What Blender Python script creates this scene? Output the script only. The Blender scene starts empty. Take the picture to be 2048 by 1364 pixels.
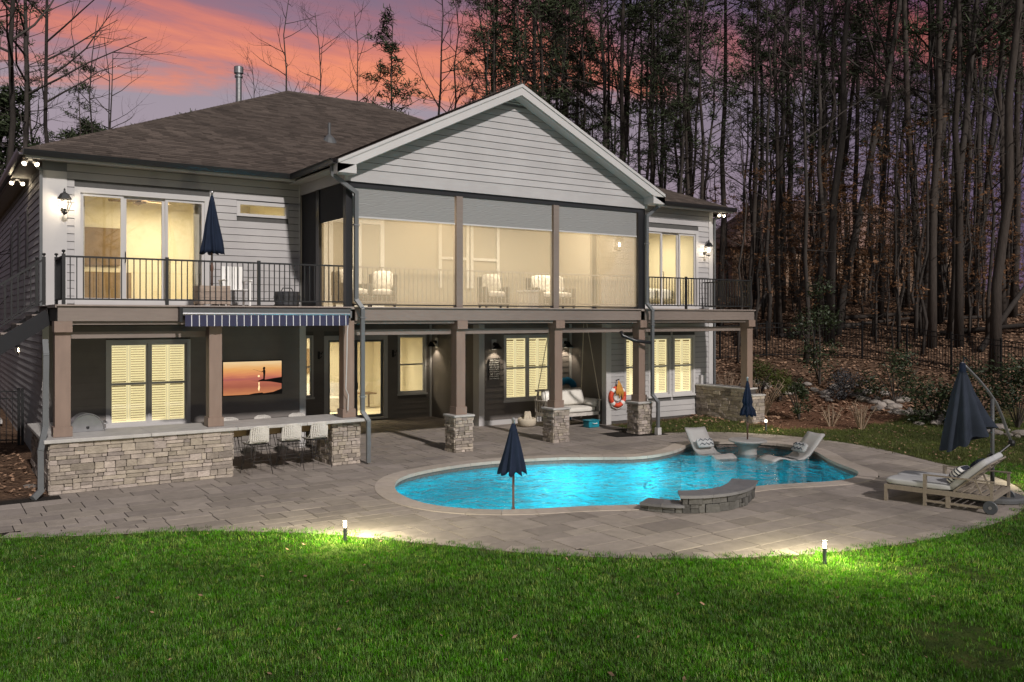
import bpy, bmesh, math, random
from mathutils import Vector, Matrix, noise as mnoise
random.seed(7)
R = math.radians
SC = bpy.context.scene
COL = SC.collection

# ------------------------------------------------------------------ camera
CAMX, CAMY, CAMZ = -10.741, -18.393, 3.30
YAW = math.atan(1174 / 1739)
cam_d = bpy.data.cameras.new('camera')
cam = bpy.data.objects.new('camera', cam_d); COL.objects.link(cam)
cam.location = (CAMX, CAMY, CAMZ)
cam.rotation_euler = (R(90), 0, -YAW)
cam_d.sensor_width = 36
cam_d.lens = 1739 / 2048 * 36
cam_d.shift_y = -(682 - 636) / 2048
cam_d.clip_end = 2000
SC.camera = cam
FW = (math.sin(YAW), math.cos(YAW)); RT = (math.cos(YAW), -math.sin(YAW))
def depth_lat(x, y):
    vx, vy = x - CAMX, y - CAMY
    return vx * FW[0] + vy * FW[1], vx * RT[0] + vy * RT[1]
def on_ray(px, d):
    """ground position seen in picture column px at distance d"""
    l = (px - 1024) / 1739 * d
    return CAMX + d * FW[0] + l * RT[0], CAMY + d * FW[1] + l * RT[1]

# ------------------------------------------------------------------ sky
SUN_EL = R(35.5)
SUN_H = Vector((-0.07, -0.998, 0)).normalized()
SUN_V = Vector((SUN_H.x * math.cos(SUN_EL), SUN_H.y * math.cos(SUN_EL), math.sin(SUN_EL)))
W = bpy.data.worlds.new('World'); SC.world = W; W.use_nodes = True
nt = W.node_tree; nt.nodes.clear()
def wn(t, **k):
    n = nt.nodes.new(t)
    for a, b in k.items(): setattr(n, a, b)
    return n
def wl(a, b): nt.links.new(a, b)
tc = wn('ShaderNodeTexCoord')
sep = wn('ShaderNodeSeparateXYZ'); wl(tc.outputs['Generated'], sep.inputs[0])
zc = wn('ShaderNodeMath', operation='MAXIMUM'); wl(sep.outputs[2], zc.inputs[0]); zc.inputs[1].default_value = 0.0
den = wn('ShaderNodeMath', operation='ADD'); wl(zc.outputs[0], den.inputs[0]); den.inputs[1].default_value = 0.22
dx = wn('ShaderNodeMath', operation='DIVIDE'); wl(sep.outputs[0], dx.inputs[0]); wl(den.outputs[0], dx.inputs[1])
dy = wn('ShaderNodeMath', operation='DIVIDE'); wl(sep.outputs[1], dy.inputs[0]); wl(den.outputs[0], dy.inputs[1])
cmb = wn('ShaderNodeCombineXYZ'); wl(dx.outputs[0], cmb.inputs[0]); wl(dy.outputs[0], cmb.inputs[1])
mp = wn('ShaderNodeMapping'); wl(cmb.outputs[0], mp.inputs[0])
mp.inputs['Rotation'].default_value = (0, 0, R(14)); mp.inputs['Scale'].default_value = (0.8, 2.0, 1); mp.inputs['Location'].default_value = (3.1, 0.4, 0)
nz = wn('ShaderNodeTexNoise'); wl(mp.outputs[0], nz.inputs['Vector'])
nz.inputs['Scale'].default_value = 1.15; nz.inputs['Detail'].default_value = 7; nz.inputs['Roughness'].default_value = 0.58; nz.inputs['Distortion'].default_value = 0.9
crp = wn('ShaderNodeValToRGB'); wl(nz.outputs['Fac'], crp.inputs[0])
e = crp.color_ramp.elements; e[0].position = 0.40; e[0].color = (0, 0, 0, 1); e[1].position = 0.57; e[1].color = (1, 1, 1, 1)
crp2 = wn('ShaderNodeValToRGB'); wl(nz.outputs['Fac'], crp2.inputs[0])
e = crp2.color_ramp.elements; e[0].position = 0.49; e[0].color = (0, 0, 0, 1); e[1].position = 0.65; e[1].color = (1, 1, 1, 1)
# clear air behind the cloud: pale lilac low, blue-violet dusk above
base = wn('ShaderNodeValToRGB'); wl(zc.outputs[0], base.inputs[0])
cr = base.color_ramp; cr.elements[0].position = 0.0; cr.elements[0].color = (0.36, 0.25, 0.30, 1)
cr.elements[1].position = 1.0; cr.elements[1].color = (0.085, 0.10, 0.145, 1)
for p_, c_ in ((0.14, (0.40, 0.31, 0.36, 1)), (0.25, (0.36, 0.30, 0.35, 1)), (0.32, (0.24, 0.19, 0.27, 1)), (0.42, (0.13, 0.125, 0.19, 1))):
    q_ = cr.elements.new(p_); q_.color = c_
# lit cloud colours by height
clo = wn('ShaderNodeValToRGB'); wl(zc.outputs[0], clo.inputs[0])
cr = clo.color_ramp; cr.elements[0].position = 0.0; cr.elements[0].color = (0.60, 0.30, 0.26, 1)
cr.elements[1].position = 1.0; cr.elements[1].color = (0.11, 0.10, 0.13, 1)
for p_, c_ in ((0.20, (0.70, 0.23, 0.17, 1)), (0.30, (0.50, 0.17, 0.185, 1)), (0.48, (0.17, 0.115, 0.155, 1))):
    q_ = cr.elements.new(p_); q_.color = c_
hot = wn('ShaderNodeValToRGB'); wl(zc.outputs[0], hot.inputs[0])
cr = hot.color_ramp; cr.elements[0].position = 0.0; cr.elements[0].color = (0.85, 0.36, 0.20, 1)
cr.elements[1].position = 1.0; cr.elements[1].color = (0.13, 0.11, 0.13, 1)
for p_, c_ in ((0.22, (1.0, 0.34, 0.15, 1)), (0.33, (0.80, 0.24, 0.17, 1)), (0.50, (0.19, 0.125, 0.16, 1))):
    q_ = cr.elements.new(p_); q_.color = c_
# the cloud sheet ends in a ragged lower rim; clear pale air lies under it
rim = wn('ShaderNodeMath', operation='MULTIPLY_ADD'); wl(nz.outputs['Fac'], rim.inputs[0]); rim.inputs[1].default_value = 0.16; wl(zc.outputs[0], rim.inputs[2])
rimr = wn('ShaderNodeMapRange'); wl(rim.outputs[0], rimr.inputs[0]); rimr.inputs[1].default_value = 0.315; rimr.inputs[2].default_value = 0.345
c1_ = wn('ShaderNodeMath', operation='MULTIPLY'); wl(crp.outputs[0], c1_.inputs[0]); wl(rimr.outputs[0], c1_.inputs[1])
c2_ = wn('ShaderNodeMath', operation='MULTIPLY'); wl(crp2.outputs[0], c2_.inputs[0]); wl(rimr.outputs[0], c2_.inputs[1])
m1 = wn('ShaderNodeMixRGB'); wl(c1_.outputs[0], m1.inputs[0]); wl(base.outputs[0], m1.inputs[1]); wl(clo.outputs[0], m1.inputs[2])
m2 = wn('ShaderNodeMixRGB'); wl(c2_.outputs[0], m2.inputs[0]); wl(m1.outputs[0], m2.inputs[1]); wl(hot.outputs[0], m2.inputs[2])
# the glow fades away from the sunset's compass point into violet
sd = wn('ShaderNodeVectorMath', operation='DOT_PRODUCT'); wl(tc.outputs['Generated'], sd.inputs[0]); sd.inputs[1].default_value = (math.sin(R(16)), math.cos(R(16)), 0)
fr = wn('ShaderNodeMapRange'); wl(sd.outputs['Value'], fr.inputs[0]); fr.inputs[1].default_value = 0.66; fr.inputs[2].default_value = 0.96
vio = wn('ShaderNodeMixRGB', blend_type='MULTIPLY'); vio.inputs[0].default_value = 1; wl(m2.outputs[0], vio.inputs[1]); vio.inputs[2].default_value = (0.31, 0.25, 0.42, 1)
m3 = wn('ShaderNodeMixRGB'); wl(fr.outputs[0], m3.inputs[0]); wl(vio.outputs[0], m3.inputs[1]); wl(m2.outputs[0], m3.inputs[2])
sky = wn('ShaderNodeTexSky'); sky.sky_type = 'NISHITA'; sky.sun_disc = False
sky.sun_elevation = SUN_EL; sky.sun_rotation = math.atan2(SUN_H.x, SUN_H.y)
# opposite the sunset: plain blue-grey sky, brightened to fill the house front
fo = wn('ShaderNodeMapRange'); wl(sd.outputs['Value'], fo.inputs[0]); fo.inputs[1].default_value = 0.0; fo.inputs[2].default_value = 0.5
m4 = wn('ShaderNodeMixRGB'); wl(fo.outputs[0], m4.inputs[0]); m4.inputs[1].default_value = (0.32, 0.315, 0.335, 1); wl(m3.outputs[0], m4.inputs[2])
b1 = wn('ShaderNodeBackground'); wl(m4.outputs[0], b1.inputs[0]); b1.inputs[1].default_value = 0.95
b2 = wn('ShaderNodeBackground'); wl(sky.outputs[0], b2.inputs[0]); b2.inputs[1].default_value = 0.004
ad = wn('ShaderNodeAddShader'); wl(b1.outputs[0], ad.inputs[0]); wl(b2.outputs[0], ad.inputs[1])
wo = wn('ShaderNodeOutputWorld'); wl(ad.outputs[0], wo.inputs[0])

# ------------------------------------------------------------------ sun
sun_d = bpy.data.lights.new('sun', 'SUN'); sun_d.energy = 3.7; sun_d.angle = R(2.2); sun_d.color = (1.0, 0.935, 0.885)
sun = bpy.data.objects.new('sun', sun_d); COL.objects.link(sun)
sun.rotation_euler = (-SUN_V).to_track_quat('-Z', 'Y').to_euler()
sun.location = (20, -20, 30)

vs = SC.view_settings
vs.view_transform = 'Standard'; vs.look = 'None'; vs.exposure = 0.0; vs.gamma = 1.0; vs.use_curve_mapping = False
SC.render.engine = 'CYCLES'
cy = SC.cycles
cy.use_denoising = True
try: cy.denoiser = 'OPENIMAGEDENOISE'
except Exception: pass
cy.max_bounces = 7; cy.diffuse_bounces = 3; cy.glossy_bounces = 3; cy.transmission_bounces = 5; cy.transparent_max_bounces = 14
cy.sample_clamp_indirect = 4.0; cy.caustics_reflective = False; cy.caustics_refractive = False
cy.use_light_tree = True

# ------------------------------------------------------------------ materials
MATS = {}
def new_mat(name):
    m = bpy.data.materials.new(name); m.use_nodes = True; m.node_tree.nodes.clear()
    MATS[name] = m
    return m, m.node_tree
def N(t, kind, **k):
    n = t.nodes.new(kind)
    for a, b in k.items(): setattr(n, a, b)
    return n
def M(name, col, rough=0.6, var=0.12, scale=6.0, rand=0.0, bump=0.0, bscale=None, metal=0.0, stretch=None, emit=None, estr=0.0, island=0.0, spec=0.5, hue=0.0, var2=0.0, scale2=0.6, trans=0.0):
    m, t = new_mat(name)
    L = t.links.new
    geo = N(t, 'ShaderNodeNewGeometry')
    vec = geo.outputs['Position']
    if stretch:
        mpn = N(t, 'ShaderNodeMapping'); L(vec, mpn.inputs[0]); mpn.inputs['Scale'].default_value = stretch; vec = mpn.outputs[0]
    nz = N(t, 'ShaderNodeTexNoise'); L(vec, nz.inputs['Vector']); nz.inputs['Scale'].default_value = scale; nz.inputs['Detail'].default_value = 5; nz.inputs['Roughness'].default_value = 0.6
    mr = N(t, 'ShaderNodeMapRange'); L(nz.outputs['Fac'], mr.inputs[0]); mr.inputs[1].default_value = 0.25; mr.inputs[2].default_value = 0.75; mr.inputs[3].default_value = 1 - var; mr.inputs[4].default_value = 1 + var
    val = mr.outputs[0]
    def mul(a, b):
        q = N(t, 'ShaderNodeMath', operation='MULTIPLY'); L(a, q.inputs[0]); L(b, q.inputs[1]); return q.outputs[0]
    if var2:
        n2 = N(t, 'ShaderNodeTexNoise'); L(geo.outputs['Position'], n2.inputs['Vector']); n2.inputs['Scale'].default_value = scale2; n2.inputs['Detail'].default_value = 3
        r2 = N(t, 'ShaderNodeMapRange'); L(n2.outputs['Fac'], r2.inputs[0]); r2.inputs[1].default_value = 0.3; r2.inputs[2].default_value = 0.7; r2.inputs[3].default_value = 1 - var2; r2.inputs[4].default_value = 1 + var2
        val = mul(val, r2.outputs[0])
    hueout = None
    if rand or island:
        if island:
            src = geo.outputs['Random Per Island']; amt = island
        else:
            oi = N(t, 'ShaderNodeObjectInfo'); src = oi.outputs['Random']; amt = rand
        r3 = N(t, 'ShaderNodeMapRange'); L(src, r3.inputs[0]); r3.inputs[3].default_value = 1 - amt; r3.inputs[4].default_value = 1 + amt
        val = mul(val, r3.outputs[0]); hueout = src
    hsv = N(t, 'ShaderNodeHueSaturation'); hsv.inputs['Color'].default_value = (*col, 1); L(val, hsv.inputs['Value'])
    if hue and hueout is not None:
        # an independent number from the same random source
        k1 = N(t, 'ShaderNodeMath', operation='MULTIPLY'); L(hueout, k1.inputs[0]); k1.inputs[1].default_value = 17.31
        k2 = N(t, 'ShaderNodeMath', operation='FRACT'); L(k1.outputs[0], k2.inputs[0])
        r4 = N(t, 'ShaderNodeMapRange'); L(k2.outputs[0], r4.inputs[0]); r4.inputs[3].default_value = 1 - 9 * hue; r4.inputs[4].default_value = 1 + 9 * hue
        L(r4.outputs[0], hsv.inputs['Saturation'])
        r5 = N(t, 'ShaderNodeMapRange'); L(k2.outputs[0], r5.inputs[0]); r5.inputs[3].default_value = 0.5 - hue; r5.inputs[4].default_value = 0.5 + hue
        L(r5.outputs[0], hsv.inputs['Hue'])
    bs = N(t, 'ShaderNodeBsdfPrincipled'); L(hsv.outputs[0], bs.inputs['Base Color'])
    bs.inputs['Roughness'].default_value = rough; bs.inputs['Metallic'].default_value = metal
    bs.inputs['Specular IOR Level'].default_value = spec
    if emit:
        bs.inputs['Emission Color'].default_value = (*emit, 1); bs.inputs['Emission Strength'].default_value = estr
    if bump:
        nb = N(t, 'ShaderNodeTexNoise'); L(vec, nb.inputs['Vector']); nb.inputs['Scale'].default_value = bscale or scale * 4; nb.inputs['Detail'].default_value = 4
        bp = N(t, 'ShaderNodeBump'); L(nb.outputs['Fac'], bp.inputs['Height']); bp.inputs['Strength'].default_value = bump; bp.inputs['Distance'].default_value = 0.02
        L(bp.outputs[0], bs.inputs['Normal'])
    out = N(t, 'ShaderNodeOutputMaterial')
    if trans:
        tr = N(t, 'ShaderNodeBsdfTranslucent'); L(hsv.outputs[0], tr.inputs[0])
        mx = N(t, 'ShaderNodeMixShader'); mx.inputs[0].default_value = trans; L(bs.outputs[0], mx.inputs[1]); L(tr.outputs[0], mx.inputs[2]); L(mx.outputs[0], out.inputs[0])
    else:
        L(bs.outputs[0], out.inputs[0])
    return m

M('siding', (0.338, 0.326, 0.328), 0.55, 0.05, 3, rand=0.035, bump=0.12, bscale=40, stretch=(1, 1, 6), var2=0.09, scale2=0.8)
M('lap_shadow_gap', (0.07, 0.068, 0.066), 0.8)  # dark backing seen between boards stands in for the laps' shadow lines
M('trim', (0.43, 0.417, 0.415), 0.45, 0.04, 2, var2=0.03)
M('taupe_wall', (0.150, 0.133, 0.123), 0.6, 0.08, 3, bump=0.1, bscale=60, rand=0.03)
M('taupe_gap', (0.10, 0.09, 0.083), 0.8)
M('brown_trim', (0.172, 0.138, 0.120), 0.5, 0.09, 5, stretch=(0.6, 0.6, 4), var2=0.06)
M('brown_post', (0.190, 0.135, 0.108), 0.5, 0.10, 4, stretch=(3, 3, 0.5), var2=0.08, scale2=1.2)
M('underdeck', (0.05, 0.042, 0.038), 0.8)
M('deck_board', (0.22, 0.18, 0.16), 0.6, 0.12, 8, rand=0.1)
M('shingle', (0.074, 0.058, 0.049), 0.85, 0.25, 30, island=0.33, var2=0.10, scale2=0.35, bump=0.5, bscale=140, spec=0.2)
M('roof_deck', (0.05, 0.042, 0.038), 0.9)
M('gutter', (0.018, 0.018, 0.020), 0.32, 0.1, 5, spec=0.5)
M('downspout', (0.10, 0.105, 0.11), 0.35, 0.08, 5, spec=0.5)
M('soffit', (0.33, 0.315, 0.305), 0.6, 0.04)
M('black_metal', (0.007, 0.007, 0.0075), 0.5, 0.1, 8)
M('galvanised', (0.26, 0.26, 0.265), 0.42, 0.2, 10, metal=0.8)
M('stone', (0.275, 0.235, 0.203), 0.85, 0.25, 7, rand=0.34, hue=0.016, bump=0.9, bscale=26, var2=0.06, spec=0.25)
M('mortar', (0.055, 0.048, 0.043), 0.95, 0.2, 20)
M('dark_stone', (0.072, 0.069, 0.067), 0.8, 0.25, 9, rand=0.35, hue=0.015, bump=0.9, bscale=26, spec=0.3)
M('slab', (0.37, 0.355, 0.34), 0.6, 0.16, 5, bump=0.25, bscale=18, var2=0.08, scale2=1.5)
M('dark_slab', (0.115, 0.112, 0.118), 0.55, 0.16, 6, bump=0.25, bscale=18, rand=0.12)
M('paver', (0.226, 0.196, 0.174), 0.72, 0.16, 5, rand=0.16, hue=0.008, bump=0.35, bscale=45, var2=0.07, scale2=0.9, spec=0.3)
M('paver_far', (0.226, 0.196, 0.174), 0.72, 0.16, 5, island=0.16, hue=0.008, bump=0.35, bscale=45, var2=0.07, scale2=0.9, spec=0.3)
M('coping', (0.33, 0.285, 0.25), 0.65, 0.13, 6, rand=0.09, hue=0.006, bump=0.25, bscale=40, spec=0.35)
M('waterline_tile', (0.12, 0.10, 0.09), 0.35, 0.4, 30)
M('weave', (0.50, 0.475, 0.44), 0.75, 0.22, 60)
M('iron_leg', (0.045, 0.040, 0.038), 0.4, 0.2, 30, metal=0.5)
M('navy_cloth', (0.009, 0.015, 0.032), 0.85, 0.2, 5, bump=0.15, bscale=120, spec=0.2)
M('navy_grey_cloth', (0.022, 0.028, 0.042), 0.85, 0.2, 5, bump=0.15, bscale=120, spec=0.2)
M('wood_pole', (0.10, 0.052, 0.036), 0.4, 0.2, 12, stretch=(3, 3, 0.5))
M('steel', (0.35, 0.35, 0.36), 0.3, 0.1, 8, metal=0.8)
M('grey_plastic', (0.30, 0.29, 0.285), 0.5, 0.06, 4)
M('cushion', (0.33, 0.33, 0.335), 0.85, 0.05, 5, bump=0.25, bscale=10)
M('swing_cushion', (0.58, 0.55, 0.50), 0.85, 0.06, 6, bump=0.2, bscale=12)
M('teak', (0.185, 0.155, 0.125), 0.6, 0.2, 8, stretch=(1, 4, 4))
M('weathered_white', (0.46, 0.42, 0.38), 0.7, 0.25, 10, var2=0.15)
M('rope', (0.48, 0.42, 0.33), 0.9, 0.3, 90)
M('orange_plastic', (0.62, 0.07, 0.030), 0.5, 0.1, 6)
M('yellow_rope', (0.55, 0.26, 0.05), 0.9, 0.3, 60)
M('white_paint', (0.72, 0.71, 0.69), 0.5, 0.05)
M('teal_plastic', (0.01, 0.20, 0.27), 0.45, 0.15)
M('blue_plastic', (0.005, 0.085, 0.17), 0.5, 0.15)
M('planter_wood', (0.30, 0.235, 0.19), 0.7, 0.25, 9, rand=0.1, stretch=(0.7, 0.7, 5))
M('charcoal_pot', (0.022, 0.022, 0.025), 0.7, 0.2)
M('shade_fabric', (0.150, 0.150, 0.150), 0.8, 0.05, 4, spec=0.2)
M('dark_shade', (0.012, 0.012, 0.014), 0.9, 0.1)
M('pattern_cushion', (0.74, 0.71, 0.66), 0.9, 0.45, 14)
M('interior_wall', (0.42, 0.385, 0.32), 0.8, 0.03)
M('room_wall', (0.74, 0.675, 0.51), 0.8, 0.02)
M('room_wood', (0.22, 0.15, 0.08), 0.6, 0.2)
M('wicker', (0.10, 0.085, 0.07), 0.8, 0.3, 40)
M('bark_pine', (0.048, 0.039, 0.034), 0.9, 0.3, 5, bump=0.8, bscale=14, stretch=(3, 3, 0.6), rand=0.25, spec=0.1)
M('bark_grey', (0.047, 0.040, 0.036), 0.9, 0.3, 5, bump=0.6, bscale=14, stretch=(3, 3, 0.6), rand=0.3, spec=0.1)
M('needle', (0.038, 0.050, 0.024), 0.75, 0.3, 2, island=0.35, spec=0.2)
M('holly_leaf', (0.022, 0.032, 0.012), 0.55, 0.3, 4, island=0.4, spec=0.3)
M('brown_leaf', (0.17, 0.088, 0.045), 0.8, 0.3, 4, island=0.45, spec=0.2, trans=0.3)
M('twig', (0.23, 0.165, 0.115), 0.8, 0.2, 8, rand=0.2)
M('litter_leaf', (0.235, 0.145, 0.095), 0.85, 0.3, 3, island=0.5, spec=0.15)
M('mulch', (0.14, 0.075, 0.048), 0.95, 0.4, 12, bump=1.0, bscale=40, spec=0.1)
M('creek_stone', (0.20, 0.175, 0.155), 0.85, 0.2, 6, rand=0.4, hue=0.012, bump=0.5, bscale=20)
M('grass_blade', (0.056, 0.148, 0.010), 0.5, 0.25, 1.3, rand=0.55, hue=0.018, var2=0.30, scale2=0.5, spec=0.25, trans=0.22)
M('pale_grass_blade', (0.175, 0.245, 0.045), 0.5, 0.25, 1.3, rand=0.4, hue=0.012, var2=0.30, scale2=0.5, spec=0.3, trans=0.2)
M('dull_grass_blade', (0.085, 0.098, 0.026), 0.65, 0.25, 1.3, rand=0.45, hue=0.015, var2=0.3, scale2=0.5, spec=0.25, trans=0.25)
M('neighbour_brick', (0.36, 0.24, 0.165), 0.9, 0.15, 3)
M('neighbour_roof', (0.20, 0.12, 0.095), 0.9, 0.15, 3)
M('tank_paint', (0.045, 0.05, 0.058), 0.5, 0.1)
M('galv_dark', (0.07, 0.072, 0.075), 0.5, 0.1)
M('sign_board', (0.025, 0.02, 0.017), 0.8, 0.2, rand=0.3)
M('screen_mesh', (0.30, 0.27, 0.21), 0.8)

def emit_mat(name, col, s, var=0.0, scale=3):
    m, t = new_mat(name); L = t.links.new
    em = N(t, 'ShaderNodeEmission'); em.inputs[0].default_value = (*col, 1); em.inputs[1].default_value = s
    if var:
        geo = N(t, 'ShaderNodeNewGeometry'); nz = N(t, 'ShaderNodeTexNoise'); L(geo.outputs['Position'], nz.inputs['Vector']); nz.inputs['Scale'].default_value = scale; nz.inputs['Detail'].default_value = 3
        mr = N(t, 'ShaderNodeMapRange'); L(nz.outputs['Fac'], mr.inputs[0]); mr.inputs[1].default_value = 0.3; mr.inputs[2].default_value = 0.7; mr.inputs[3].default_value = s * (1 - var); mr.inputs[4].default_value = s * (1 + var); L(mr.outputs[0], em.inputs[1])
    out = N(t, 'ShaderNodeOutputMaterial'); L(em.outputs[0], out.inputs[0]); return m
def bulb_mat():
    """frosted bulb: glows and lets the filament's light out"""
    m, t = new_mat('bulb'); L = t.links.new
    em = N(t, 'ShaderNodeEmission'); em.inputs[0].default_value = (1.0, 0.82, 0.55, 1); em.inputs[1].default_value = 14
    tr = N(t, 'ShaderNodeBsdfTransparent'); a = N(t, 'ShaderNodeAddShader'); L(em.outputs[0], a.inputs[0]); L(tr.outputs[0], a.inputs[1])
    out = N(t, 'ShaderNodeOutputMaterial'); L(a.outputs[0], out.inputs[0])
bulb_mat()
emit_mat('lit_shade', (0.76, 0.53, 0.225), 1.0, 0.07, 1.2)
emit_mat('lit_room', (0.76, 0.54, 0.21), 0.95, 0.16, 1.6)
emit_mat('lit_backing', (0.28, 0.20, 0.075), 0.8, 0.25, 2)
M('glow_shutter', (0.78, 0.70, 0.50), 0.6, 0.02, emit=(0.95, 0.83, 0.49), estr=0.80)  # shutters glow by their own emission in place of room light

def glass_mat(name, tint=(1, 1, 1), refl=0.12, dark=None):
    m, t = new_mat(name); L = t.links.new
    tr = N(t, 'ShaderNodeBsdfTransparent'); tr.inputs[0].default_value = (*tint, 1)
    gl = N(t, 'ShaderNodeBsdfGlossy'); gl.inputs['Roughness'].default_value = 0.02
    fz = N(t, 'ShaderNodeLayerWeight')
    pw = N(t, 'ShaderNodeMath', operation='POWER'); L(fz.outputs['Facing'], pw.inputs[0]); pw.inputs[1].default_value = 4.0
    ad = N(t, 'ShaderNodeMath', operation='MULTIPLY_ADD'); L(pw.outputs[0], ad.inputs[0]); ad.inputs[1].default_value = 0.5; ad.inputs[2].default_value = refl
    mx = N(t, 'ShaderNodeMixShader'); L(ad.outputs[0], mx.inputs[0]); L(tr.outputs[0], mx.inputs[1]); L(gl.outputs[0], mx.inputs[2])
    out = N(t, 'ShaderNodeOutputMaterial'); L(mx.outputs[0], out.inputs[0]); return m
glass_mat('window_glass', (0.97, 0.97, 0.95), 0.07)
glass_mat('door_glass', (0.97, 0.96, 0.92), 0.13)

def screen_mat():
    m, t = new_mat('insect_screen'); L = t.links.new
    tr = N(t, 'ShaderNodeBsdfTransparent')
    df = N(t, 'ShaderNodeBsdfDiffuse'); df.inputs[0].default_value = (0.52, 0.445, 0.325, 1)
    tl = N(t, 'ShaderNodeBsdfTranslucent'); tl.inputs[0].default_value = (0.52, 0.445, 0.325, 1)
    a = N(t, 'ShaderNodeMixShader'); a.inputs[0].default_value = 0.35; L(df.outputs[0], a.inputs[1]); L(tl.outputs[0], a.inputs[2])
    b = N(t, 'ShaderNodeMixShader'); b.inputs[0].default_value = 0.35; L(tr.outputs[0], b.inputs[1]); L(a.outputs[0], b.inputs[2])
    out = N(t, 'ShaderNodeOutputMaterial'); L(b.outputs[0], out.inputs[0])
screen_mat()

def water_mat():
    m, t = new_mat('pool_water'); L = t.links.new
    geo = N(t, 'ShaderNodeNewGeometry')
    mpn = N(t, 'ShaderNodeMapping'); L(geo.outputs['Position'], mpn.inputs[0]); mpn.inputs['Rotation'].default_value = (0, 0, YAW); mpn.inputs['Scale'].default_value = (1.0, 1.0, 1)
    n1 = N(t, 'ShaderNodeTexNoise'); L(mpn.outputs[0], n1.inputs['Vector']); n1.inputs['Scale'].default_value = 2.3; n1.inputs['Detail'].default_value = 3; n1.inputs['Roughness'].default_value = 0.55; n1.inputs['Distortion'].default_value = 0.8
    bp = N(t, 'ShaderNodeBump'); L(n1.outputs['Fac'], bp.inputs['Height']); bp.inputs['Strength'].default_value = 1.0; bp.inputs['Distance'].default_value = 0.16
    rf = N(t, 'ShaderNodeBsdfRefraction'); rf.inputs['Color'].default_value = (0.82, 0.97, 1.0, 1); rf.inputs['IOR'].default_value = 1.33; rf.inputs['Roughness'].default_value = 0.0
    gl = N(t, 'ShaderNodeBsdfGlossy'); gl.inputs['Roughness'].default_value = 0.03
    fz = N(t, 'ShaderNodeFresnel'); fz.inputs[0].default_value = 1.33
    for q in (rf, gl, fz): L(bp.outputs[0], q.inputs['Normal'])
    cap = N(t, 'ShaderNodeMath', operation='MULTIPLY'); L(fz.outputs[0], cap.inputs[0]); cap.inputs[1].default_value = 1.0
    cl_ = N(t, 'ShaderNodeBsdfTransparent'); cl_.inputs[0].default_value = (0.80, 0.97, 1.0, 1)
    hf = N(t, 'ShaderNodeMixShader'); hf.inputs[0].default_value = 0.45; L(rf.outputs[0], hf.inputs[1]); L(cl_.outputs[0], hf.inputs[2])
    mx = N(t, 'ShaderNodeMixShader'); L(cap.outputs[0], mx.inputs[0]); L(hf.outputs[0], mx.inputs[1]); L(gl.outputs[0], mx.inputs[2])
    out = N(t, 'ShaderNodeOutputMaterial'); L(mx.outputs[0], out.inputs[0])
water_mat()
M('pool_plaster', (0.004, 0.42, 0.52), 0.6, 0.38, 5, var2=0.10, scale2=0.8)  # strong mottling in the colour stands in for caustic ripple light

def moire_mat():
    """rolled-down solar shade: woven cloth whose threads show a wood-grain shimmer"""
    m, t = new_mat('solar_shade'); L = t.links.new
    geo = N(t, 'ShaderNodeNewGeometry')
    mpn = N(t, 'ShaderNodeMapping'); L(geo.outputs['Position'], mpn.inputs[0]); mpn.inputs['Scale'].default_value = (0.8, 1, 2.6)
    wv = N(t, 'ShaderNodeTexWave'); L(mpn.outputs[0], wv.inputs['Vector']); wv.bands_direction = 'Z'; wv.inputs['Scale'].default_value = 4.0; wv.inputs['Distortion'].default_value = 9; wv.inputs['Detail'].default_value = 2; wv.inputs['Detail Scale'].default_value = 0.7
    mr = N(t, 'ShaderNodeMapRange'); L(wv.outputs['Fac'], mr.inputs[0]); mr.inputs[3].default_value = 0.72; mr.inputs[4].default_value = 1.22
    hs = N(t, 'ShaderNodeHueSaturation'); hs.inputs['Color'].default_value = (0.205, 0.203, 0.20, 1); L(mr.outputs[0], hs.inputs['Value'])
    bs = N(t, 'ShaderNodeBsdfPrincipled'); L(hs.outputs[0], bs.inputs['Base Color']); bs.inputs['Roughness'].default_value = 0.8
    out = N(t, 'ShaderNodeOutputMaterial'); L(bs.outputs[0], out.inputs[0])
moire_mat()

def stripe_mat(name, axis, period, duty, c1, c2, off=0.0, rough=0.85, coord='Object'):
    m, t = new_mat(name); L = t.links.new
    tcn = N(t, 'ShaderNodeTexCoord'); sp = N(t, 'ShaderNodeSeparateXYZ'); L(tcn.outputs[coord], sp.inputs[0])
    a = N(t, 'ShaderNodeMath', operation='ADD'); L(sp.outputs[axis], a.inputs[0]); a.inputs[1].default_value = off + 100 * period
    b = N(t, 'ShaderNodeMath', operation='DIVIDE'); L(a.outputs[0], b.inputs[0]); b.inputs[1].default_value = period
    c = N(t, 'ShaderNodeMath', operation='FRACT'); L(b.outputs[0], c.inputs[0])
    d = N(t, 'ShaderNodeMath', operation='LESS_THAN'); L(c.outputs[0], d.inputs[0]); d.inputs[1].default_value = duty
    mx = N(t, 'ShaderNodeMixRGB'); L(d.outputs[0], mx.inputs[0]); mx.inputs[1].default_value = (*c1, 1); mx.inputs[2].default_value = (*c2, 1)
    bs = N(t, 'ShaderNodeBsdfPrincipled'); L(mx.outputs[0], bs.inputs['Base Color']); bs.inputs['Roughness'].default_value = rough
    out = N(t, 'ShaderNodeOutputMaterial'); L(bs.outputs[0], out.inputs[0])
stripe_mat('awning_cloth', 0, 0.152, 0.11, (0.024, 0.025, 0.058), (0.52, 0.51, 0.53), off=0.03)
stripe_mat('striped_pillow', 0, 0.062, 0.42, (0.50, 0.49, 0.48), (0.012, 0.016, 0.03))
stripe_mat('soffit_board', 0, 0.12, 0.07, (0.33, 0.315, 0.305), (0.16, 0.15, 0.145))

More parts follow.
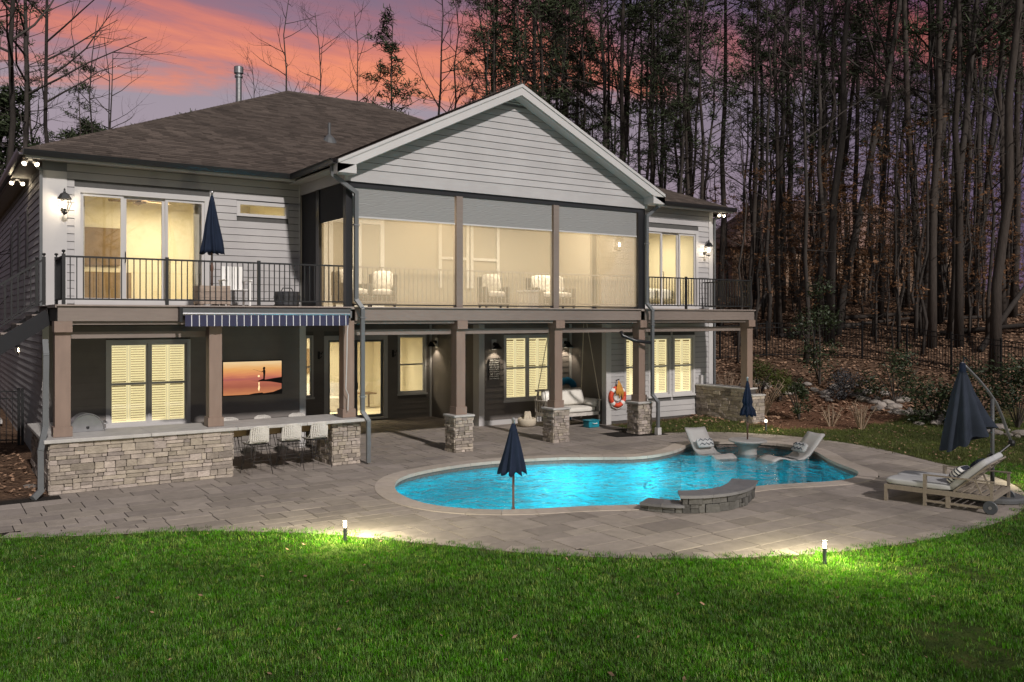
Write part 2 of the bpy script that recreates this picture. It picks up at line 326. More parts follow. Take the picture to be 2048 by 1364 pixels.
def screen_picture():
    m, t = new_mat('sunset_picture'); L = t.links.new
    tcn = N(t, 'ShaderNodeTexCoord'); sp = N(t, 'ShaderNodeSeparateXYZ'); L(tcn.outputs['Generated'], sp.inputs[0])
    nz = N(t, 'ShaderNodeTexNoise'); mpn = N(t, 'ShaderNodeMapping'); L(tcn.outputs['Generated'], mpn.inputs[0]); mpn.inputs['Scale'].default_value = (3, 1, 16); L(mpn.outputs[0], nz.inputs['Vector']); nz.inputs['Scale'].default_value = 1.5
    k = N(t, 'ShaderNodeMath', operation='MULTIPLY_ADD'); L(nz.outputs['Fac'], k.inputs[0]); k.inputs[1].default_value = 0.14; k.inputs[2].default_value = -0.07
    a = N(t, 'ShaderNodeMath', operation='ADD'); L(sp.outputs[2], a.inputs[0]); L(k.outputs[0], a.inputs[1])
    r = N(t, 'ShaderNodeValToRGB'); L(a.outputs[0], r.inputs[0])
    cr = r.color_ramp; cr.elements[0].position = 0; cr.elements[0].color = (0.62, 0.24, 0.10, 1); cr.elements[1].position = 1; cr.elements[1].color = (0.90, 0.66, 0.36, 1)
    for p_, c_ in ((0.25, (0.40, 0.12, 0.075, 1)), (0.42, (0.52, 0.16, 0.10, 1)), (0.47, (0.46, 0.13, 0.11, 1)), (0.60, (0.72, 0.26, 0.12, 1)), (0.78, (0.84, 0.42, 0.14, 1))):
        cr.elements.new(p_).color = c_
    em = N(t, 'ShaderNodeEmission'); L(r.outputs[0], em.inputs[0]); em.inputs[1].default_value = 0.95
    out = N(t, 'ShaderNodeOutputMaterial'); L(em.outputs[0], out.inputs[0])
screen_picture()
emit_mat('picture_sun', (1.0, 0.72, 0.36), 1.3)
M('picture_dark', (0.006, 0.004, 0.003), 0.6)

# ------------------------------------------------------------------ builders
WM = {}
def put(o, parent=None, wm=None):
    """link, parent (keeping the world placement) and remember the world matrix"""
    COL.objects.link(o)
    wm = wm if wm is not None else Matrix.Identity(4)
    WM[o.name] = wm
    if parent is not None:
        o.parent = parent; o.matrix_parent_inverse = WM[parent.name].inverted()
    o.matrix_basis = wm
    return o
def empty(name, loc, label=None, cat=None, group=None, rz=0.0, parent=None):
    o = bpy.data.objects.new(name, None); o.empty_display_size = 0.3
    put(o, parent, Matrix.Translation(loc) @ Matrix.Rotation(rz, 4, 'Z'))
    if label: tag(o, label, cat, group)
    return o
def tag(o, label=None, cat=None, group=None, kind=None):
    if label: o['label'] = label
    if cat: o['category'] = cat
    if group: o['group'] = group
    if kind: o['kind'] = kind
    return o

class MB:
    def __init__(s): s.v = []; s.f = []
    def add(s, vs, fs, mat=None):
        k = len(s.v)
        s.v += [tuple(mat @ Vector(p)) if mat is not None else tuple(p) for p in vs]
        s.f += [tuple(i + k for i in f) for f in fs]
        return s
    def box(s, x0, x1, y0, y1, z0, z1, mat=None):
        return s.add([(x0, y0, z0), (x1, y0, z0), (x1, y1, z0), (x0, y1, z0), (x0, y0, z1), (x1, y0, z1), (x1, y1, z1), (x0, y1, z1)],
                     [(0, 3, 2, 1), (4, 5, 6, 7), (0, 1, 5, 4), (1, 2, 6, 5), (2, 3, 7, 6), (3, 0, 4, 7)], mat)
    def bar(s, a, b, w, h=None, up=(0, 0, 1)):
        """rectangular bar from a to b, w across, h along up"""
        h = h or w; a = Vector(a); b = Vector(b); d = b - a; L = d.length
        if L < 1e-6: return s
        z = d / L; upv = Vector(up)
        if abs(z.dot(upv)) > 0.98: upv = Vector((0, 1, 0))
        x = upv.cross(z).normalized(); y = z.cross(x)
        m = Matrix(((x.x, y.x, z.x, a.x), (x.y, y.y, z.y, a.y), (x.z, y.z, z.z, a.z), (0, 0, 0, 1)))
        return s.box(-w / 2, w / 2, -h / 2, h / 2, 0, L, m)
    def tube(s, pts, rad, n=8, cap=True):
        pts = [Vector(p) for p in pts]
        rr = rad if isinstance(rad, (list, tuple)) else [rad] * len(pts)
        k = len(s.v); prev = None
        for i, p in enumerate(pts):
            d = (pts[min(i + 1, len(pts) - 1)] - pts[max(i - 1, 0)])
            if d.length < 1e-9: d = Vector((0, 0, 1))
            d.normalize()
            if prev is None:
                u = Vector((1, 0, 0)) if abs(d.x) < 0.8 else Vector((0, 1, 0))
                u = (u - d * u.dot(d)).normalized()
            else:
                u = prev - d * prev.dot(d)
                u = u.normalized() if u.length > 1e-6 else Vector((1, 0, 0))
            prev = u; w = d.cross(u)
            for j in range(n):
                a = 2 * math.pi * j / n
                q = p + (u * math.cos(a) + w * math.sin(a)) * rr[i]
                s.v.append((q.x, q.y, q.z))
        for i in range(len(pts) - 1):
            for j in range(n):
                a = k + i * n + j; b = k + i * n + (j + 1) % n
                s.f.append((a, b, b + n, a + n))
        if cap:
            s.f.append(tuple(k + j for j in reversed(range(n))))
            e = k + (len(pts) - 1) * n; s.f.append(tuple(e + j for j in range(n)))
        return s
    def lathe(s, prof, n=20, mat=None, fn=None):
        k = len(s.v)
        for i, (r, z) in enumerate(prof):
            for j in range(n):
                a = 2 * math.pi * j / n
                rr = r * (fn(a, i) if fn else 1)
                p = Vector((rr * math.cos(a), rr * math.sin(a), z))
                s.v.append(tuple(mat @ p) if mat is not None else tuple(p))
        for i in range(len(prof) - 1):
            for j in range(n):
                a = k + i * n + j; b = k + i * n + (j + 1) % n
                s.f.append((a, b, b + n, a + n))
        s.f.append(tuple(k + j for j in reversed(range(n)))); e = k + (len(prof) - 1) * n; s.f.append(tuple(e + j for j in range(n)))
        return s
    def prism(s, poly, z0, z1, mat=None):
        n = len(poly)
        return s.add([(x, y, z0) for x, y in poly] + [(x, y, z1) for x, y in poly],
                     [tuple(reversed(range(n))), tuple(range(n, 2 * n))] + [(i, (i + 1) % n, n + (i + 1) % n, n + i) for i in range(n)], mat)
    def mesh(s, name, smooth=False, bevel=0.0, seg=1):
        me = bpy.data.meshes.new(name); me.from_pydata(s.v, [], s.f)
        if bevel:
            bm = bmesh.new(); bm.from_mesh(me); bmesh.ops.bevel(bm, geom=bm.edges[:], offset=bevel, segments=seg, affect='EDGES', clamp_overlap=True)
            bm.to_mesh(me); bm.free()
        if smooth:
            for p in me.polygons: p.use_smooth = True
        me.update(); return me
    def build(s, name, mat, parent=None, smooth=False, bevel=0.0, wm=None, seg=1):
        me = s.mesh(name, smooth, bevel, seg); me.materials.append(MATS[mat])
        return put(bpy.data.objects.new(name, me), parent, wm)
def shared(name, me, parent, wm):
    return put(bpy.data.objects.new(name, me), parent, wm)
def B(name, mat, parent, *boxes, bevel=0.0):
    m = MB()
    for b in boxes: m.box(*b)
    return m.build(name, mat, parent, bevel=bevel)
def soft_box(name, mat, parent, size, wm, puff=0.04, n=6):
    """cushion: a box with rounded corners and a puffed face"""
    sx, sy, sz = size; bm = bmesh.new(); bmesh.ops.create_cube(bm, size=1)
    bmesh.ops.subdivide_edges(bm, edges=bm.edges[:], cuts=n - 1, use_grid_fill=True)
    for v in bm.verts:
        p = v.co * 2; q = Vector([abs(c) ** 1 * (1 if c >= 0 else -1) for c in p])
        r = (abs(p.x) ** 6 + abs(p.y) ** 6 + abs(p.z) ** 6) ** (1 / 6)
        q = p / r
        k = (1 - min(1, p.x * p.x)) * (1 - min(1, p.y * p.y))
        v.co = Vector((q.x * sx / 2, q.y * sy / 2, q.z * sz / 2 + (puff * k if p.z > 0 else -puff * k * 0.3) * (1 if abs(p.z) > 0.99 else 0)))
    me = bpy.data.meshes.new(name); bm.to_mesh(me); bm.free()
    for p in me.polygons: p.use_smooth = True
    me.materials.append(MATS[mat])
    return put(bpy.data.objects.new(name, me), parent, wm)
def T(x, y, z): return Matrix.Translation((x, y, z))
def RZ(a): return Matrix.Rotation(a, 4, 'Z')
def RX(a): return Matrix.Rotation(a, 4, 'X')
def RY(a): return Matrix.Rotation(a, 4, 'Y')
def copy_tree(root, wm, depth=0, parent=None):
    c = root.copy(); put(c, parent, wm)
    base = WM[root.name]
    for ch in root.children:
        copy_tree(ch, wm @ base.inverted() @ WM[ch.name], depth + 1, c)
    return c
def lamp(name, loc, power, col=(1, 0.80, 0.55), kind='POINT', size=0.05, parent=None, spot=None, direction=None, blend=0.6):
    d = bpy.data.lights.new(name, kind); d.energy = power; d.color = col
    if kind == 'AREA': d.size = size
    else: d.shadow_soft_size = size
    if spot: d.spot_size = spot; d.spot_blend = blend
    wm = T(*loc)
    if direction: wm = wm @ Vector(direction).to_track_quat('-Z', 'Y').to_matrix().to_4x4()
    o = bpy.data.objects.new(name, d); put(o, parent, wm)
    o.visible_camera = False; o.visible_transmission = False; o.visible_glossy = False
    return o

# unit pieces whose mesh is shared by many objects
def unit_stone(seed):
    rnd = random.Random(seed); m = MB(); m.box(0, 1, 0, 1, 0, 1); me = m.mesh('stone')
    bm = bmesh.new(); bm.from_mesh(me)
    bmesh.ops.bevel(bm, geom=bm.edges[:], offset=0.05, segments=1, affect='EDGES')
    for v in bm.verts:
        v.co += Vector((rnd.uniform(-.025, .025), rnd.uniform(-.10, .10) if v.co.y < .5 else 0, rnd.uniform(-.035, .035)))
    bm.to_mesh(me); bm.free(); return me
def with_mat(me, mat):
    m2 = me.copy(); m2.materials.append(MATS[mat]); return m2
STONES = [unit_stone(i) for i in range(8)]
STONE_L = [with_mat(m, 'stone') for m in STONES]
STONE_D = [with_mat(m, 'dark_stone') for m in STONES]
def stone_face(parent, x, y, ang, length, z0, z1, seed, rows=(0.06, 0.15), widths=(0.12, 0.42), meshes=None, depth=0.07, curve=None):
    """dry-stacked stone veneer; the face looks to the side (sin ang, -cos ang)"""
    rnd = random.Random(seed); meshes = meshes or STONE_L; z = z0
    while z < z1 - 0.02:
        h = rnd.uniform(*rows)
        if z1 - (z + h) < rows[0] * 0.8: h = z1 - z
        u = 0.0
        while u < length - 0.01:
            w = rnd.uniform(*widths)
            if rnd.random() < 0.3: w *= 0.6
            if length - (u + w) < widths[0] * 0.8: w = length - u
            proud = rnd.uniform(0.0, 0.028)
            parts = [(z, h)]
            if h > rows[1] * 0.8 and rnd.random() < 0.35: parts = [(z, h * 0.52), (z + h * 0.52, h * 0.48)]
            for zz, hh in parts:
                if curve:
                    px, py, pa = curve(u); wm = T(px, py, zz) @ RZ(pa)
                else:
                    wm = T(x + math.cos(ang) * u, y + math.sin(ang) * u, zz) @ RZ(ang)
                wm = wm @ T(0.004, -proud - rnd.uniform(0, .008), 0.004) @ Matrix.Diagonal((w - 0.010, depth, hh - 0.009, 1))
                shared('stone', rnd.choice(meshes), parent, wm)
            u += w
        z += h
m_ = MB()
m_.v = [(0, -.030, 0), (1, -.030, 0), (1, -.012, 1), (0, -.012, 1), (0, 0, 0), (1, 0, 0), (1, 0, 1), (0, 0, 1)]
m_.f = [(0, 1, 2, 3), (5, 4, 7, 6), (4, 5, 1, 0), (3, 2, 6, 7), (4, 0, 3, 7), (1, 5, 6, 2)]
BOARD = {k: with_mat(m_.mesh('siding_board'), k) for k in ('siding', 'taupe_wall')}
def board(parent, x0, x1, y, z0, z1, mat='siding', rot=None):
    if x1 - x0 < 0.02: return
    wm = (rot if rot is not None else Matrix.Identity(4)) @ T(x0, y, z0) @ Matrix.Diagonal((x1 - x0, 1, z1 - z0, 1))
    shared('siding_board', BOARD[mat], parent, wm)
def siding(parent, x0, x1, y, z0, z1, openings=(), pitch=0.172, mat='siding', rot=None, gap=0.011, xr=None):
    z = z0
    while z < z1 - 0.03:
        zt = min(z + pitch, z1)
        a, b = (x0, x1) if xr is None else xr(z, zt)
        segs = [(a, b)]
        for ox0, ox1, oz0, oz1 in openings:
            if zt <= oz0 + 0.005 or z >= oz1 - 0.005: continue
            new = []
            for s0, s1 in segs:
                if ox1 <= s0 or ox0 >= s1: new.append((s0, s1)); continue
                if ox0 > s0: new.append((s0, ox0))
                if ox1 < s1: new.append((ox1, s1))
            segs = new
        for s0, s1 in segs:
            board(parent, s0, s1, y, z, zt - gap, mat, rot)
        z = zt

# ------------------------------------------------------------------ outlines on the ground
EDGE = [(-9.81, -3.25), (-9.02, -3.68), (-8.27, -4.0), (-7.72, -4.2), (-6.82, -4.75), (-5.93, -5.5), (-5.41, -6.08), (-4.83, -6.9), (-4.21, -7.75), (-3.8, -8.3),
        (-3.1, -9.05), (-2.32, -9.68), (-1.49, -10.2), (-0.38, -10.69), (0.8, -11.0), (2.17, -11.18), (3.3, -11.18), (4.71, -11.0), (6.0, -10.5)]
FAR = [(6.84, -9.95), (7.5, -9.3), (7.95, -8.6), (8.36, -7.37), (8.72, -6.57), (9.16, -5.55), (9.45, -4.43), (9.42, -2.9), (8.9, -1.6), (8.2, -0.75), (7.3, -0.32), (6.62, -0.15)]
PATIO = [(-14, -0.35), (-14, -1.1), (-12.2, -2.0)] + EDGE + FAR + [(6.70, 2.2), (6.77, 4.1), (3.38, 4.1), (3.32, 7.35), (-2.66, 7.35), (-2.66, 3.0), (-8.6, 3.0), (-8.75, -0.2)]
POOL_RAW = [(-3.22, -3.1), (-2.80, -2.38), (-2.25, -1.95), (-1.46, -1.66), (-0.5, -1.52), (0.35, -1.6), (1.0, -1.76), (1.7, -1.98), (2.36, -2.4), (3.0, -2.85), (3.61, -3.0), (4.34, -2.87), (5.06, -2.59),
            (5.75, -2.12), (6.4, -2.1), (7.09, -2.42), (7.66, -2.95), (7.92, -3.6), (7.75, -4.38), (7.30, -5.09), (6.72, -5.75), (6.30, -6.40), (6.0, -6.98), (5.61, -7.32), (5.1, -7.52), (4.55, -7.54), (3.8, -7.30), (2.9, -6.98),
            (1.9, -6.95), (0.9, -7.1), (0.1, -7.05), (-0.45, -6.92), (-0.95, -6.62), (-1.5, -6.40), (-2.15, -6.18), (-2.65, -5.88), (-3.1, -5.45), (-3.36, -4.95), (-3.46, -4.40), (-3.42, -3.75)]
def chaikin(P, n=2, closed=True):
    for _ in range(n):
        Q = []
        L = len(P)
        for i in range(L if closed else L - 1):
            a = P[i]; b = P[(i + 1) % L]
            Q.append((a[0] * .75 + b[0] * .25, a[1] * .75 + b[1] * .25)); Q.append((a[0] * .25 + b[0] * .75, a[1] * .25 + b[1] * .75))
        if not closed: Q = [P[0]] + Q + [P[-1]]
        P = Q
    return P
POOL = chaikin(POOL_RAW, 2)
def inside(x, y, P):
    c = False; j = len(P) - 1
    for i in range(len(P)):
        xi, yi = P[i]; xj, yj = P[j]
        if (yi > y) != (yj > y) and x < (xj - xi) * (y - yi) / (yj - yi) + xi: c = not c
        j = i
    return c
def area(P): return sum(P[i][0] * P[(i + 1) % len(P)][1] - P[(i + 1) % len(P)][0] * P[i][1] for i in range(len(P))) / 2
if area(POOL) < 0: POOL.reverse()
if area(PATIO) < 0: PATIO.reverse()
def normals(P):
    """outward normals of a counter-clockwise outline"""
    out = []
    for i in range(len(P)):
        a = P[i - 1]; b = P[(i + 1) % len(P)]
        d = Vector((b[0] - a[0], b[1] - a[1])).normalized(); out.append((d.y, -d.x))
    return out
PN = normals(POOL)
def offset(P, NN, d): return [(p[0] + n[0] * d, p[1] + n[1] * d) for p, n in zip(P, NN)]
def nearest(x, y, P, closed=True):
    best = (1e9, None, None); L = len(P)
    for i in range(L if closed else L - 1):
        ax, ay = P[i]; bx, by = P[(i + 1) % L]; ex, ey = bx - ax, by - ay
        t = max(0, min(1, ((x - ax) * ex + (y - ay) * ey) / (ex * ex + ey * ey + 1e-12)))
        qx, qy = ax + ex * t, ay + ey * t; d = math.hypot(x - qx, y - qy)
        if d < best[0]: best = (d, (qx, qy), (ex, ey))
    return best

def softplus(x, k=0.8): return k * math.log(1 + math.exp(min(40, x / k)))
def ground_z(x, y):
    q = x + 0.5 * max(y, -6 + 0.3 * (y + 6))
    z = 0.17 * softplus(q - 11.9) - 0.035 * softplus(q - 25)
    if x > 20 or y > 15:
        z += 0.22 * mnoise.noise(Vector((x * .11, y * .11, 3))) * min(1, max(0, q - 14) / 10)
    if x < -8: z += 0.05 * max(0, y - 1.5) * min(1, (-8 - x) / 1.5)
    if q > 13: z += 0.06 * mnoise.noise(Vector((x * .9, y * .9, 0)))
    return z
def grass_amount(x, y):
    """0 = soil and leaf litter, 1 = lawn"""
    n = mnoise.noise(Vector((x * .8, y * .8, 7.3)))
    d, l = depth_lat(x, y)
    if x < -8.7 and y > -0.8: return 0.0
    if (x + 10.7) ** 2 + (y + 18.4) ** 2 < 400 and y < -3 and x < 9.6 - 0: return 1.0
    q = x + 0.5 * max(y, -6)
    mul = math.hypot((x - 13.1) / 2.6, (y + 1.0) / 1.9) - 1 + n * .25     # mulch bed beside the stone wall
    if mul < 0: return 0.0
    if q < 13.4 + n * 0.9 and y < 2.0: return 0.9
    if q < 14.6 + n and y < 0: return 0.45
    return 0.0

# ------------------------------------------------------------------ ground sheet
def axis(lo, hi, f0, f1, step):
    v = [f0 + i * step for i in range(int(round((f1 - f0) / step)) + 1)]
    s, x = step, f1
    while x < hi: s *= 1.22; x += s; v.append(min(x, hi))
    s, x = step, f0
    while x > lo: s *= 1.22; x -= s; v.insert(0, max(x, lo))
    return v
GX = axis(-350, 400, -14, 22, 0.25); GY = axis(-250, 400, -18, 12, 0.25)
poolwide = offset(POOL, PN, 0.12)
gv, gf, ga, gp = [], [], [], []
nx, ny = len(GX), len(GY)
for y in GY:
    for x in GX:
        pat = inside(x, y, PATIO)
        z = ground_z(x, y)
        gv.append((x, y, z - (0.010 if pat else 0.0)))
        ga.append(0.0 if pat else grass_amount(x, y)); gp.append(pat)
for j in range(ny - 1):
    for i in range(nx - 1):
        f = (j * nx + i, j * nx + i + 1, (j + 1) * nx + i + 1, (j + 1) * nx + i)
        if -5 < gv[f[0]][0] < 9 and -9 < gv[f[0]][1] < 0 and any(inside(gv[k][0], gv[k][1], poolwide) for k in f): continue
        gf.append(f)
me = bpy.data.meshes.new('ground'); me.from_pydata(gv, [], gf)
def attr(me, name, vals):
    a = me.attributes.new(name, 'FLOAT', 'POINT'); a.data.foreach_set('value', vals)
attr(me, 'lawn', ga)
attr(me, 'bed', [1.0 if math.hypot((x - 13.1) / 3.0, (y + 1.0) / 2.3) < 1 else 0.0 for x, y, z in gv])
attr(me, 'patio_bed', [1.0 if p else 0.0 for p in gp])
def dens_fore(x, y):
    d, l = depth_lat(x, y)
    if d < 6.3 or d > 26 or abs(l) > 0.63 * d + 0.6: return 0.0
    if inside(x, y, PATIO): return 0.0
    if y < -3 and x < 9.6 and (x < 4.7 or y < -10.2 + 0.55 * (x - 4.7)): 
        n = mnoise.noise(Vector((x * .55, y * .55, 1.7))) + .5 * mnoise.noise(Vector((x * 2.1, y * 2.1, 4.2)))
        return min(520.0, 52000 / d ** 2) * (0.12 if n > .62 else 1.0)
    return 0.0
def dens_far(x, y):
    if inside(x, y, PATIO) or dens_fore(x, y) > 0: return 0.0
    d, l = depth_lat(x, y)
    if x < 5 or d > 34 or l < 0 or l > 0.62 * d + 0.6: return 0.0
    return 150.0 * grass_amount(x, y) * max(0.15, 0.65 + 0.9 * mnoise.noise(Vector((x * .9, y * .9, 2))))
attr(me, 'fore', [dens_fore(x, y) for x, y, z in gv])
attr(me, 'far', [dens_far(x, y) if 4 < x < 22 and -14 < y < 8 else 0.0 for x, y, z in gv])
for p in me.polygons: p.use_smooth = True
gm, t = new_mat('ground_soil'); L = t.links.new
geo = N(t, 'ShaderNodeNewGeometry')
def noise_ramp(scale, stops, detail=6):
    n = N(t, 'ShaderNodeTexNoise'); L(geo.outputs['Position'], n.inputs['Vector']); n.inputs['Scale'].default_value = scale; n.inputs['Detail'].default_value = detail; n.inputs['Roughness'].default_value = 0.65
    r = N(t, 'ShaderNodeValToRGB'); L(n.outputs['Fac'], r.inputs[0])
    r.color_ramp.elements[0].position = stops[0][0]; r.color_ramp.elements[0].color = (*stops[0][1], 1); r.color_ramp.elements[1].position = stops[-1][0]; r.color_ramp.elements[1].color = (*stops[-1][1], 1)
    for p_, c_ in stops[1:-1]: r.color_ramp.elements.new(p_).color = (*c_, 1)
    return r.outputs[0]
litter = noise_ramp(7, [(0.3, (0.03, 0.019, 0.013)), (0.5, (0.095, 0.058, 0.038)), (0.72, (0.20, 0.125, 0.08))], 9)
lawnc = noise_ramp(3, [(0.3, (0.022, 0.036, 0.009)), (0.55, (0.038, 0.058, 0.013)), (0.75, (0.075, 0.065, 0.025))], 8)
bedc = noise_ramp(22, [(0.3, (0.045, 0.022, 0.014)), (0.5, (0.12, 0.062, 0.038)), (0.75, (0.22, 0.13, 0.085))], 8)
def at(n):
    a = N(t, 'ShaderNodeAttribute'); a.attribute_name = n; return a.outputs['Fac']
a1 = N(t, 'ShaderNodeMixRGB'); L(at('bed'), a1.inputs[0]); L(litter, a1.inputs[1]); L(bedc, a1.inputs[2])
a2 = N(t, 'ShaderNodeMixRGB'); L(at('lawn'), a2.inputs[0]); L(a1.outputs[0], a2.inputs[1]); L(lawnc, a2.inputs[2])
a3 = N(t, 'ShaderNodeMixRGB'); L(at('patio_bed'), a3.inputs[0]); L(a2.outputs[0], a3.inputs[1]); a3.inputs[2].default_value = (0.022, 0.019, 0.017, 1)
bs = N(t, 'ShaderNodeBsdfPrincipled'); L(a3.outputs[0], bs.inputs['Base Color']); bs.inputs['Roughness'].default_value = 0.95; bs.inputs['Specular IOR Level'].default_value = 0.1
nb = N(t, 'ShaderNodeTexNoise'); L(geo.outputs['Position'], nb.inputs['Vector']); nb.inputs['Scale'].default_value = 16; nb.inputs['Detail'].default_value = 6
bp = N(t, 'ShaderNodeBump'); L(nb.outputs['Fac'], bp.inputs['Height']); bp.inputs['Strength'].default_value = 0.8; bp.inputs['Distance'].default_value = 0.08; L(bp.outputs[0], bs.inputs['Normal'])
o_ = N(t, 'ShaderNodeOutputMaterial'); L(bs.outputs[0], o_.inputs[0])
me.materials.append(gm)
ground = put(bpy.data.objects.new('ground', me)); tag(ground, kind='structure')

# ------------------------------------------------------------------ grass: blades scattered over the lawn
def tuft(name, nb, h0, h1, w, spread, mat, seed):
    rnd = random.Random(seed); m = MB()
    for _ in range(nb):
        a = rnd.uniform(0, 6.283); r = spread * math.sqrt(rnd.random()); bx, by = r * math.cos(a), r * math.sin(a)
        h = rnd.uniform(h0, h1); la = rnd.uniform(0, 6.283); ln = rnd.uniform(0.15, 0.95) * h
        dx, dy = math.cos(la), math.sin(la); px, py = -dy * w / 2, dx * w / 2
        m.add([(bx - px, by - py, -0.004), (bx + px, by + py, -0.004), (bx + dx * ln * .35 + px * .8, by + dy * ln * .35 + py * .8, h * .62), (bx + dx * ln * .35 - px * .8, by + dy * ln * .35 - py * .8, h * .62), (bx + dx * ln, by + dy * ln, h)],
              [(0, 1, 2, 3), (3, 2, 4)])
    me = m.mesh(name, True); me.materials.append(MATS[mat]); o = bpy.data.objects.new(name, me); return o
def scatter(name, target, density_attr, protos, label, seed, scale=(0.7, 1.3)):
    me = bpy.data.meshes.new(name); ob = bpy.data.objects.new(name, me); put(ob)
    tag(ob, label, 'grass', kind='stuff')
    pc = bpy.data.collections.new(name + '_source')
    for p_ in protos: pc.objects.link(p_)
    g = bpy.data.node_groups.new(name, 'GeometryNodeTree')
    g.interface.new_socket('Geometry', in_out='INPUT', socket_type='NodeSocketGeometry'); g.interface.new_socket('Geometry', in_out='OUTPUT', socket_type='NodeSocketGeometry')
    nn = g.nodes.new; lk = g.links.new
    gout = nn('NodeGroupOutput'); oi = nn('GeometryNodeObjectInfo'); oi.inputs['Object'].default_value = target; oi.transform_space = 'ORIGINAL'
    na = nn('GeometryNodeInputNamedAttribute'); na.data_type = 'FLOAT'; na.inputs['Name'].default_value = density_attr
    dp = nn('GeometryNodeDistributePointsOnFaces'); dp.distribute_method = 'RANDOM'; lk(oi.outputs['Geometry'], dp.inputs['Mesh']); lk(na.outputs[0], dp.inputs['Density']); dp.inputs['Seed'].default_value = seed
    ci = nn('GeometryNodeCollectionInfo'); ci.inputs['Collection'].default_value = pc; ci.inputs['Separate Children'].default_value = True; ci.inputs['Reset Children'].default_value = True
    ip = nn('GeometryNodeInstanceOnPoints'); lk(dp.outputs['Points'], ip.inputs['Points']); lk(ci.outputs[0], ip.inputs['Instance']); ip.inputs['Pick Instance'].default_value = True
    rv = nn('FunctionNodeRandomValue'); rv.data_type = 'FLOAT_VECTOR'; rv.inputs[0].default_value = (-.12, -.12, 0); rv.inputs[1].default_value = (.12, .12, 6.283); lk(rv.outputs[0], ip.inputs['Rotation'])
    rs = nn('FunctionNodeRandomValue'); rs.data_type = 'FLOAT'; rs.inputs[2].default_value = scale[0]; rs.inputs[3].default_value = scale[1]; rs.inputs['Seed'].default_value = 5; lk(rs.outputs[1], ip.inputs['Scale'])
    lk(ip.outputs[0], gout.inputs[0])
    md = ob.modifiers.new('scatter', 'NODES'); md.node_group = g
    return ob
fore_protos = [tuft('grass_tuft', 14, 0.022, 0.050, 0.0055, 0.055, 'grass_blade', 40 + i) for i in range(5)] + [tuft('grass_tuft', 9, 0.035, 0.068, 0.006, 0.05, 'grass_blade', 50), tuft('grass_tuft', 7, 0.028, 0.056, 0.006, 0.06, 'pale_grass_blade', 51)]
scatter('lawn_grass', ground, 'fore', fore_protos, 'bright green mown lawn sweeping in front of the paved pool terrace', 1)
far_protos = [tuft('grass_tuft', 12, 0.03, 0.07, 0.007, 0.08, 'dull_grass_blade', 60 + i) for i in range(4)]
scatter('slope_grass', ground, 'far', far_protos, 'thin winter grass on the strip between terrace and dry stone creek', 2)

# ------------------------------------------------------------------ patio of pavers
patio = empty('patio', (0, -4, 0)); tag(patio, kind='structure')
PV = MB(); PV.box(0, 1, 0, 1, 0, 1); pv_me = PV.mesh('paver')
pv_me.materials.append(MATS['paver'])
def clip(poly, qx, qy, nx_, ny_):
    """keep the side of the line through q that the normal points away from"""
    out = []
    for i in range(len(poly)):
        a, b = poly[i], poly[(i + 1) % len(poly)]
        da = (a[0] - qx) * nx_ + (a[1] - qy) * ny_; db = (b[0] - qx) * nx_ + (b[1] - qy) * ny_
        if da <= 0: out.append(a)
        if (da < 0) != (db < 0) and abs(da - db) > 1e-9:
            k = da / (da - db); out.append((a[0] + (b[0] - a[0]) * k, a[1] + (b[1] - a[1]) * k))
    return out
COPE_W = 0.36
cope_out = offset(POOL, PN, COPE_W - 0.02)
BORDER_W = 0.30
border_line = chaikin(EDGE + FAR, 1, closed=False)
rnd = random.Random(3); pieces = []
yrow = -11.3
while yrow < 7.3:
    hrow = rnd.choice([0.30, 0.45, 0.45, 0.60])
    xq = -14 + rnd.uniform(-.6, 0)
    while xq < 10.2:
        w = rnd.choice([0.30, 0.45, 0.60, 0.60, 0.75, 0.90])
        pieces.append((xq, yrow, w, hrow)); xq += w
    yrow += hrow
keep = []
G_ = 0.008
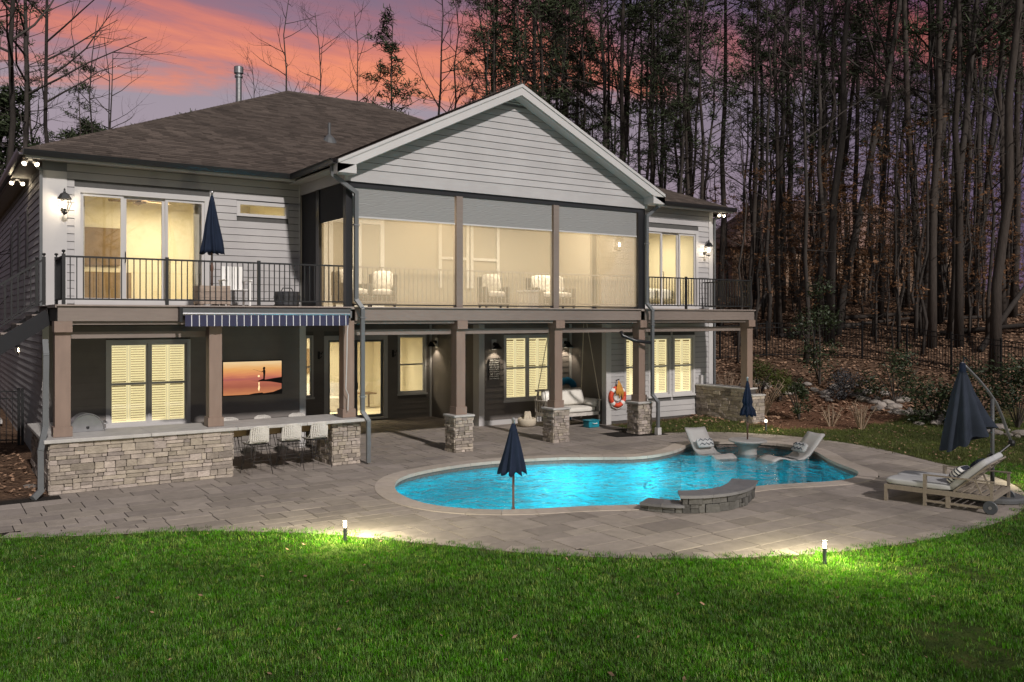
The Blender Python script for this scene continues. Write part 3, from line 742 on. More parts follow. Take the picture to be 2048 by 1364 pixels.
for (x, y, w, h) in pieces:
    cx_, cy_ = x + w / 2, y + h / 2
    corners = [(x + G_, y + G_), (x + w - G_, y + G_), (x + w - G_, y + h - G_), (x + G_, y + h - G_)]
    ins = [inside(px, py, PATIO) for px, py in corners]
    if not any(ins) and not inside(cx_, cy_, PATIO): continue
    dn, q, ed = nearest(cx_, cy_, PATIO)
    poly = corners; full = True
    # house side needs no cut (walls cover it); garden side is cut back to the border course
    db, qb, eb = nearest(cx_, cy_, border_line, False)
    if db < 1.1 + BORDER_W and not (qb == border_line[0]):
        nrm = Vector((eb[1], -eb[0])).normalized()
        s_in = (cx_ - qb[0]) * nrm.x + (cy_ - qb[1]) * nrm.y
        # outward side of the garden edge: away from the terrace centre
        tx, ty = qb[0] - 0.15 * nrm.x, qb[1] - 0.15 * nrm.y
        if not inside(tx, ty, PATIO): nrm = -nrm
        poly = clip(poly, qb[0] - nrm.x * (BORDER_W + .004), qb[1] - nrm.y * (BORDER_W + .004), nrm.x, nrm.y); full = False
        if len(poly) < 3 or abs(area(poly)) < 0.01: continue
        if all(p_ in corners for p_ in poly) and len(poly) == 4: full = True
    elif not all(ins):
        if cy_ < -0.3: continue
    if inside(cx_, cy_, cope_out) and nearest(cx_, cy_, cope_out)[0] > 0.6: continue
    dc, qc, ec = nearest(cx_, cy_, cope_out)
    if dc < 0.62 or inside(cx_, cy_, cope_out):
        nrm = Vector((ec[1], -ec[0])).normalized()          # outward of the pool
        p2 = clip(poly, qc[0] + nrm.x * 0.006, qc[1] + nrm.y * 0.006, -nrm.x, -nrm.y)
        if len(p2) < 3 or abs(area(p2)) < 0.01: continue
        if len(p2) != len(poly) or any(a_ != b_ for a_, b_ in zip(p2, poly)): full = False
        poly = p2
    d, l = depth_lat(cx_, cy_)
    if -2.3 > x and cy_ > 3.2 and x < -2.9: continue
    vis = abs(l) < 0.62 * d
    keep.append((d if vis else 99, poly, full, (x, y, w, h)))
keep.sort(key=lambda k: k[0] / (k[3][2] * k[3][3]) ** .5)
rest = MB()
for n_, (d, poly, full, (x, y, w, h)) in enumerate(keep):
    dz = rnd.uniform(-0.0012, 0.0012)
    if n_ < 290:
        if full:
            shared('paver', pv_me, patio, T(x + G_, y + G_, -0.05 + dz) @ Matrix.Diagonal((w - 2 * G_, h - 2 * G_, 0.05, 1)))
        else:
            MB().prism(poly, -0.05 + dz, dz).build('paver', 'paver', patio)
    else:
        rest.prism(poly, -0.05 + dz, dz)
o = rest.build('paving_field', 'paver_far', patio); tag(o, kind='stuff')
# border course laid end-on along the lawn
acc = 0.0; seg = 0.30; pts = [Vector(p_) for p_ in border_line]
def walk(pts, step):
    out = [(pts[0], (pts[1] - pts[0]).normalized())]; need = step
    for i in range(len(pts) - 1):
        a, b = pts[i], pts[i + 1]; Ln = (b - a).length; dr = (b - a) / max(Ln, 1e-9); pos = 0.0
        while Ln - pos >= need:
            pos += need; need = step; out.append((a + dr * pos, dr))
        need -= Ln - pos
    return out
st = walk(pts, seg)
for i in range(len(st) - 1):
    (p0, d0), (p1, d1) = st[i], st[i + 1]
    n0 = Vector((-d0.y, d0.x)); n1 = Vector((-d1.y, d1.x))
    if not inside(p0.x + n0.x * .15, p0.y + n0.y * .15, PATIO): n0 = -n0
    if not inside(p1.x + n1.x * .15, p1.y + n1.y * .15, PATIO): n1 = -n1
    g = (p1 - p0).normalized() * 0.005
    poly = [tuple(p0 + g), tuple(p1 - g), tuple(p1 - g + n1 * BORDER_W), tuple(p0 + g + n0 * BORDER_W)]
    if area(poly) < 0: poly.reverse()
    MB().prism(poly, -0.05, 0.003).build('border_paver', 'paver', patio)

# ------------------------------------------------------------------ swimming pool
pool = empty('swimming_pool', (2.2, -4.4, 0), 'freeform in-ground pool with bright turquoise water and pale stone coping', 'pool')
def fill(P, z, flip=False):
    bm = bmesh.new(); vs_ = [bm.verts.new((x, y, z)) for x, y in P]
    f = bm.faces.new(vs_); bmesh.ops.triangulate(bm, faces=[f]); bm.normal_update()
    me = bpy.data.meshes.new('m'); bm.to_mesh(me); bm.free(); return me
inner = offset(POOL, PN, 0.03)
WZ = -0.13
# shell: walls and a floor that shelves up to a tanning ledge at the far end
shell = MB(); nP = len(inner)
for zz in (-0.06, -1.45): shell.v += [(x, y, zz) for x, y in inner]
shell.f += [(i, nP + i, nP + (i + 1) % nP, (i + 1) % nP) for i in range(nP)]
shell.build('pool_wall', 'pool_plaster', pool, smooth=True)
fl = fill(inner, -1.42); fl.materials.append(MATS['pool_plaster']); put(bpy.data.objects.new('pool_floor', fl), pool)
LED = [p_ for p_ in POOL if p_[0] + 0.28 * p_[1] > 4.25 and p_[1] > -5.3]
if area(LED) < 0: LED.reverse()
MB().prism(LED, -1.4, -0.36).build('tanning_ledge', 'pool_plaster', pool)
for k_, (o1, zt) in enumerate(((0.0, -0.40), (0.35, -0.62), (0.7, -0.84))):
    STEP = [p_ for p_ in POOL if p_[0] + 0.25 * p_[1] > 3.3 - 0 + (-o1) and p_[1] < -5.6 and p_[0] > 4.7 - o1]
    if len(STEP) > 3:
        if area(STEP) < 0: STEP.reverse()
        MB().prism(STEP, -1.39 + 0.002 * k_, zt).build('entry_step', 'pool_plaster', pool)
wt = fill(offset(POOL, PN, 0.02), WZ); wt.materials.append(MATS['pool_water']); put(bpy.data.objects.new('water', wt), pool)
# waterline tile band
tb = MB(); a_ = offset(POOL, PN, 0.012)
for zz in (-0.052, -0.20): tb.v += [(x, y, zz) for x, y in a_]
tb.f += [(i, nP + i, nP + (i + 1) % nP, (i + 1) % nP) for i in range(nP)]
tb.build('waterline_tile', 'waterline_tile', pool)
# coping stones
cp = [Vector(p_) for p_ in POOL] + [Vector(POOL[0])]
st = walk(cp, 0.55)
NP_ = {i: PN[i] for i in range(nP)}
def outward(d): return Vector((d.y, -d.x))
def smooth_dir(p_):
    """edge direction averaged round p so neighbouring coping stones meet"""
    k = min(range(nP), key=lambda i: (POOL[i][0] - p_.x) ** 2 + (POOL[i][1] - p_.y) ** 2)
    return Vector(PN[k])
sub = walk(cp, 0.11)
sub_pts = [q_[0] for q_ in sub]
for i in range(0, len(sub_pts) - 1, 5):
    ch = sub_pts[i:i + 6]
    if len(ch) < 2: continue
    if len(ch) < 6 : ch = ch + [sub_pts[0]]
    ns = [smooth_dir(p_) for p_ in ch]
    poly = [tuple(p_ - n_ * 0.03) for p_, n_ in zip(ch, ns)] + [tuple(p_ + n_ * COPE_W) for p_, n_ in reversed(list(zip(ch, ns)))]
    # hairline joints
    poly = [(p_[0] + (sum(q_[0] for q_ in poly) / len(poly) - p_[0]) * 0.012, p_[1] + (sum(q_[1] for q_ in poly) / len(poly) - p_[1]) * 0.012) for p_ in poly]
    if area(poly) < 0: poly.reverse()
    MB().prism(poly, -0.055, 0.012).build('coping_stone', 'coping', pool)
# lamps set in the pool wall, lit
for x, y, dx_, dy_ in ((-1.3, -5.9, 0.3, 1), (2.3, -6.6, 0, 1), (-2.9, -4.2, 1, 0), (1.6, -2.4, 0, -1), (3.6, -3.6, 0, -1)):
    d, q, ed = nearest(x, y, POOL)
    dv = Vector((x - q[0], y - q[1])).normalized()
    m_ = MB(); m_.lathe([(0.0, 0.0), (0.11, 0.0), (0.10, 0.02), (0.0, 0.025)], 16)
    q3 = Vector((dv.x, dv.y, 0)).to_track_quat('Z', 'Y').to_matrix().to_4x4()
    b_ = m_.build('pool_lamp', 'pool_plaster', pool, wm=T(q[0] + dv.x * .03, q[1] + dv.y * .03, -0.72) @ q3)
    lamp('pool_light', (q[0] + dv.x * .75, q[1] + dv.y * .75, -0.80), 120, (0.70, 0.97, 1.0), size=0.25, parent=pool)
# raised spillway wall on the near edge
rw = empty('raised_spill_wall', (0.4, -7.6, 0), 'low curved dark stone wall with slate cap rising from the pool coping', 'wall')
CW = chaikin([(-0.55, -7.25), (-0.30, -7.72), (0.15, -8.02), (0.75, -8.12), (1.35, -7.98), (1.95, -7.58)], 2, closed=False)
CWv = [Vector(p_) for p_ in CW]
lens = [0]
for i in range(1, len(CWv)): lens.append(lens[-1] + (CWv[i] - CWv[i - 1]).length)
TOT = lens[-1]
def cw(u):
    u = max(0, min(TOT - 1e-6, u))
    for i in range(len(CWv) - 1):
        if lens[i + 1] >= u:
            k = (u - lens[i]) / (lens[i + 1] - lens[i]); p_ = CWv[i].lerp(CWv[i + 1], k); d = (CWv[i + 1] - CWv[i]).normalized()
            return p_.x, p_.y, math.atan2(d.y, d.x)
    return CWv[-1].x, CWv[-1].y, 0
def strip(u0, u1, w0, w1, z0, z1, name, mat, parent, n=8):
    a_, b_ = [], []
    for i in range(n + 1):
        x, y, an = cw(u0 + (u1 - u0) * i / n); nx2, ny2 = math.sin(an), -math.cos(an)
        a_.append((x + nx2 * w0, y + ny2 * w0)); b_.append((x - nx2 * w1, y - ny2 * w1))
    poly = a_ + b_[::-1]
    if area(poly) < 0: poly.reverse()
    m = MB(); n2 = n + 1
    return MB().prism(poly, z0, z1).build(name, mat, parent)
U1 = 0.72
strip(0.0, U1, -0.04, 0.38, -0.3, 0.10, 'wall_core', 'mortar', rw)
strip(U1, TOT, -0.04, 0.38, -0.3, 0.26, 'wall_core', 'mortar', rw, 14)
stone_face(rw, 0, 0, 0, U1, 0.0, 0.10, 51, rows=(0.09, 0.11), widths=(0.14, 0.3), meshes=STONE_D, depth=0.06, curve=lambda u: cw(u))
stone_face(rw, 0, 0, 0, TOT - U1, 0.0, 0.26, 52, rows=(0.08, 0.15), widths=(0.12, 0.3), meshes=STONE_D, depth=0.06, curve=lambda u: cw(u + U1))
for a_, b_ in ((0.0, 0.36), (0.365, 0.74)): strip(a_, b_, 0.07, 0.40, 0.10, 0.145, 'cap_slab', 'dark_slab', rw, 4)
k_ = (TOT - U1) / 4
for i in range(4): strip(U1 - 0.05 + i * k_ + .004, U1 - .05 + (i + 1) * k_ + (0.05 if i == 3 else 0), 0.07, 0.40, 0.26, 0.31, 'cap_slab', 'dark_slab', rw, 5)

# ------------------------------------------------------------------ house
house = empty('house', (1.3, 4, 0), 'two storey grey lap-sided house with brown shingled roof and gabled screen porch', 'house')
LW, BK, EN, RW_ = 3.0, 7.4, 4.15, 2.25        # wall planes (metres behind the deck front)
XL, XR = -8.6, 11.35
FZ = 3.56                                     # upper floor level
EZ = 6.78                                     # eave level
def holes(y0, y1, x0, x1, z0, z1, ops):
    """wall slab with rectangular openings, as a list of boxes"""
    xs = sorted({x0, x1} | {min(max(v, x0), x1) for o in ops for v in o[:2]}); zs = sorted({z0, z1} | {min(max(v, z0), z1) for o in ops for v in o[2:]})
    out = []
    for i in range(len(xs) - 1):
        for j in range(len(zs) - 1):
            mx, mz = (xs[i] + xs[i + 1]) / 2, (zs[j] + zs[j + 1]) / 2
            if any(o[0] < mx < o[1] and o[2] < mz < o[3] for o in ops): continue
            out.append((xs[i], xs[i + 1], y0, y1, zs[j], zs[j + 1]))
    return out
def casing(name, x0, x1, z0, z1, y, t=0.10, mat='trim', parent=house, d0=0.035, d1=0.09, bottom=True):
    """window or door: the surround as the part's own mesh"""
    m = MB(); m.box(x0, x0 + t, y - d0, y + d1, z0, z1); m.box(x1 - t, x1, y - d0, y + d1, z0, z1); m.box(x0 + t, x1 - t, y - d0, y + d1, z1 - t, z1)
    if bottom: m.box(x0 + t, x1 - t, y - d0, y + d1, z0, z0 + t * .8)
    return m.build(name, mat, parent)
def shutter(parent, x0, x1, z0, z1, y, tilt=0.85):
    """one leaf of an interior louvred shutter"""
    s = 0.045; m = MB(); m.box(x0, x0 + s, y, y + .028, z0, z1); m.box(x1 - s, x1, y, y + .028, z0, z1)
    for zz in (z0, z1 - .07, (z0 + z1) / 2 - .035): m.box(x0 + s, x1 - s, y, y + .028, zz, zz + .07)
    m.build('shutter_leaf', 'glow_shutter', parent)
    m = MB(); zz = z0 + .10
    while zz < z1 - .10:
        if not abs(zz - (z0 + z1) / 2) < .06: m.box(x0 + s + .004, x1 - s - .004, -.026, .026, -.004, .004, T(0, y + .014, zz) @ RX(-tilt))
        zz += .056
    o = m.build('louvre', 'glow_shutter', parent); tag(o, kind='stuff')
def hung_window(x0, x1, z0, z1, y, panes=1, frame='downspout', shutters=0, back='lit_backing', t=0.085, casemat='trim', lit=True, pm='window_glass'):
    w = casing('window', x0, x1, z0, z1, y, t, casemat)
    ix0, ix1, iz0, iz1 = x0 + t, x1 - t, z0 + t * .8, z1 - t
    n = panes; cw_ = (ix1 - ix0) / n; zm = (iz0 + iz1) / 2
    for i in range(n):
        a, b = ix0 + i * cw_, ix0 + (i + 1) * cw_
        m = MB(); f = 0.04
        ea = a if i == 0 else a + .025; eb = b if i == n - 1 else b - .025
        m.box(ea, ea + f, y + .01, y + .06, iz0, iz1); m.box(eb - f, eb, y + .01, y + .06, iz0, iz1); m.box(ea + f, eb - f, y + .01, y + .06, iz0, iz0 + f + .01); m.box(ea + f, eb - f, y + .01, y + .06, iz1 - f, iz1); m.box(ea + f, eb - f, y + .006, y + .055, zm - .025, zm + .025)
        m.build('sash', casemat, w)
        for za, zb in ((iz0 + f, zm - .025), (zm + .025, iz1 - f)): B('pane', pm, w, (ea + f, eb - f, y + .030, y + .036, za, zb))
        if shutters:
            k = (eb - ea - .02) / shutters
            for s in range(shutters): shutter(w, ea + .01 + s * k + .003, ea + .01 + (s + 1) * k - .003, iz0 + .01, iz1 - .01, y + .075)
        if i: B('mullion', casemat, w, (a - .025, a + .025, y - .02, y + .07, iz0, iz1))
    if back: B('lit_interior', back, w, (ix0, ix1, y + .16, y + .17, iz0, iz1))
    B('sill', casemat, w, (x0 - .03, x1 + .03, y - .07, y - .036, z0 - .03, z0 + .03))
    return w
def slider(name, x0, x1, z0, z1, y, n, t=0.12, back='lit_shade', backd=.18, frame='trim', fixed=(), pm='door_glass', drop=0.0):
    """sliding glass door with n leaves"""
    d = casing(name, x0, x1, z0, z1, y, t, 'trim', bottom=False)
    B('threshold', 'trim', d, (x0, x1, y - .06, y + .09, z0 - .02, z0 + .04))
    ix0, ix1, iz0, iz1 = x0 + t, x1 - t, z0 + .04, z1 - t; k = (ix1 - ix0) / n; s = 0.065
    for i in range(n):
        a, b = ix0 + i * k, ix0 + (i + 1) * k; yy = y + (.0 if i % 2 == 0 else .045)
        m = MB(); m.box(a, a + s, yy, yy + .04, iz0, iz1); m.box(b - s, b, yy, yy + .04, iz0, iz1); m.box(a + s, b - s, yy, yy + .04, iz0, iz0 + .09); m.box(a + s, b - s, yy, yy + .04, iz1 - s, iz1)
        lf = m.build('door_leaf', frame, d)
        B('pane', pm, lf, (a + s, b - s, yy + .016, yy + .022, iz0 + .09, iz1 - s))
    hx = ix0 + k
    MB().tube([(hx + .03, y - .005, z0 + .95), (hx + .03, y - .045, z0 + .97), (hx + .03, y - .045, z0 + 1.17), (hx + .03, y - .005, z0 + 1.19)], .012, 6).build('handle', 'black_metal', d)
    if back: B('lit_interior', back, d, (ix0, ix1, y + backd, y + backd + .01, iz0 + drop, iz1))
    return d

# --- lower storey walls
OP_L = [(-7.36, -5.52, .80, 2.80)]
wl_ = B('wall', 'taupe_gap', house, *holes(LW, LW + .14, XL, -2.83, -.05, 3.22, OP_L))
siding(wl_, XL + .1, -2.84, LW - .002, -.04, 3.2, OP_L, mat='taupe_wall', gap=.003)
B('corner_board', 'trim', house, (-2.84, -2.68, LW - .035, LW + .16, 0, 3.22))
B('corner_board', 'trim', house, (XL - .03, XL + .1, LW - .035, LW + .02, -.05, 3.22))
B('wall', 'taupe_wall', house, (-2.83, -2.69, LW + .16, BK, 0, 3.22))
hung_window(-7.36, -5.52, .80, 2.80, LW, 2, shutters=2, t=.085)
OP_C = [(-1.06, -.77, .82, 2.76), (-.42, 1.76, .05, 2.74), (2.13, 3.19, .78, 2.76)]
wc = B('wall', 'taupe_gap', house, *holes(BK, BK + .14, -2.69, 3.38, -.05, 3.22, OP_C))
siding(wc, -2.69, 3.36, BK - .002, -.04, 3.2, OP_C, mat='taupe_wall', gap=.003)
hung_window(-1.06, -.77, .82, 2.76, BK, 1, t=.05, back=None)
slider('sliding_door', -.42, 1.76, .06, 2.74, BK, 2, t=.14, back=None, frame='downspout')
hung_window(2.13, 3.19, .78, 2.76, BK, 1, t=.07, back=None)
wd = B('wall', 'taupe_wall', house, (3.36, 3.5, EN + .14, BK, -.05, 3.22))
B('corner_board', 'trim', house, (3.30, 3.365, BK - .09, BK - .03, 0, 3.2))
OP_E = [(4.16, 6.0, .70, 2.78)]
we = B('wall', 'taupe_gap', house, *holes(EN, EN + .14, 3.36, 6.86, -.05, 3.22, OP_E))
siding(we, 3.46, 6.8, EN - .002, .16, 3.2, OP_E, mat='taupe_wall', gap=.003)
B('foundation_strip', 'trim', house, (3.45, 6.8, EN - .03, EN - .002, -.02, .15))
B('corner_board', 'trim', house, (3.24, 3.44, EN - .035, EN + .0, 0, 3.2), (3.24, 3.36, EN, EN + .3, 0, 3.2))
B('corner_board', 'trim', house, (6.72, 6.79, EN - .07, EN - .035, 0, 3.2))
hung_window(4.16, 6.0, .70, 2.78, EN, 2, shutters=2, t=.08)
wf = B('wall', 'taupe_wall', house, (6.8, 6.94, RW_ + .14, EN, -.05, 3.22))
OP_G = [(7.42, 8.16, .76, 2.74), (8.44, 9.44, .76, 2.74), (9.52, 10.54, .76, 2.74)]
wg = B('wall', 'lap_shadow_gap', house, *holes(RW_, RW_ + .14, 6.74, XR, -.1, 3.3, OP_G))
siding(wg, 6.88, XR - .16, RW_ - .002, .10, 3.28, OP_G)
B('foundation_strip', 'mortar', house, (6.74, XR, RW_ - .012, RW_ + .1, -.3, .095))
B('corner_board', 'trim', house, (6.68, 6.88, RW_ - .04, RW_ - .001, -.02, 3.28), (6.70, 6.80, RW_, RW_ + .2, -.02, 3.28))
B('corner_board', 'trim', house, (XR - .16, XR + .03, RW_ - .04, RW_ + .02, -.02, 3.28))
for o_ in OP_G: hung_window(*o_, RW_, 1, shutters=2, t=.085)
# --- side walls and back
def side_wall(x, y0, y1, z0, z1, face, name='wall'):
    w = B(name, 'lap_shadow_gap', house, (x, x + .14, y0, y1, z0, z1) if face < 0 else (x - .14, x, y0, y1, z0, z1))
    if face < 0: siding(w, 0, y1 - y0, 0, z0 + .1, z1, rot=T(x - .002, y1, 0) @ RZ(-math.pi / 2))
    else: siding(w, 0, y1 - y0, 0, z0 + .1, z1, rot=T(x + .002, y0, 0) @ RZ(math.pi / 2))
    return w
side_wall(XL, LW + .1, 19.6, -.1, 6.8, -1)
side_wall(XR, RW_ + .14, 19.6, -.1, 6.9, 1)
B('wall', 'siding', house, (XL, XR, 19.6, 19.74, 0, 6.8))
for yy in (6.2, 8.4, 10.8):                   # narrow windows down the side
    w = B('window', 'trim', house, (XL - .05, XL - .002, yy, yy + .5, 4.35, 6.05))
    B('pane', 'black_metal', w, (XL - .056, XL - .051, yy + .08, yy + .42, 4.43, 5.97))
# --- upper storey walls
OP_UL = [(-8.0, -5.07, FZ, 6.21), (-4.43, -3.13, 5.80, 6.17)]
wu = B('wall', 'lap_shadow_gap', house, *holes(LW, LW + .14, XL, -2.66, 3.30, 6.8, OP_UL))
siding(wu, XL + .45, -2.83, LW - .002, 3.62, 6.76, OP_UL)
B('corner_board', 'trim', house, (XL - .03, XL + .45, LW - .04, LW + .02, 3.3, 6.52))
B('corner_board', 'downspout', house, (XL - .03, XL + .45, LW - .04, LW + .02, 6.52, 6.78))  # darker top length stands in for the eave's shadow
B('frieze_board', 'trim', house, (-2.86, -2.82, LW - .03, LW + .02, 3.6, 6.76))
slider('sliding_door', -8.0, -5.07, FZ + .06, 6.21, LW, 3, t=.12, back=None)
w = casing('window', -4.43, -3.13, 5.80, 6.17, LW, .085); B('pane', 'window_glass', w, (-4.35, -3.21, LW + .03, LW + .036, 5.87, 6.09))
OP_UR = [(8.18, 10.70, FZ, 6.21)]
wr = B('wall', 'lap_shadow_gap', house, *holes(RW_, RW_ + .14, 6.45, XR, 3.32, 6.92, OP_UR))
siding(wr, 6.45, XR - .16, RW_ - .002, 3.62, 6.9, OP_UR)
B('corner_board', 'trim', house, (XR - .16, XR + .03, RW_ - .04, RW_ + .02, 3.3, 6.9))
slider('sliding_door', 8.18, 10.70, FZ + .06, 6.21, RW_, 3, t=.12, back=None, pm='window_glass')
# room behind the far sliding door, lit, with a framed picture and a bed
def lit_room(x0, x1, y0, y1, z0, z1, power, col=(1.0, 0.89, 0.68)):
    """plastered room behind the glass with its ceiling lamp on"""
    rm = MB(); rm.add([(x0, y0, z0), (x1, y0, z0), (x1, y1, z0), (x0, y1, z0), (x0, y0, z1), (x1, y0, z1), (x1, y1, z1), (x0, y1, z1)], [(0, 1, 2, 3), (7, 6, 5, 4), (2, 6, 7, 3), (1, 5, 6, 2), (3, 7, 4, 0)])
    r = rm.build('room_lining', 'room_wall', house)
    lamp('room_light', ((x0 + x1) / 2, (y0 + y1) / 2, z1 - .25), power, col, 'AREA', 1.5, house, direction=(0, 0, -1))
    return r
room = lit_room(XL + .2, -2.9, LW + .16, 6.9, 3.58, 6.55, 190)
m = MB(); m.tube([(-6.3, 4.6, 6.5), (-6.3, 4.6, 6.25)], .03, 8); m.lathe([(.0, 6.12), (.12, 6.14), (.12, 6.24), (.04, 6.27)], 14, T(-6.3, 4.6, 0))
fan = m.build('ceiling_fan', 'room_wood', room)
for i in range(5): MB().box(.1, .75, -.07, .07, -.006, .006, T(-6.3, 4.6, 6.19) @ RZ(i * 1.2566 + .3) @ RX(.2)).build('fan_blade', 'room_wood', fan)
B('dresser', 'room_wood', room, (-7.6, -6.2, 6.4, 6.88, 3.6, 4.5)); B('mirror_frame', 'room_wood', room, (-7.4, -6.4, 6.84, 6.89, 4.7, 5.7)); B('curtain', 'swing_cushion', room, (-8.2, -7.75, LW + .3, LW + .38, 3.6, 6.3)); B('curtain', 'swing_cushion', room, (-5.35, -4.9, LW + .3, LW + .38, 3.6, 6.3))
room = lit_room(-2.55, 3.32, BK + .16, 11.8, .03, 2.95, 215)
B('sofa_base', 'swing_cushion', room, (-.2, 1.9, 10.2, 11.2, .05, .5)); B('sofa_back', 'swing_cushion', room, (-.2, 1.9, 11.2, 11.45, .05, .95)); B('side_table', 'room_wood', room, (2.2, 2.8, 10.4, 11.0, .55, .6), (2.25, 2.3, 10.45, 10.5, .05, .55), (2.7, 2.75, 10.9, 10.95, .05, .55)); B('wall_picture', 'room_wood', room, (.2, 1.5, 11.74, 11.78, 1.3, 2.2)); B('doorway', 'white_paint', room, (-2.0, -1.9, 11.7, 11.79, .05, 2.2), (-1.0, -.9, 11.7, 11.79, .05, 2.2), (-2.0, -.9, 11.7, 11.79, 2.2, 2.3)); B('column', 'white_paint', room, (2.5, 2.75, 9.2, 9.45, .05, 2.94))
room = lit_room(7.6, 11.15, RW_ + .16, 5.6, 3.58, 6.5, 110)
B('picture_frame', 'room_wood', room, (9.6, 9.64, 5.54, 5.58, 4.9, 5.9), (10.7, 10.74, 5.54, 5.58, 4.9, 5.9), (9.64, 10.7, 5.54, 5.58, 4.9, 4.94), (9.64, 10.7, 5.54, 5.58, 5.86, 5.9))
B('bed', 'room_wood', room, (9.2, 11.0, 5.3, 5.4, 3.6, 4.75)); soft_box('mattress', 'swing_cushion', room, (1.7, 1.9, .4), T(10.1, 4.35, 4.1))

# --- gabled screen porch
PX0, PX1, PY = -2.83, 6.38, 0.10
RX_, RZ_ = 1.775, 9.22                         # ridge of the gable
SL = 0.485
def gable_line(z): return (RZ_ - .16 - z) / SL
gw = MB(); gw.add([(PX0, PY + .0, 6.42), (PX1, PY, 6.42), (PX1, PY, 6.82), (RX_, PY, RZ_ - .1), (PX0, PY, 6.82)], [(0, 1, 2, 3, 4)])
gw.add([(PX0, PY + .1, 6.42), (PX1, PY + .1, 6.42), (PX1, PY + .1, 6.82), (RX_, PY + .1, RZ_ - .1), (PX0, PY + .1, 6.82)], [(4, 3, 2, 1, 0)])
gwall = gw.build('gable_wall', 'lap_shadow_gap', house)
def gx(z, zt):
    k = gable_line(zt)
    return max(PX0, RX_ - k), min(PX1, RX_ + k)
# boards, each cut to the rake
z = 6.42; nrow = 0
while z < 8.72:
    zt = z + (.30 if nrow == 0 else .172)
    a0, b0 = RX_ - gable_line(z), RX_ + gable_line(z); a1, b1 = RX_ - gable_line(zt), RX_ + gable_line(zt)
    a0, a1 = max(a0, PX0), max(a1, PX0); b0, b1 = min(b0, PX1), min(b1, PX1)
    zb = zt - .011
    m = MB(); m.add([(a0, PY - .032, z), (b0, PY - .032, z), (b1, PY - .014, zb), (a1, PY - .014, zb), (a0, PY - .002, z), (b0, PY - .002, z), (b1, PY - .002, zb), (a1, PY - .002, zb)],
                    [(0, 1, 2, 3), (5, 4, 7, 6), (4, 5, 1, 0), (3, 2, 6, 7), (4, 0, 3, 7), (1, 5, 6, 2)])
    m.build('siding_board', 'siding', gwall); z = zt; nrow += 1
B('gable_band', 'downspout', gwall, (RX_ - gable_line(8.72) , RX_ + gable_line(8.72), PY - .05, PY - .002, 8.72, 8.75))
z = 8.78
while z < 9.0:
    k = gable_line(z + .04); B('vent_slat', 'trim', gwall, (RX_ - k, RX_ + k, PY - .06, PY - .01, z, z + .035)); z += .06
# side trim of the porch head and the frame
B('side_frieze', 'siding', house, (PX0, PX0 + .06, PY + .1, LW, 6.42, 6.76)); B('side_frieze', 'siding', house, (PX1 - .06, PX1, PY + .1, RW_, 6.42, 6.80))
B('header_beam', 'gutter', house, (PX0 + .03, PX1 - .03, PY + .02, PY + .14, 6.30, 6.42))
for x in (PX0 + .02, .10, 3.08, PX1 - .30):
    B('porch_post', 'gutter' if x < 0 or x > 6 else 'brown_trim', house, (x, x + (.16 if x < 0 else .26 if x > 6 else .18), PY + .0, PY + .16, FZ, 6.30))
for x0, x1 in ((PX0 + .18, .10), (.28, 3.08), (3.26, PX1 - .30)):
    s = B('screen_panel', 'insect_screen', house, (x0, x1, PY + .085, PY + .088, FZ + .06, 5.66))
    B('screen_sill', 'gutter', s, (x0, x1, PY + .03, PY + .12, FZ + .03, FZ + .06))
    sh = B('solar_shade', 'solar_shade', house, (x0 + .015, x1 - .03, PY + .05, PY + .056, 5.64, 6.30)); B('hem_bar', 'trim', sh, (x0 + .01, x1 - .025, PY + .035, PY + .07, 5.605, 5.64))
    m = MB(); m.box(x0, x1, PY + .20, PY + .235, 4.47, 4.50); m.box(x0, x1, PY + .205, PY + .23, FZ + .10, FZ + .13)
    rl = m.build('porch_rail', 'weathered_white', house)
    n = int((x1 - x0) / .115)
    bal = MB()
    for i in range(n): bal.box(-.008, .008, -.008, .008, 0, .81) if i == 0 else None
    bme = bal.mesh('baluster'); bme.materials.append(MATS['weathered_white'])
    for i in range(1, n): shared('baluster', bme, rl, T(x0 + i * (x1 - x0) / n, PY + .218, FZ + .13))
# side of the porch: dark screens
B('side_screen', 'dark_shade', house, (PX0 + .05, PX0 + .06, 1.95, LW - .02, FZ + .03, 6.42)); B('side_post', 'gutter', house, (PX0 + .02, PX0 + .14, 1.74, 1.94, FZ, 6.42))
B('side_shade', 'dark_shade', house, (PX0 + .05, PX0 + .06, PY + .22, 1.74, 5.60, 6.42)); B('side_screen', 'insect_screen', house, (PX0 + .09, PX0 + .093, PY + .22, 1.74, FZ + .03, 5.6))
B('side_screen', 'insect_screen', house, (PX1 - .06, PX1 - .057, PY + .2, RW_, FZ + .03, 6.42))
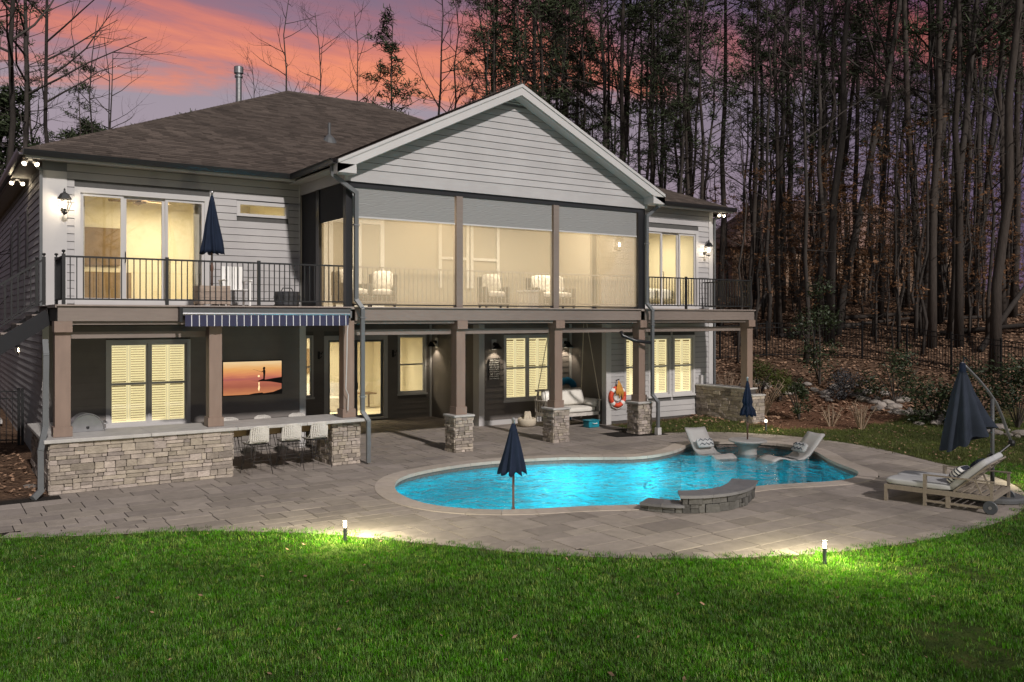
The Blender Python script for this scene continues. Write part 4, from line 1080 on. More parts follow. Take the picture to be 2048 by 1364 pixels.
# porch interior
pin = MB(); pin.box(PX0 + .1, PX1 - .1, EN + .12, EN + .24, FZ, 6.9); porch_back = pin.build('porch_wall', 'interior_wall', house)
B('porch_wall', 'interior_wall', house, (PX0 + .1, PX0 + .2, LW, EN + .12, FZ, 6.9), (PX1 - .2, PX1 - .1, RW_ + .15, EN + .12, FZ, 6.9))
B('porch_ceiling', 'room_wood', house, (PX0 + .1, PX1 - .1, PY + .15, EN + .1, 6.56, 6.62))
for x in (-2.4, -1.55, -.7): # folding doors
    d = B('porch_door', 'white_paint', porch_back, (x, x + .12, EN + .05, EN + .12, FZ, 6.1), (x + .7, x + .82, EN + .05, EN + .12, FZ, 6.1), (x + .12, x + .7, EN + .05, EN + .12, 5.95, 6.1), (x + .12, x + .7, EN + .05, EN + .12, FZ, 3.85))
for x in (1.9, 3.0):
    B('porch_window', 'white_paint', porch_back, (x, x + .1, EN + .05, EN + .118, 4.2, 6.2), (x + .95, x + 1.05, EN + .05, EN + .118, 4.2, 6.2), (x + .1, x + .95, EN + .05, EN + .118, 5.05, 5.13), (x + .1, x + .95, EN + .05, EN + .118, 6.1, 6.2))
lamp('porch_light', (-.6, 1.7, 6.45), 260, (1.0, 0.86, 0.63), 'AREA', 1.2, house, direction=(0, 0, -1)); lamp('porch_light', (4.1, 1.7, 6.45), 260, (1.0, 0.86, 0.63), 'AREA', 1.2, house, direction=(0, 0, -1))

# --- roofs
def shingle_plane(P0, U, V, poly, name_parent, seed, expo=.145, wmin=.18, wmax=.42):
    """overlapping shingle courses on a plane: P0 origin, U along the eave, V up the slope, poly the outline in (u, v)"""
    rnd = random.Random(seed); U = Vector(U).normalized(); V = Vector(V).normalized(); Nn = U.cross(V)
    if Nn.z < 0: Nn = -Nn
    P0 = Vector(P0); m = MB(); vmax = max(p[1] for p in poly); umin = min(p[0] for p in poly); umax = max(p[0] for p in poly)
    def span(v):
        xs = []
        for i in range(len(poly)):
            (a, b), (c, d) = poly[i], poly[(i + 1) % len(poly)]
            if (b <= v < d) or (d <= v < b): xs.append(a + (c - a) * (v - b) / (d - b))
        return (min(xs), max(xs)) if len(xs) >= 2 else None
    v = 0.0
    while v < vmax - .01:
        lo = span(v + .002); hi = span(min(v + expo, vmax - .002)) or lo
        if lo:
            u = lo[0] - rnd.uniform(0, .2)
            while u < lo[1]:
                w = rnd.uniform(wmin, wmax); t_ = rnd.uniform(.006, .016)
                a, b = max(u, lo[0]), min(u + w, lo[1]); c, d = max(u, hi[0]), min(u + w, hi[1])
                if b - a > .01:
                    if d - c < .005: c = d = (max(min((a + b) / 2, hi[1]), hi[0]))
                    q = [P0 + U * a + V * v + Nn * t_, P0 + U * b + V * v + Nn * t_, P0 + U * d + V * (v + expo) + Nn * .002, P0 + U * c + V * (v + expo) + Nn * .002, P0 + U * a + V * v - Nn * .004, P0 + U * b + V * v - Nn * .004]
                    m.add(q, [(0, 1, 2, 3), (4, 5, 1, 0)])
                u += w
        v += expo
    o = m.build('shingle_field', 'shingle', name_parent); tag(o, kind='stuff'); return o
def roof_poly(pts, parent, name='roof_deck', mat='roof_deck', th=.05):
    pts = [Vector(p) for p in pts]; nrm = (pts[1] - pts[0]).cross(pts[2] - pts[0]).normalized()
    if nrm.z < 0: nrm = -nrm
    m = MB(); n = len(pts); m.add([p - nrm * .006 for p in pts] + [p - nrm * th for p in pts], [tuple(range(n)), tuple(reversed(range(n, 2 * n)))] + [(i, (i + 1) % n, n + (i + 1) % n, n + i) for i in range(n)])
    return m.build(name, mat, parent)
XE0, XE1, YE0, YE1 = -9.03, 11.95, 2.5, 20.2
RISE = .5; HD = (YE1 - YE0) / 2; AX0, AX1, AY, AZ = XE0 + HD, XE1 - HD, YE0 + HD, EZ + .06 + HD * RISE
E0 = EZ + .06
mr_ = roof_poly([(XE0, YE0, E0), (XE1 - 5.6, YE0, E0), (XE1 - 5.6, YE0 + 5.6, E0 + 2.8), (AX1, AY, AZ), (AX0, AY, AZ)], house, 'roof', 'roof_deck')
sl_ = math.sqrt(1 + RISE * RISE)
shingle_plane((XE0, YE0, E0), (1, 0, 0), (0, 1, RISE), [(0, 0), (15.4, 0), (15.4, 5.6 * sl_), (AX1 - XE0, HD * sl_), (AX0 - XE0, HD * sl_)], mr_, 1)
r2_ = roof_poly([(XE0, YE0, E0), (AX0, AY, AZ), (XE0, YE1, E0)], house, 'roof')
shingle_plane((XE0, YE1, E0), (0, -1, 0), (1, 0, RISE), [(0, 0), (2 * HD, 0), (HD, HD * sl_)], r2_, 2)
roof_poly([(XE1, YE0, E0), (XE1, YE1, E0), (AX1, AY, AZ)], house, 'roof', 'shingle')
roof_poly([(XE0, YE1, E0), (AX0, AY, AZ), (AX1, AY, AZ), (XE1, YE1, E0)], house, 'roof', 'shingle')
# hip and ridge caps
def caps(a, b, parent, w=.24, L_=.2):
    a, b = Vector(a), Vector(b); n = int((b - a).length / L_); m = MB()
    for i in range(n):
        p, q = a.lerp(b, i / n), a.lerp(b, (i + 1.2) / n); d = (q - p).normalized(); s = d.cross(Vector((0, 0, 1))).normalized() * w / 2
        up = Vector((0, 0, .035)); dn = Vector((0, 0, -.06))
        m.add([p + s + dn, p + up, p - s + dn, q + s + dn, q + up - Vector((0, 0, .012)), q - s + dn], [(0, 3, 4, 1), (1, 4, 5, 2), (0, 1, 2)])
    o = m.build('ridge_cap', 'shingle', parent); tag(o, kind='stuff')
caps((XE0, YE0, E0), (AX0, AY, AZ), mr_); caps((AX0, AY, AZ), (AX1, AY, AZ), mr_); caps((XE1, YE0, E0), (AX1, AY, AZ), mr_)
# porch gable roof
GX0, GX1, GY0 = -3.18, 6.73, -.30; GZ = RZ_ + .02; half = RX_ - GX0; GE = GZ - half * SL
gy_end = YE0 + (GZ - E0) / RISE; gy_eave = YE0 + (GE - E0) / RISE
gs = math.sqrt(1 + SL * SL)
ga_ = roof_poly([(GX0, GY0, GE), (RX_, GY0, GZ), (RX_, gy_end, GZ), (GX0, gy_eave, GE)], house, 'roof')
shingle_plane((GX0, gy_end, GE), (0, -1, 0), (1, 0, SL), [(gy_end - gy_eave, 0), (gy_end - GY0, 0), (gy_end - GY0, half * gs), (0, half * gs)], ga_, 3)
gb_ = roof_poly([(GX1, GY0, GE), (RX_, GY0, GZ), (RX_, gy_end, GZ), (GX1, gy_eave, GE)], house, 'roof')
shingle_plane((GX1, GY0, GE), (0, 1, 0), (-1, 0, SL), [(0, 0), (gy_eave - GY0, 0), (gy_end - GY0, half * gs), (0, half * gs)], gb_, 4)
caps((RX_, GY0, GZ), (RX_, gy_end, GZ), ga_)
# rake boards: a broad board with a crown strip, mitred at the peak
def rake(sgn, x_e, drop0, drop1, y0, y1, name):
    m = MB(); a = (x_e, GE); b = (RX_, GZ)
    m.add([(a[0], y0, a[1] - drop1), (b[0], y0, b[1] - drop1), (b[0], y0, b[1] - drop0), (a[0], y0, a[1] - drop0), (a[0], y1, a[1] - drop1), (b[0], y1, b[1] - drop1), (b[0], y1, b[1] - drop0), (a[0], y1, a[1] - drop0)],
          [(0, 1, 2, 3), (7, 6, 5, 4), (4, 5, 1, 0), (3, 2, 6, 7), (4, 0, 3, 7), (1, 5, 6, 2)])
    m.build(name, 'trim', house)
for s_, xe in ((-1, GX0 + .01), (1, GX1 - .01)):
    rake(s_, xe, .02, .10, GY0 - .035, GY0 + .03, 'crown_strip'); rake(s_, xe, .10, .30, GY0 - .012, GY0 + .03, 'rake_board')
    rake(s_, xe, .30, .322, GY0 + .03, PY - .035, 'rake_soffit')
# boxed eave returns at the feet of the rakes
B('eave_return', 'trim', house, (GX0 + .01, PX0 + .1, GY0 - .012, GY0 + .4, GE - .30, GE - .10)); B('eave_return', 'trim', house, (PX1 - .1, GX1 - .01, GY0 - .012, GY0 + .4, GE - .30, GE - .10))
B('frieze_block', 'trim', house, (PX0 - .03, PX0 + .06, PY - .045, PY + .1, 6.42, 6.80)); B('frieze_block', 'trim', house, (PX1 - .06, PX1 + .03, PY - .045, PY + .1, 6.42, 6.80))
# soffits
B('soffit', 'soffit', house, (XE0 + .06, GX0 + .3, YE0 + .05, LW, EZ - .06, EZ - .03)); B('soffit', 'soffit', house, (XE0 + .06, XL, LW, YE1, EZ - .06, EZ - .03))
B('soffit', 'soffit', house, (GX0 + .05, PX0, GY0 + .4, LW, GE - .16, GE - .13)); B('soffit', 'soffit', house, (PX1, GX1 - .05, GY0 + .4, RW_, GE - .16, GE - .13))
# roof of the far wing
WZ0 = 7.0; WY = 1.82; WX = 11.98
wg_ = roof_poly([(6.45, WY, WZ0), (WX, WY, WZ0), (WX - 2.0, WY + 2.0, WZ0 + .9), (6.45, WY + 2.0, WZ0 + .9)], house, 'roof')
shingle_plane((6.45, WY, WZ0), (1, 0, 0), (0, 1, .45), [(0, 0), (WX - 6.45, 0), (WX - 2 - 6.45, 2 * math.sqrt(1 + .2025)), (0, 2 * math.sqrt(1 + .2025))], wg_, 5)
roof_poly([(WX, WY, WZ0), (WX, WY + 4, WZ0), (WX - 2, WY + 2, WZ0 + .9)], house, 'roof', 'shingle')
roof_poly([(6.45, WY + 2, WZ0 + .9), (WX - 2, WY + 2, WZ0 + .9), (WX, WY + 4, WZ0 + .02), (6.45, WY + 4, WZ0 + .02)], house, 'roof', 'shingle')
B('soffit', 'soffit', house, (6.45, WX - .05, WY + .05, RW_, WZ0 - .12, WZ0 - .09)); B('soffit', 'soffit', house, (XR, WX - .05, RW_, 6, WZ0 - .12, WZ0 - .09))
# gutters
def gutter(a, b, out, z, parent=house):
    """moulded gutter along a-b; out is the outward direction"""
    a, b, o_ = Vector((*a, z)), Vector((*b, z)), Vector((*out, 0)); prof = [(0, 0), (0, -.12), (.075, -.12), (.11, -.05), (.125, 0), (.115, 0), (.10, -.045), (.07, -.105), (.012, -.105), (.012, 0)]
    m = MB(); n = len(prof)
    for p in (a, b): m.v += [tuple(p + o_ * q[0] + Vector((0, 0, q[1]))) for q in prof]
    m.f += [(i, (i + 1) % n, n + (i + 1) % n, n + i) for i in range(n)] + [tuple(range(n)), tuple(reversed(range(n, 2 * n)))]
    return m.build('gutter', 'gutter', parent)
gutter((XE0, YE0), (GX0 - .05, YE0), (0, -1), EZ + .07); gutter((XE0, YE0 - .02), (XE0, YE1), (-1, 0), EZ + .07)
gutter((GX0, GY0 + .06), (GX0, gy_eave), (-1, 0), GE + .01); gutter((GX1, GY0 + .06), (GX1, gy_eave), (1, 0), GE + .01)
gutter((6.8, WY), (WX + .05, WY), (0, -1), WZ0 + .01); gutter((WX, WY), (WX, 8), (1, 0), WZ0 + .01)
B('fascia_board', 'trim', house, (XE0 + .04, GX0 + .2, YE0 + .005, YE0 + .045, EZ - .10, EZ + .04)); B('fascia_board', 'brown_trim', house, (XE0 + .005, XE0 + .04, YE0 + .05, YE1, EZ - .10, EZ + .04))
B('fascia_board', 'trim', house, (6.8, WX - .04, WY + .005, WY + .045, WZ0 - .16, WZ0 - .01))
# flue and vent
m = MB(); m.lathe([(.12, 0), (.095, .06), (.095, 1.12)], 16); m.lathe([(.13, 1.10), (.13, 1.16), (.10, 1.18), (.10, 1.22), (.15, 1.23), (.15, 1.44), (.12, 1.46)], 16)
m.build('flue_pipe', 'galvanised', house, smooth=False, wm=T(-2.2, 10.3, 10.1))
vy = 5.9; vz = E0 + RISE * (vy - YE0)
m = MB(); m.lathe([(.26, -.12), (.16, .06), (.06, .16), (.045, .18), (.045, .52)], 12); m.build('vent_pipe', 'galv_dark', house, wm=T(-.85, vy, vz))

# --- downspouts: rectangular pipe with elbows
def spout(pts, w=.09, h=.07, name='downspout', mat='downspout', parent=house, bands=()):
    m = MB()
    for a, b in zip(pts[:-1], pts[1:]):
        a, b = Vector(a), Vector(b); d = (b - a).normalized() * .03; m.bar(a - d, b + d, w, h, up=(0, 1, 0))
    o = m.build(name, mat, parent)
    for bz, bx, by in bands: B('band', 'galvanised', o, (bx - .07, bx + .07, by - .045, by + .045, bz, bz + .03))
    return o
DY = -.04
spout([(GX0 + .0, GY0 + .3, GE - .12), (GX0 + .0, GY0 + .3, GE - .32), (-2.62, DY, 6.15), (-2.62, DY, 3.72), (-2.52, DY - .12, 3.52), (-2.52, DY - .12, 1.18), (-2.44, DY - .26, .98), (-2.44, DY - .26, .06)], bands=((5.4, -2.62, DY), (3.3, -2.52, DY - .12), (1.5, -2.52, DY - .12)))
spout([(GX1 + .04, GY0 + .3, GE - .12), (GX1 + .04, GY0 + .3, GE - .30), (6.28, DY, 6.2), (6.28, DY, 3.72), (6.38, DY - .12, 3.52), (6.38, DY - .12, 1.12), (6.46, DY - .26, .92), (6.46, DY - .26, .10)], bands=((5.4, 6.28, DY), (3.1, 6.38, DY - .12)))
B('spout_shoe', 'trim', house, (6.39, 6.53, DY - .33, DY - .2, .0, .2))
MB().tube([(5.6, .30, 2.92), (5.62, .25, 2.80), (5.9, .05, 2.66), (6.36, -.12, 2.60)], .05, 8).build('drain_elbow', 'gutter', house, smooth=True)
spout([(-8.84, .35, 2.85), (-8.84, .2, 2.6), (-8.86, .12, 1.25), (-8.92, -.05, 1.05), (-8.98, -.28, .86), (-8.98, -.30, .12), (-9.1, -.42, .03)], w=.10, h=.08)
spout([(XL - .3, LW - .25, 6.72), (XL - .06, LW - .08, 6.5), (XL - .06, LW - .08, 3.4)], w=.06, h=.06)
spout([(XR + .3, RW_ - .2, 6.9), (XR + .08, RW_ - .06, 6.62), (XR + .08, RW_ - .06, .9)], w=.07, h=.06)
# electric meter box
B('meter_box', 'trim', house, (10.72, 10.94, RW_ - .14, RW_ - .035, 1.05, 1.4)); MB().bar((10.83, RW_ - .08, 1.05), (10.83, RW_ - .08, .05), .05).build('conduit', 'galv_dark', house)

# ------------------------------------------------------------------ deck
deck = empty('deck', (1, .2, 0), 'brown wrapped timber deck on tall square posts along the house front', 'deck')
DX0, DX1 = -8.66, 10.92
B('deck_floor', 'deck_board', deck, (DX0 - .04, PX0, .06, LW - .01, 3.50, FZ)); B('deck_floor', 'deck_board', deck, (PX1, DX1 + .04, .06, RW_ - .01, 3.50, FZ)); B('deck_floor', 'deck_board', deck, (PX0, PX1, .06, EN + .1, 3.50, FZ - .002))
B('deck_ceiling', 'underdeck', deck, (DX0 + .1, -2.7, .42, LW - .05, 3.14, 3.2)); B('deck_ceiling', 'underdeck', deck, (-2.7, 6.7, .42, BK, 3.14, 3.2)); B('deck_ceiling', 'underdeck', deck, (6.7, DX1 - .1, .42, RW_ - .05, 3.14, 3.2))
for x0, x1 in ((DX0, -2.72), (-2.60, 6.14), (6.30, DX1)):
    B('fascia', 'brown_trim', deck, (x0, x1, .05, .10, 3.24, 3.525)); B('edge_board', 'deck_board', deck, (x0 - .02, x1 + .02, .0, .10, 3.53, 3.558))
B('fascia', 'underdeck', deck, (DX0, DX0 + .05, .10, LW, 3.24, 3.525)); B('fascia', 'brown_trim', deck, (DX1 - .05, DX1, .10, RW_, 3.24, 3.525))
POSTX = [(-8.70, -8.43), (-5.84, -5.58), (-2.86, -2.60), (.11, .36), (3.13, 3.38), (6.12, 6.37), (10.68, 10.93)]
for (a, _b), (c, _d) in zip(POSTX[:-1], POSTX[1:]):
    a2 = _b
    if a == -5.84: a2 = a
    B('lower_trim', 'brown_trim', deck, (a2 + .002, c - .06, .12, .16, 3.17, 3.235))
    if a not in (-5.84,): B('soffit_beam', 'brown_trim', deck, (a2 - .1, c + .02, .39, .45, 2.90, 3.03))
for i, (a, b) in enumerate(POSTX):
    zb = 1.035 if i < 3 else .915
    m = MB(); m.box(a, b, .12, .38, zb, 3.24)
    p = m.build('post', 'brown_post', deck)
    B('post_base', 'brown_post', p, (a - .03, b + .03, .09, .41, zb, zb + .19))
    if i in (0, 3, 4, 5, 6): B('post_cap', 'brown_post', p, (a - .02, b + .02, .03, .40, 3.03, 3.238))
# stone piers under the posts
def pier(x0, w, y0, d, h, seed, cap=True):
    p = B('stone_pier', 'mortar', deck, (x0 + .05, x0 + w - .05, y0 + .05, y0 + d - .05, -.05, h))
    stone_face(p, x0, y0, 0, w, 0, h, seed, rows=(.055, .105), widths=(.11, .26))
    stone_face(p, x0, y0 + d, -math.pi / 2, d, 0, h, seed + 1, rows=(.055, .105), widths=(.11, .26))
    stone_face(p, x0 + w, y0, math.pi / 2, d, 0, h, seed + 2, rows=(.055, .105), widths=(.11, .26))
    if cap: B('pier_cap', 'slab', p, (x0 - .045, x0 + w + .045, y0 - .045, y0 + d + .045, h, h + .05), bevel=.008)
    return p
for k, x in enumerate((0.0, 3.01, 6.0)): pier(x, .50, .0, .48, .865, 100 + 10 * k)
# stone wall at the far end of the terrace
sw = empty('garden_wall', (10.8, 1, 0), 'brown stone garden wall with flat cap at the far end of the deck', 'wall')
c_ = B('wall_core', 'mortar', sw, (10.62, 11.0, .06, 2.18, -.1, 1.05)); c_2 = B('wall_core', 'mortar', sw, (10.60, 11.08, -.16, .055, -.1, .86))
stone_face(sw, 10.56, 2.18, -math.pi / 2, 2.13, 0, 1.05, 150, rows=(.07, .15), widths=(.14, .36)); stone_face(sw, 10.56, -.2, 0, .54, 0, .86, 151, rows=(.07, .15), widths=(.14, .3)); stone_face(sw, 10.56, .05, -math.pi / 2, .25, 0, .86, 152, rows=(.07, .15), widths=(.1, .2)); stone_face(sw, 11.06, 0.05, 0, .0001, 0, .01, 153)
B('wall_cap', 'slab', sw, (10.52, 11.08, .04, 2.2, 1.05, 1.10), bevel=.008); B('wall_cap', 'slab', sw, (10.52, 11.12, -.24, .035, .86, .91), bevel=.008)
B('post_block', 'mortar', sw, (10.62, 11.0, .13, .42, 1.1, 1.102))

# ------------------------------------------------------------------ railings
def railing(name, label, runs, ztop=.92, z0=FZ, pitch=.112, knob=True):
    r0 = empty(name, (runs[0][0][0], runs[0][0][1], z0), label, 'railing')
    bm_ = MB(); bm_.box(-.009, .009, -.009, .009, 0, 1); bme = bm_.mesh('baluster'); bme.materials.append(MATS['black_metal'])
    for (a, b, za, zb, posts) in runs:
        a3, b3 = Vector((a[0], a[1], za)), Vector((b[0], b[1], zb)); Ln = Vector((b[0] - a[0], b[1] - a[1], 0)).length
        for nm, hh, th in (('top_rail', ztop, .035), ('bottom_rail', .105, .03)):
            m = MB(); m.bar(a3 + Vector((0, 0, hh)), b3 + Vector((0, 0, hh)), .035, th); m.build(nm, 'black_metal', r0)
        n = max(2, int(Ln / pitch))
        for i in range(1, n):
            p = a3.lerp(b3, i / n); shared('baluster', bme, r0, T(p.x, p.y, p.z + .11) @ Matrix.Diagonal((1, 1, ztop - .11, 1)))
        for t_ in posts:
            p = a3.lerp(b3, t_); m = MB(); m.box(p.x - .03, p.x + .03, p.y - .03, p.y + .03, p.z, p.z + ztop + .05)
            if knob and t_ in (0.0, 1.0): m.lathe([(.012, ztop + .05), (.012, ztop + .07), (.03, ztop + .085), (.036, ztop + .10), (.03, ztop + .12), (.0, ztop + .13)], 8, T(p.x, p.y, p.z))
            m.build('newel' if t_ in (0.0, 1.0) else 'rail_post', 'black_metal', r0)
    return r0
railing('deck_railing', 'black metal balustrade along the deck with the navy umbrella', [((-8.55, .14), (-2.86, .14), FZ, FZ, (0.0, .33, .66)), ((-8.55, 1.25), (-8.55, .14), FZ, FZ, (0.0,))])
railing('deck_railing', 'black metal balustrade on the deck by the far glass door', [((6.42, .14), (10.85, .14), FZ, FZ, (0.36, 1.0)), ((10.85, .14), (10.85, RW_ - .1), FZ, FZ, ())])
# stair running down beside the house
stair = empty('deck_stair', (-9, 2, 0), 'dark timber stair with black rails dropping from the deck end', 'stairs')
NT = 18
for i in range(NT):
    x = DX0 - .02 - i * .27; z = FZ - .185 * (i + 1)
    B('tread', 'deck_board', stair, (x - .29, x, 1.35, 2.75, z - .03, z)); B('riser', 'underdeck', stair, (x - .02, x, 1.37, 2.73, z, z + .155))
for y in (1.33, 2.76):
    m = MB(); m.bar((DX0, y, FZ - .22), (DX0 - NT * .27, y, FZ - .22 - NT * .185), .04, .30, up=(0, 0, 1)); m.build('stringer', 'gutter', stair)
railing('stair_railing', 'black metal stair rail sloping down from the deck end', [((DX0 - .1, 1.35), (DX0 - 14 * .27, 1.35), FZ, FZ - 14 * .185, (0.0, .5)), ((DX0 - .1, 2.72), (DX0 - 14 * .27, 2.72), FZ, FZ - 14 * .185, (0.0, .5))])

# ------------------------------------------------------------------ outdoor bar
bar = empty('outdoor_bar', (-5.7, .4, 0), 'long stone outdoor bar with pale slab counter below the awning', 'bar')
c_ = B('bar_wall', 'mortar', bar, (-8.77, -5.5, -.10, .32, -.05, .955)); B('bar_wall', 'mortar', bar, (-8.77, -8.15, .32, 2.95, -.05, .955))
stone_face(c_, -8.82, -.16, 0, 3.38, 0, .955, 200, rows=(.06, .15), widths=(.14, .44)); stone_face(c_, -8.82, 2.95, -math.pi / 2, 3.1, 0, .955, 201, rows=(.06, .15), widths=(.14, .44)); stone_face(c_, -5.44, -.16, math.pi / 2, .5, 0, .955, 202, rows=(.06, .14), widths=(.12, .3))
p_ = B('bar_pier', 'mortar', bar, (-3.14, -2.59, -.0, .88, -.05, .955))
stone_face(p_, -3.19, -.06, 0, .65, 0, .955, 210, rows=(.055, .11), widths=(.1, .27)); stone_face(p_, -3.19, .9, -math.pi / 2, .96, 0, .955, 211, rows=(.06, .12), widths=(.12, .3)); stone_face(p_, -2.54, -.06, math.pi / 2, .96, 0, .955, 212, rows=(.06, .12), widths=(.12, .3))
for a, b in ((-8.92, -7.05), (-7.045, -5.35), (-5.345, -3.85), (-3.845, -2.45)):
    B('counter_slab', 'slab', bar, (a, b, -.24, 1.05, .96, 1.03), bevel=.01)
B('counter_slab', 'slab', bar, (-8.92, -8.05, 1.055, 2.96, .96, 1.03), bevel=.01)
B('apron', 'room_wood', bar, (-5.44, -3.2, .05, .10, .80, .955)); B('apron', 'room_wood', bar, (-5.44, -3.2, .80, .85, .80, .955))
# grill hood on the counter
gr = empty('gas_grill', (-8.05, .95, 1.03), 'stainless grill with half-round hood built into the stone bar', 'grill')
prof = [(.30 * math.cos(math.pi * i / 14), .34 * math.sin(math.pi * i / 14)) for i in range(15)]
m = MB(); n = len(prof)
for yy in (.72, 1.22): m.v += [(-8.06 + a, yy, 1.035 + b) for a, b in prof]
m.f = [tuple(range(n)), tuple(reversed(range(n, 2 * n)))] + [(i, n + i, n + (i + 1) % n, (i + 1) % n) for i in range(n)]
m.build('hood', 'steel', gr)
MB().tube([(-7.74, .76, 1.16), (-7.68, .76, 1.18), (-7.68, 1.18, 1.18), (-7.74, 1.18, 1.16)], .014, 6).build('hood_handle', 'galvanised', gr)
m = MB(); m.tube([(-8.06 + a * 1.06, .70, 1.035 + b * 1.05) for a, b in prof], .012, 6); m.build('hood_rim', 'galvanised', gr)
MB().lathe([(.03, 0), (.03, .02), (.012, .025)], 10, T(-8.05, .718, 1.12) @ RX(R(90))).build('dial', 'black_metal', gr)

# ------------------------------------------------------------------ bar stools
def make_stool():
    r0 = empty('bar_stool', (0, 0, 0))
    # woven shell: seat and back as one curved weave of upright strips
    m = MB(); n = 11; W_ = .44
    for i in range(n):
        u = (i + .5) / n - .5; x = u * W_; bow = .10 * (2 * u) ** 2
        top = 1.02 - .05 * (2 * abs(u)) ** 6
        path = [(x, .22, .655 + .01), (x, .05, .645), (x * .98, -.12, .655 + bow * .2), (x * .97, -.20 + bow * .8, .72 + .0), (x * .95, -.235 + bow, .85), (x * .90, -.255 + bow, top)]
        for (a, b) in zip(path[:-1], path[1:]): m.bar(a, b, .034, .012, up=(0, 1, .6))
    sh = m.build('woven_shell', 'weave', r0); 
    wv = MB()
    for z, s in [(.70 + k * .036, k) for k in range(9)]:
        pts = []
        for i in range(9):
            u = i / 8 - .5; pts.append((u * W_ * (.97 - .06 * s / 9), -.205 + .10 * (2 * u) ** 2 - .055 * s / 9 + (.006 if (i + s) % 2 else -.008), z))
        wv.tube(pts, .0075, 4)
    o = wv.build('weave_band', 'weave', sh); tag(o, kind='stuff')
    rim = [(-.215, .20, .66), (-.222, -.02, .67), (-.215, -.115, .76), (-.20, -.15, .95), (-.17, -.19, 1.0), (-.08, -.24, 1.025), (.08, -.24, 1.025), (.17, -.19, 1.0), (.20, -.15, .95), (.215, -.115, .76), (.222, -.02, .67), (.215, .20, .66)]
    MB().tube(rim, .012, 6).build('rim', 'weave', r0, smooth=True)
    for sx in (-1, 1):
        for sy in (-1, 1):
            m = MB(); ft = Vector((sx * .235, sy * .27, 0.004))
            m.tube([(sx * .19, sy * .17, .645), ft, (sx * .10, sy * .20, .645)], .0075, 5); m.build('hairpin_leg', 'iron_leg', r0)
    m = MB(); k = .30
    c = [(sx * (.235 - .045 * k / .65 * 1.2), sy * (.27 - .10 * k / .65), k) for sx, sy in ((-1, -1), (1, -1), (1, 1), (-1, 1))]
    for i in (1, 3): m.tube([c[i], c[(i + 1) % 4]], .007, 5)
    m.tube([c[0], c[1]], .007, 5); m.tube([c[2], c[3]], .007, 5); m.build('foot_ring', 'iron_leg', r0)
    m = MB(); m.box(-.2, .2, -.16, .2, .625, .640); m.build('seat_frame', 'iron_leg', r0)
    return r0
stool = make_stool()
spots = [(-4.92, -.10, R(8)), (-4.18, -.06, R(-3)), (-3.58, -.04, R(10)), (-5.02, 1.42, R(175)), (-4.22, 1.46, R(184)), (-3.42, 1.44, R(178))]
for i, (x, y, a) in enumerate(spots):
    s = copy_tree(stool, T(x, y, 0) @ RZ(a))
    tag(s, 'pale woven bar stool on the pool side of the stone bar' if i < 3 else 'pale woven bar stool on the house side of the stone bar', 'stool', 'woven stools at the bar')
for ch in list(stool.children):
    for g in list(ch.children): bpy.data.objects.remove(g)
    bpy.data.objects.remove(ch)
bpy.data.objects.remove(stool)

# ------------------------------------------------------------------ television
tv = empty('television', (-4.05, 2.9, 1.42), 'wall television showing an angler silhouetted at sunset above the bar', 'television')
B('tv_body', 'black_metal', tv, (-4.79, -3.31, 2.92, 2.965, 1.40, 2.25)); scr = B('screen', 'sunset_picture', tv, (-4.77, -3.33, 2.912, 2.919, 1.42, 2.23))
def flat(name, mat, pts, parent, y=2.9095):
    m = MB(); n = len(pts); m.add([(x, y, z) for x, z in pts] + [(x, y + .002, z) for x, z in pts], [tuple(range(n)), tuple(reversed(range(n, 2 * n)))] + [(i, n + i, n + (i + 1) % n, (i + 1) % n) for i in range(n)]); return m.build(name, mat, parent)
X_ = lambda u: -4.77 + u * 1.44
Z_ = lambda v: 1.42 + v * .81
flat('picture_shore', 'picture_dark', [(X_(u), Z_(v)) for u, v in ((.45, .42), (.58, .405), (.62, .43), (.66, .46), (.72, .44), (.85, .47), (1, .50), (1, .30), (.92, .33), (.80, .37), (.70, .385), (.60, .39))], scr)
flat('picture_person', 'picture_dark', [(X_(u), Z_(v)) for u, v in ((.675, .44), (.678, .60), (.672, .68), (.645, .665), (.642, .675), (.672, .71), (.676, .74), (.668, .78), (.678, .82), (.70, .83), (.715, .80), (.712, .77), (.704, .75), (.715, .70), (.712, .60), (.702, .44))], scr)
flat('picture_rod', 'picture_dark', [(X_(.50), Z_(.765)), (X_(.65), Z_(.668)), (X_(.65), Z_(.676)), (X_(.50), Z_(.770))], scr)
flat('picture_bank', 'picture_dark', [(X_(u), Z_(v)) for u, v in ((.43, .0), (.52, .03), (.66, .045), (.68, .02), (.85, .05), (1, .14), (1, .0))], scr)
flat('picture_sun', 'picture_sun', [(X_(.60) + .027 * math.cos(a * .5236), Z_(.55) + .027 * math.sin(a * .5236)) for a in range(12)], scr)
flat('picture_glint', 'picture_sun', [(X_(.59), Z_(.36)), (X_(.615), Z_(.36)), (X_(.61), Z_(.28)), (X_(.62), Z_(.2)), (X_(.605), Z_(.08)), (X_(.585), Z_(.16)), (X_(.597), Z_(.27))], scr, 2.9092)

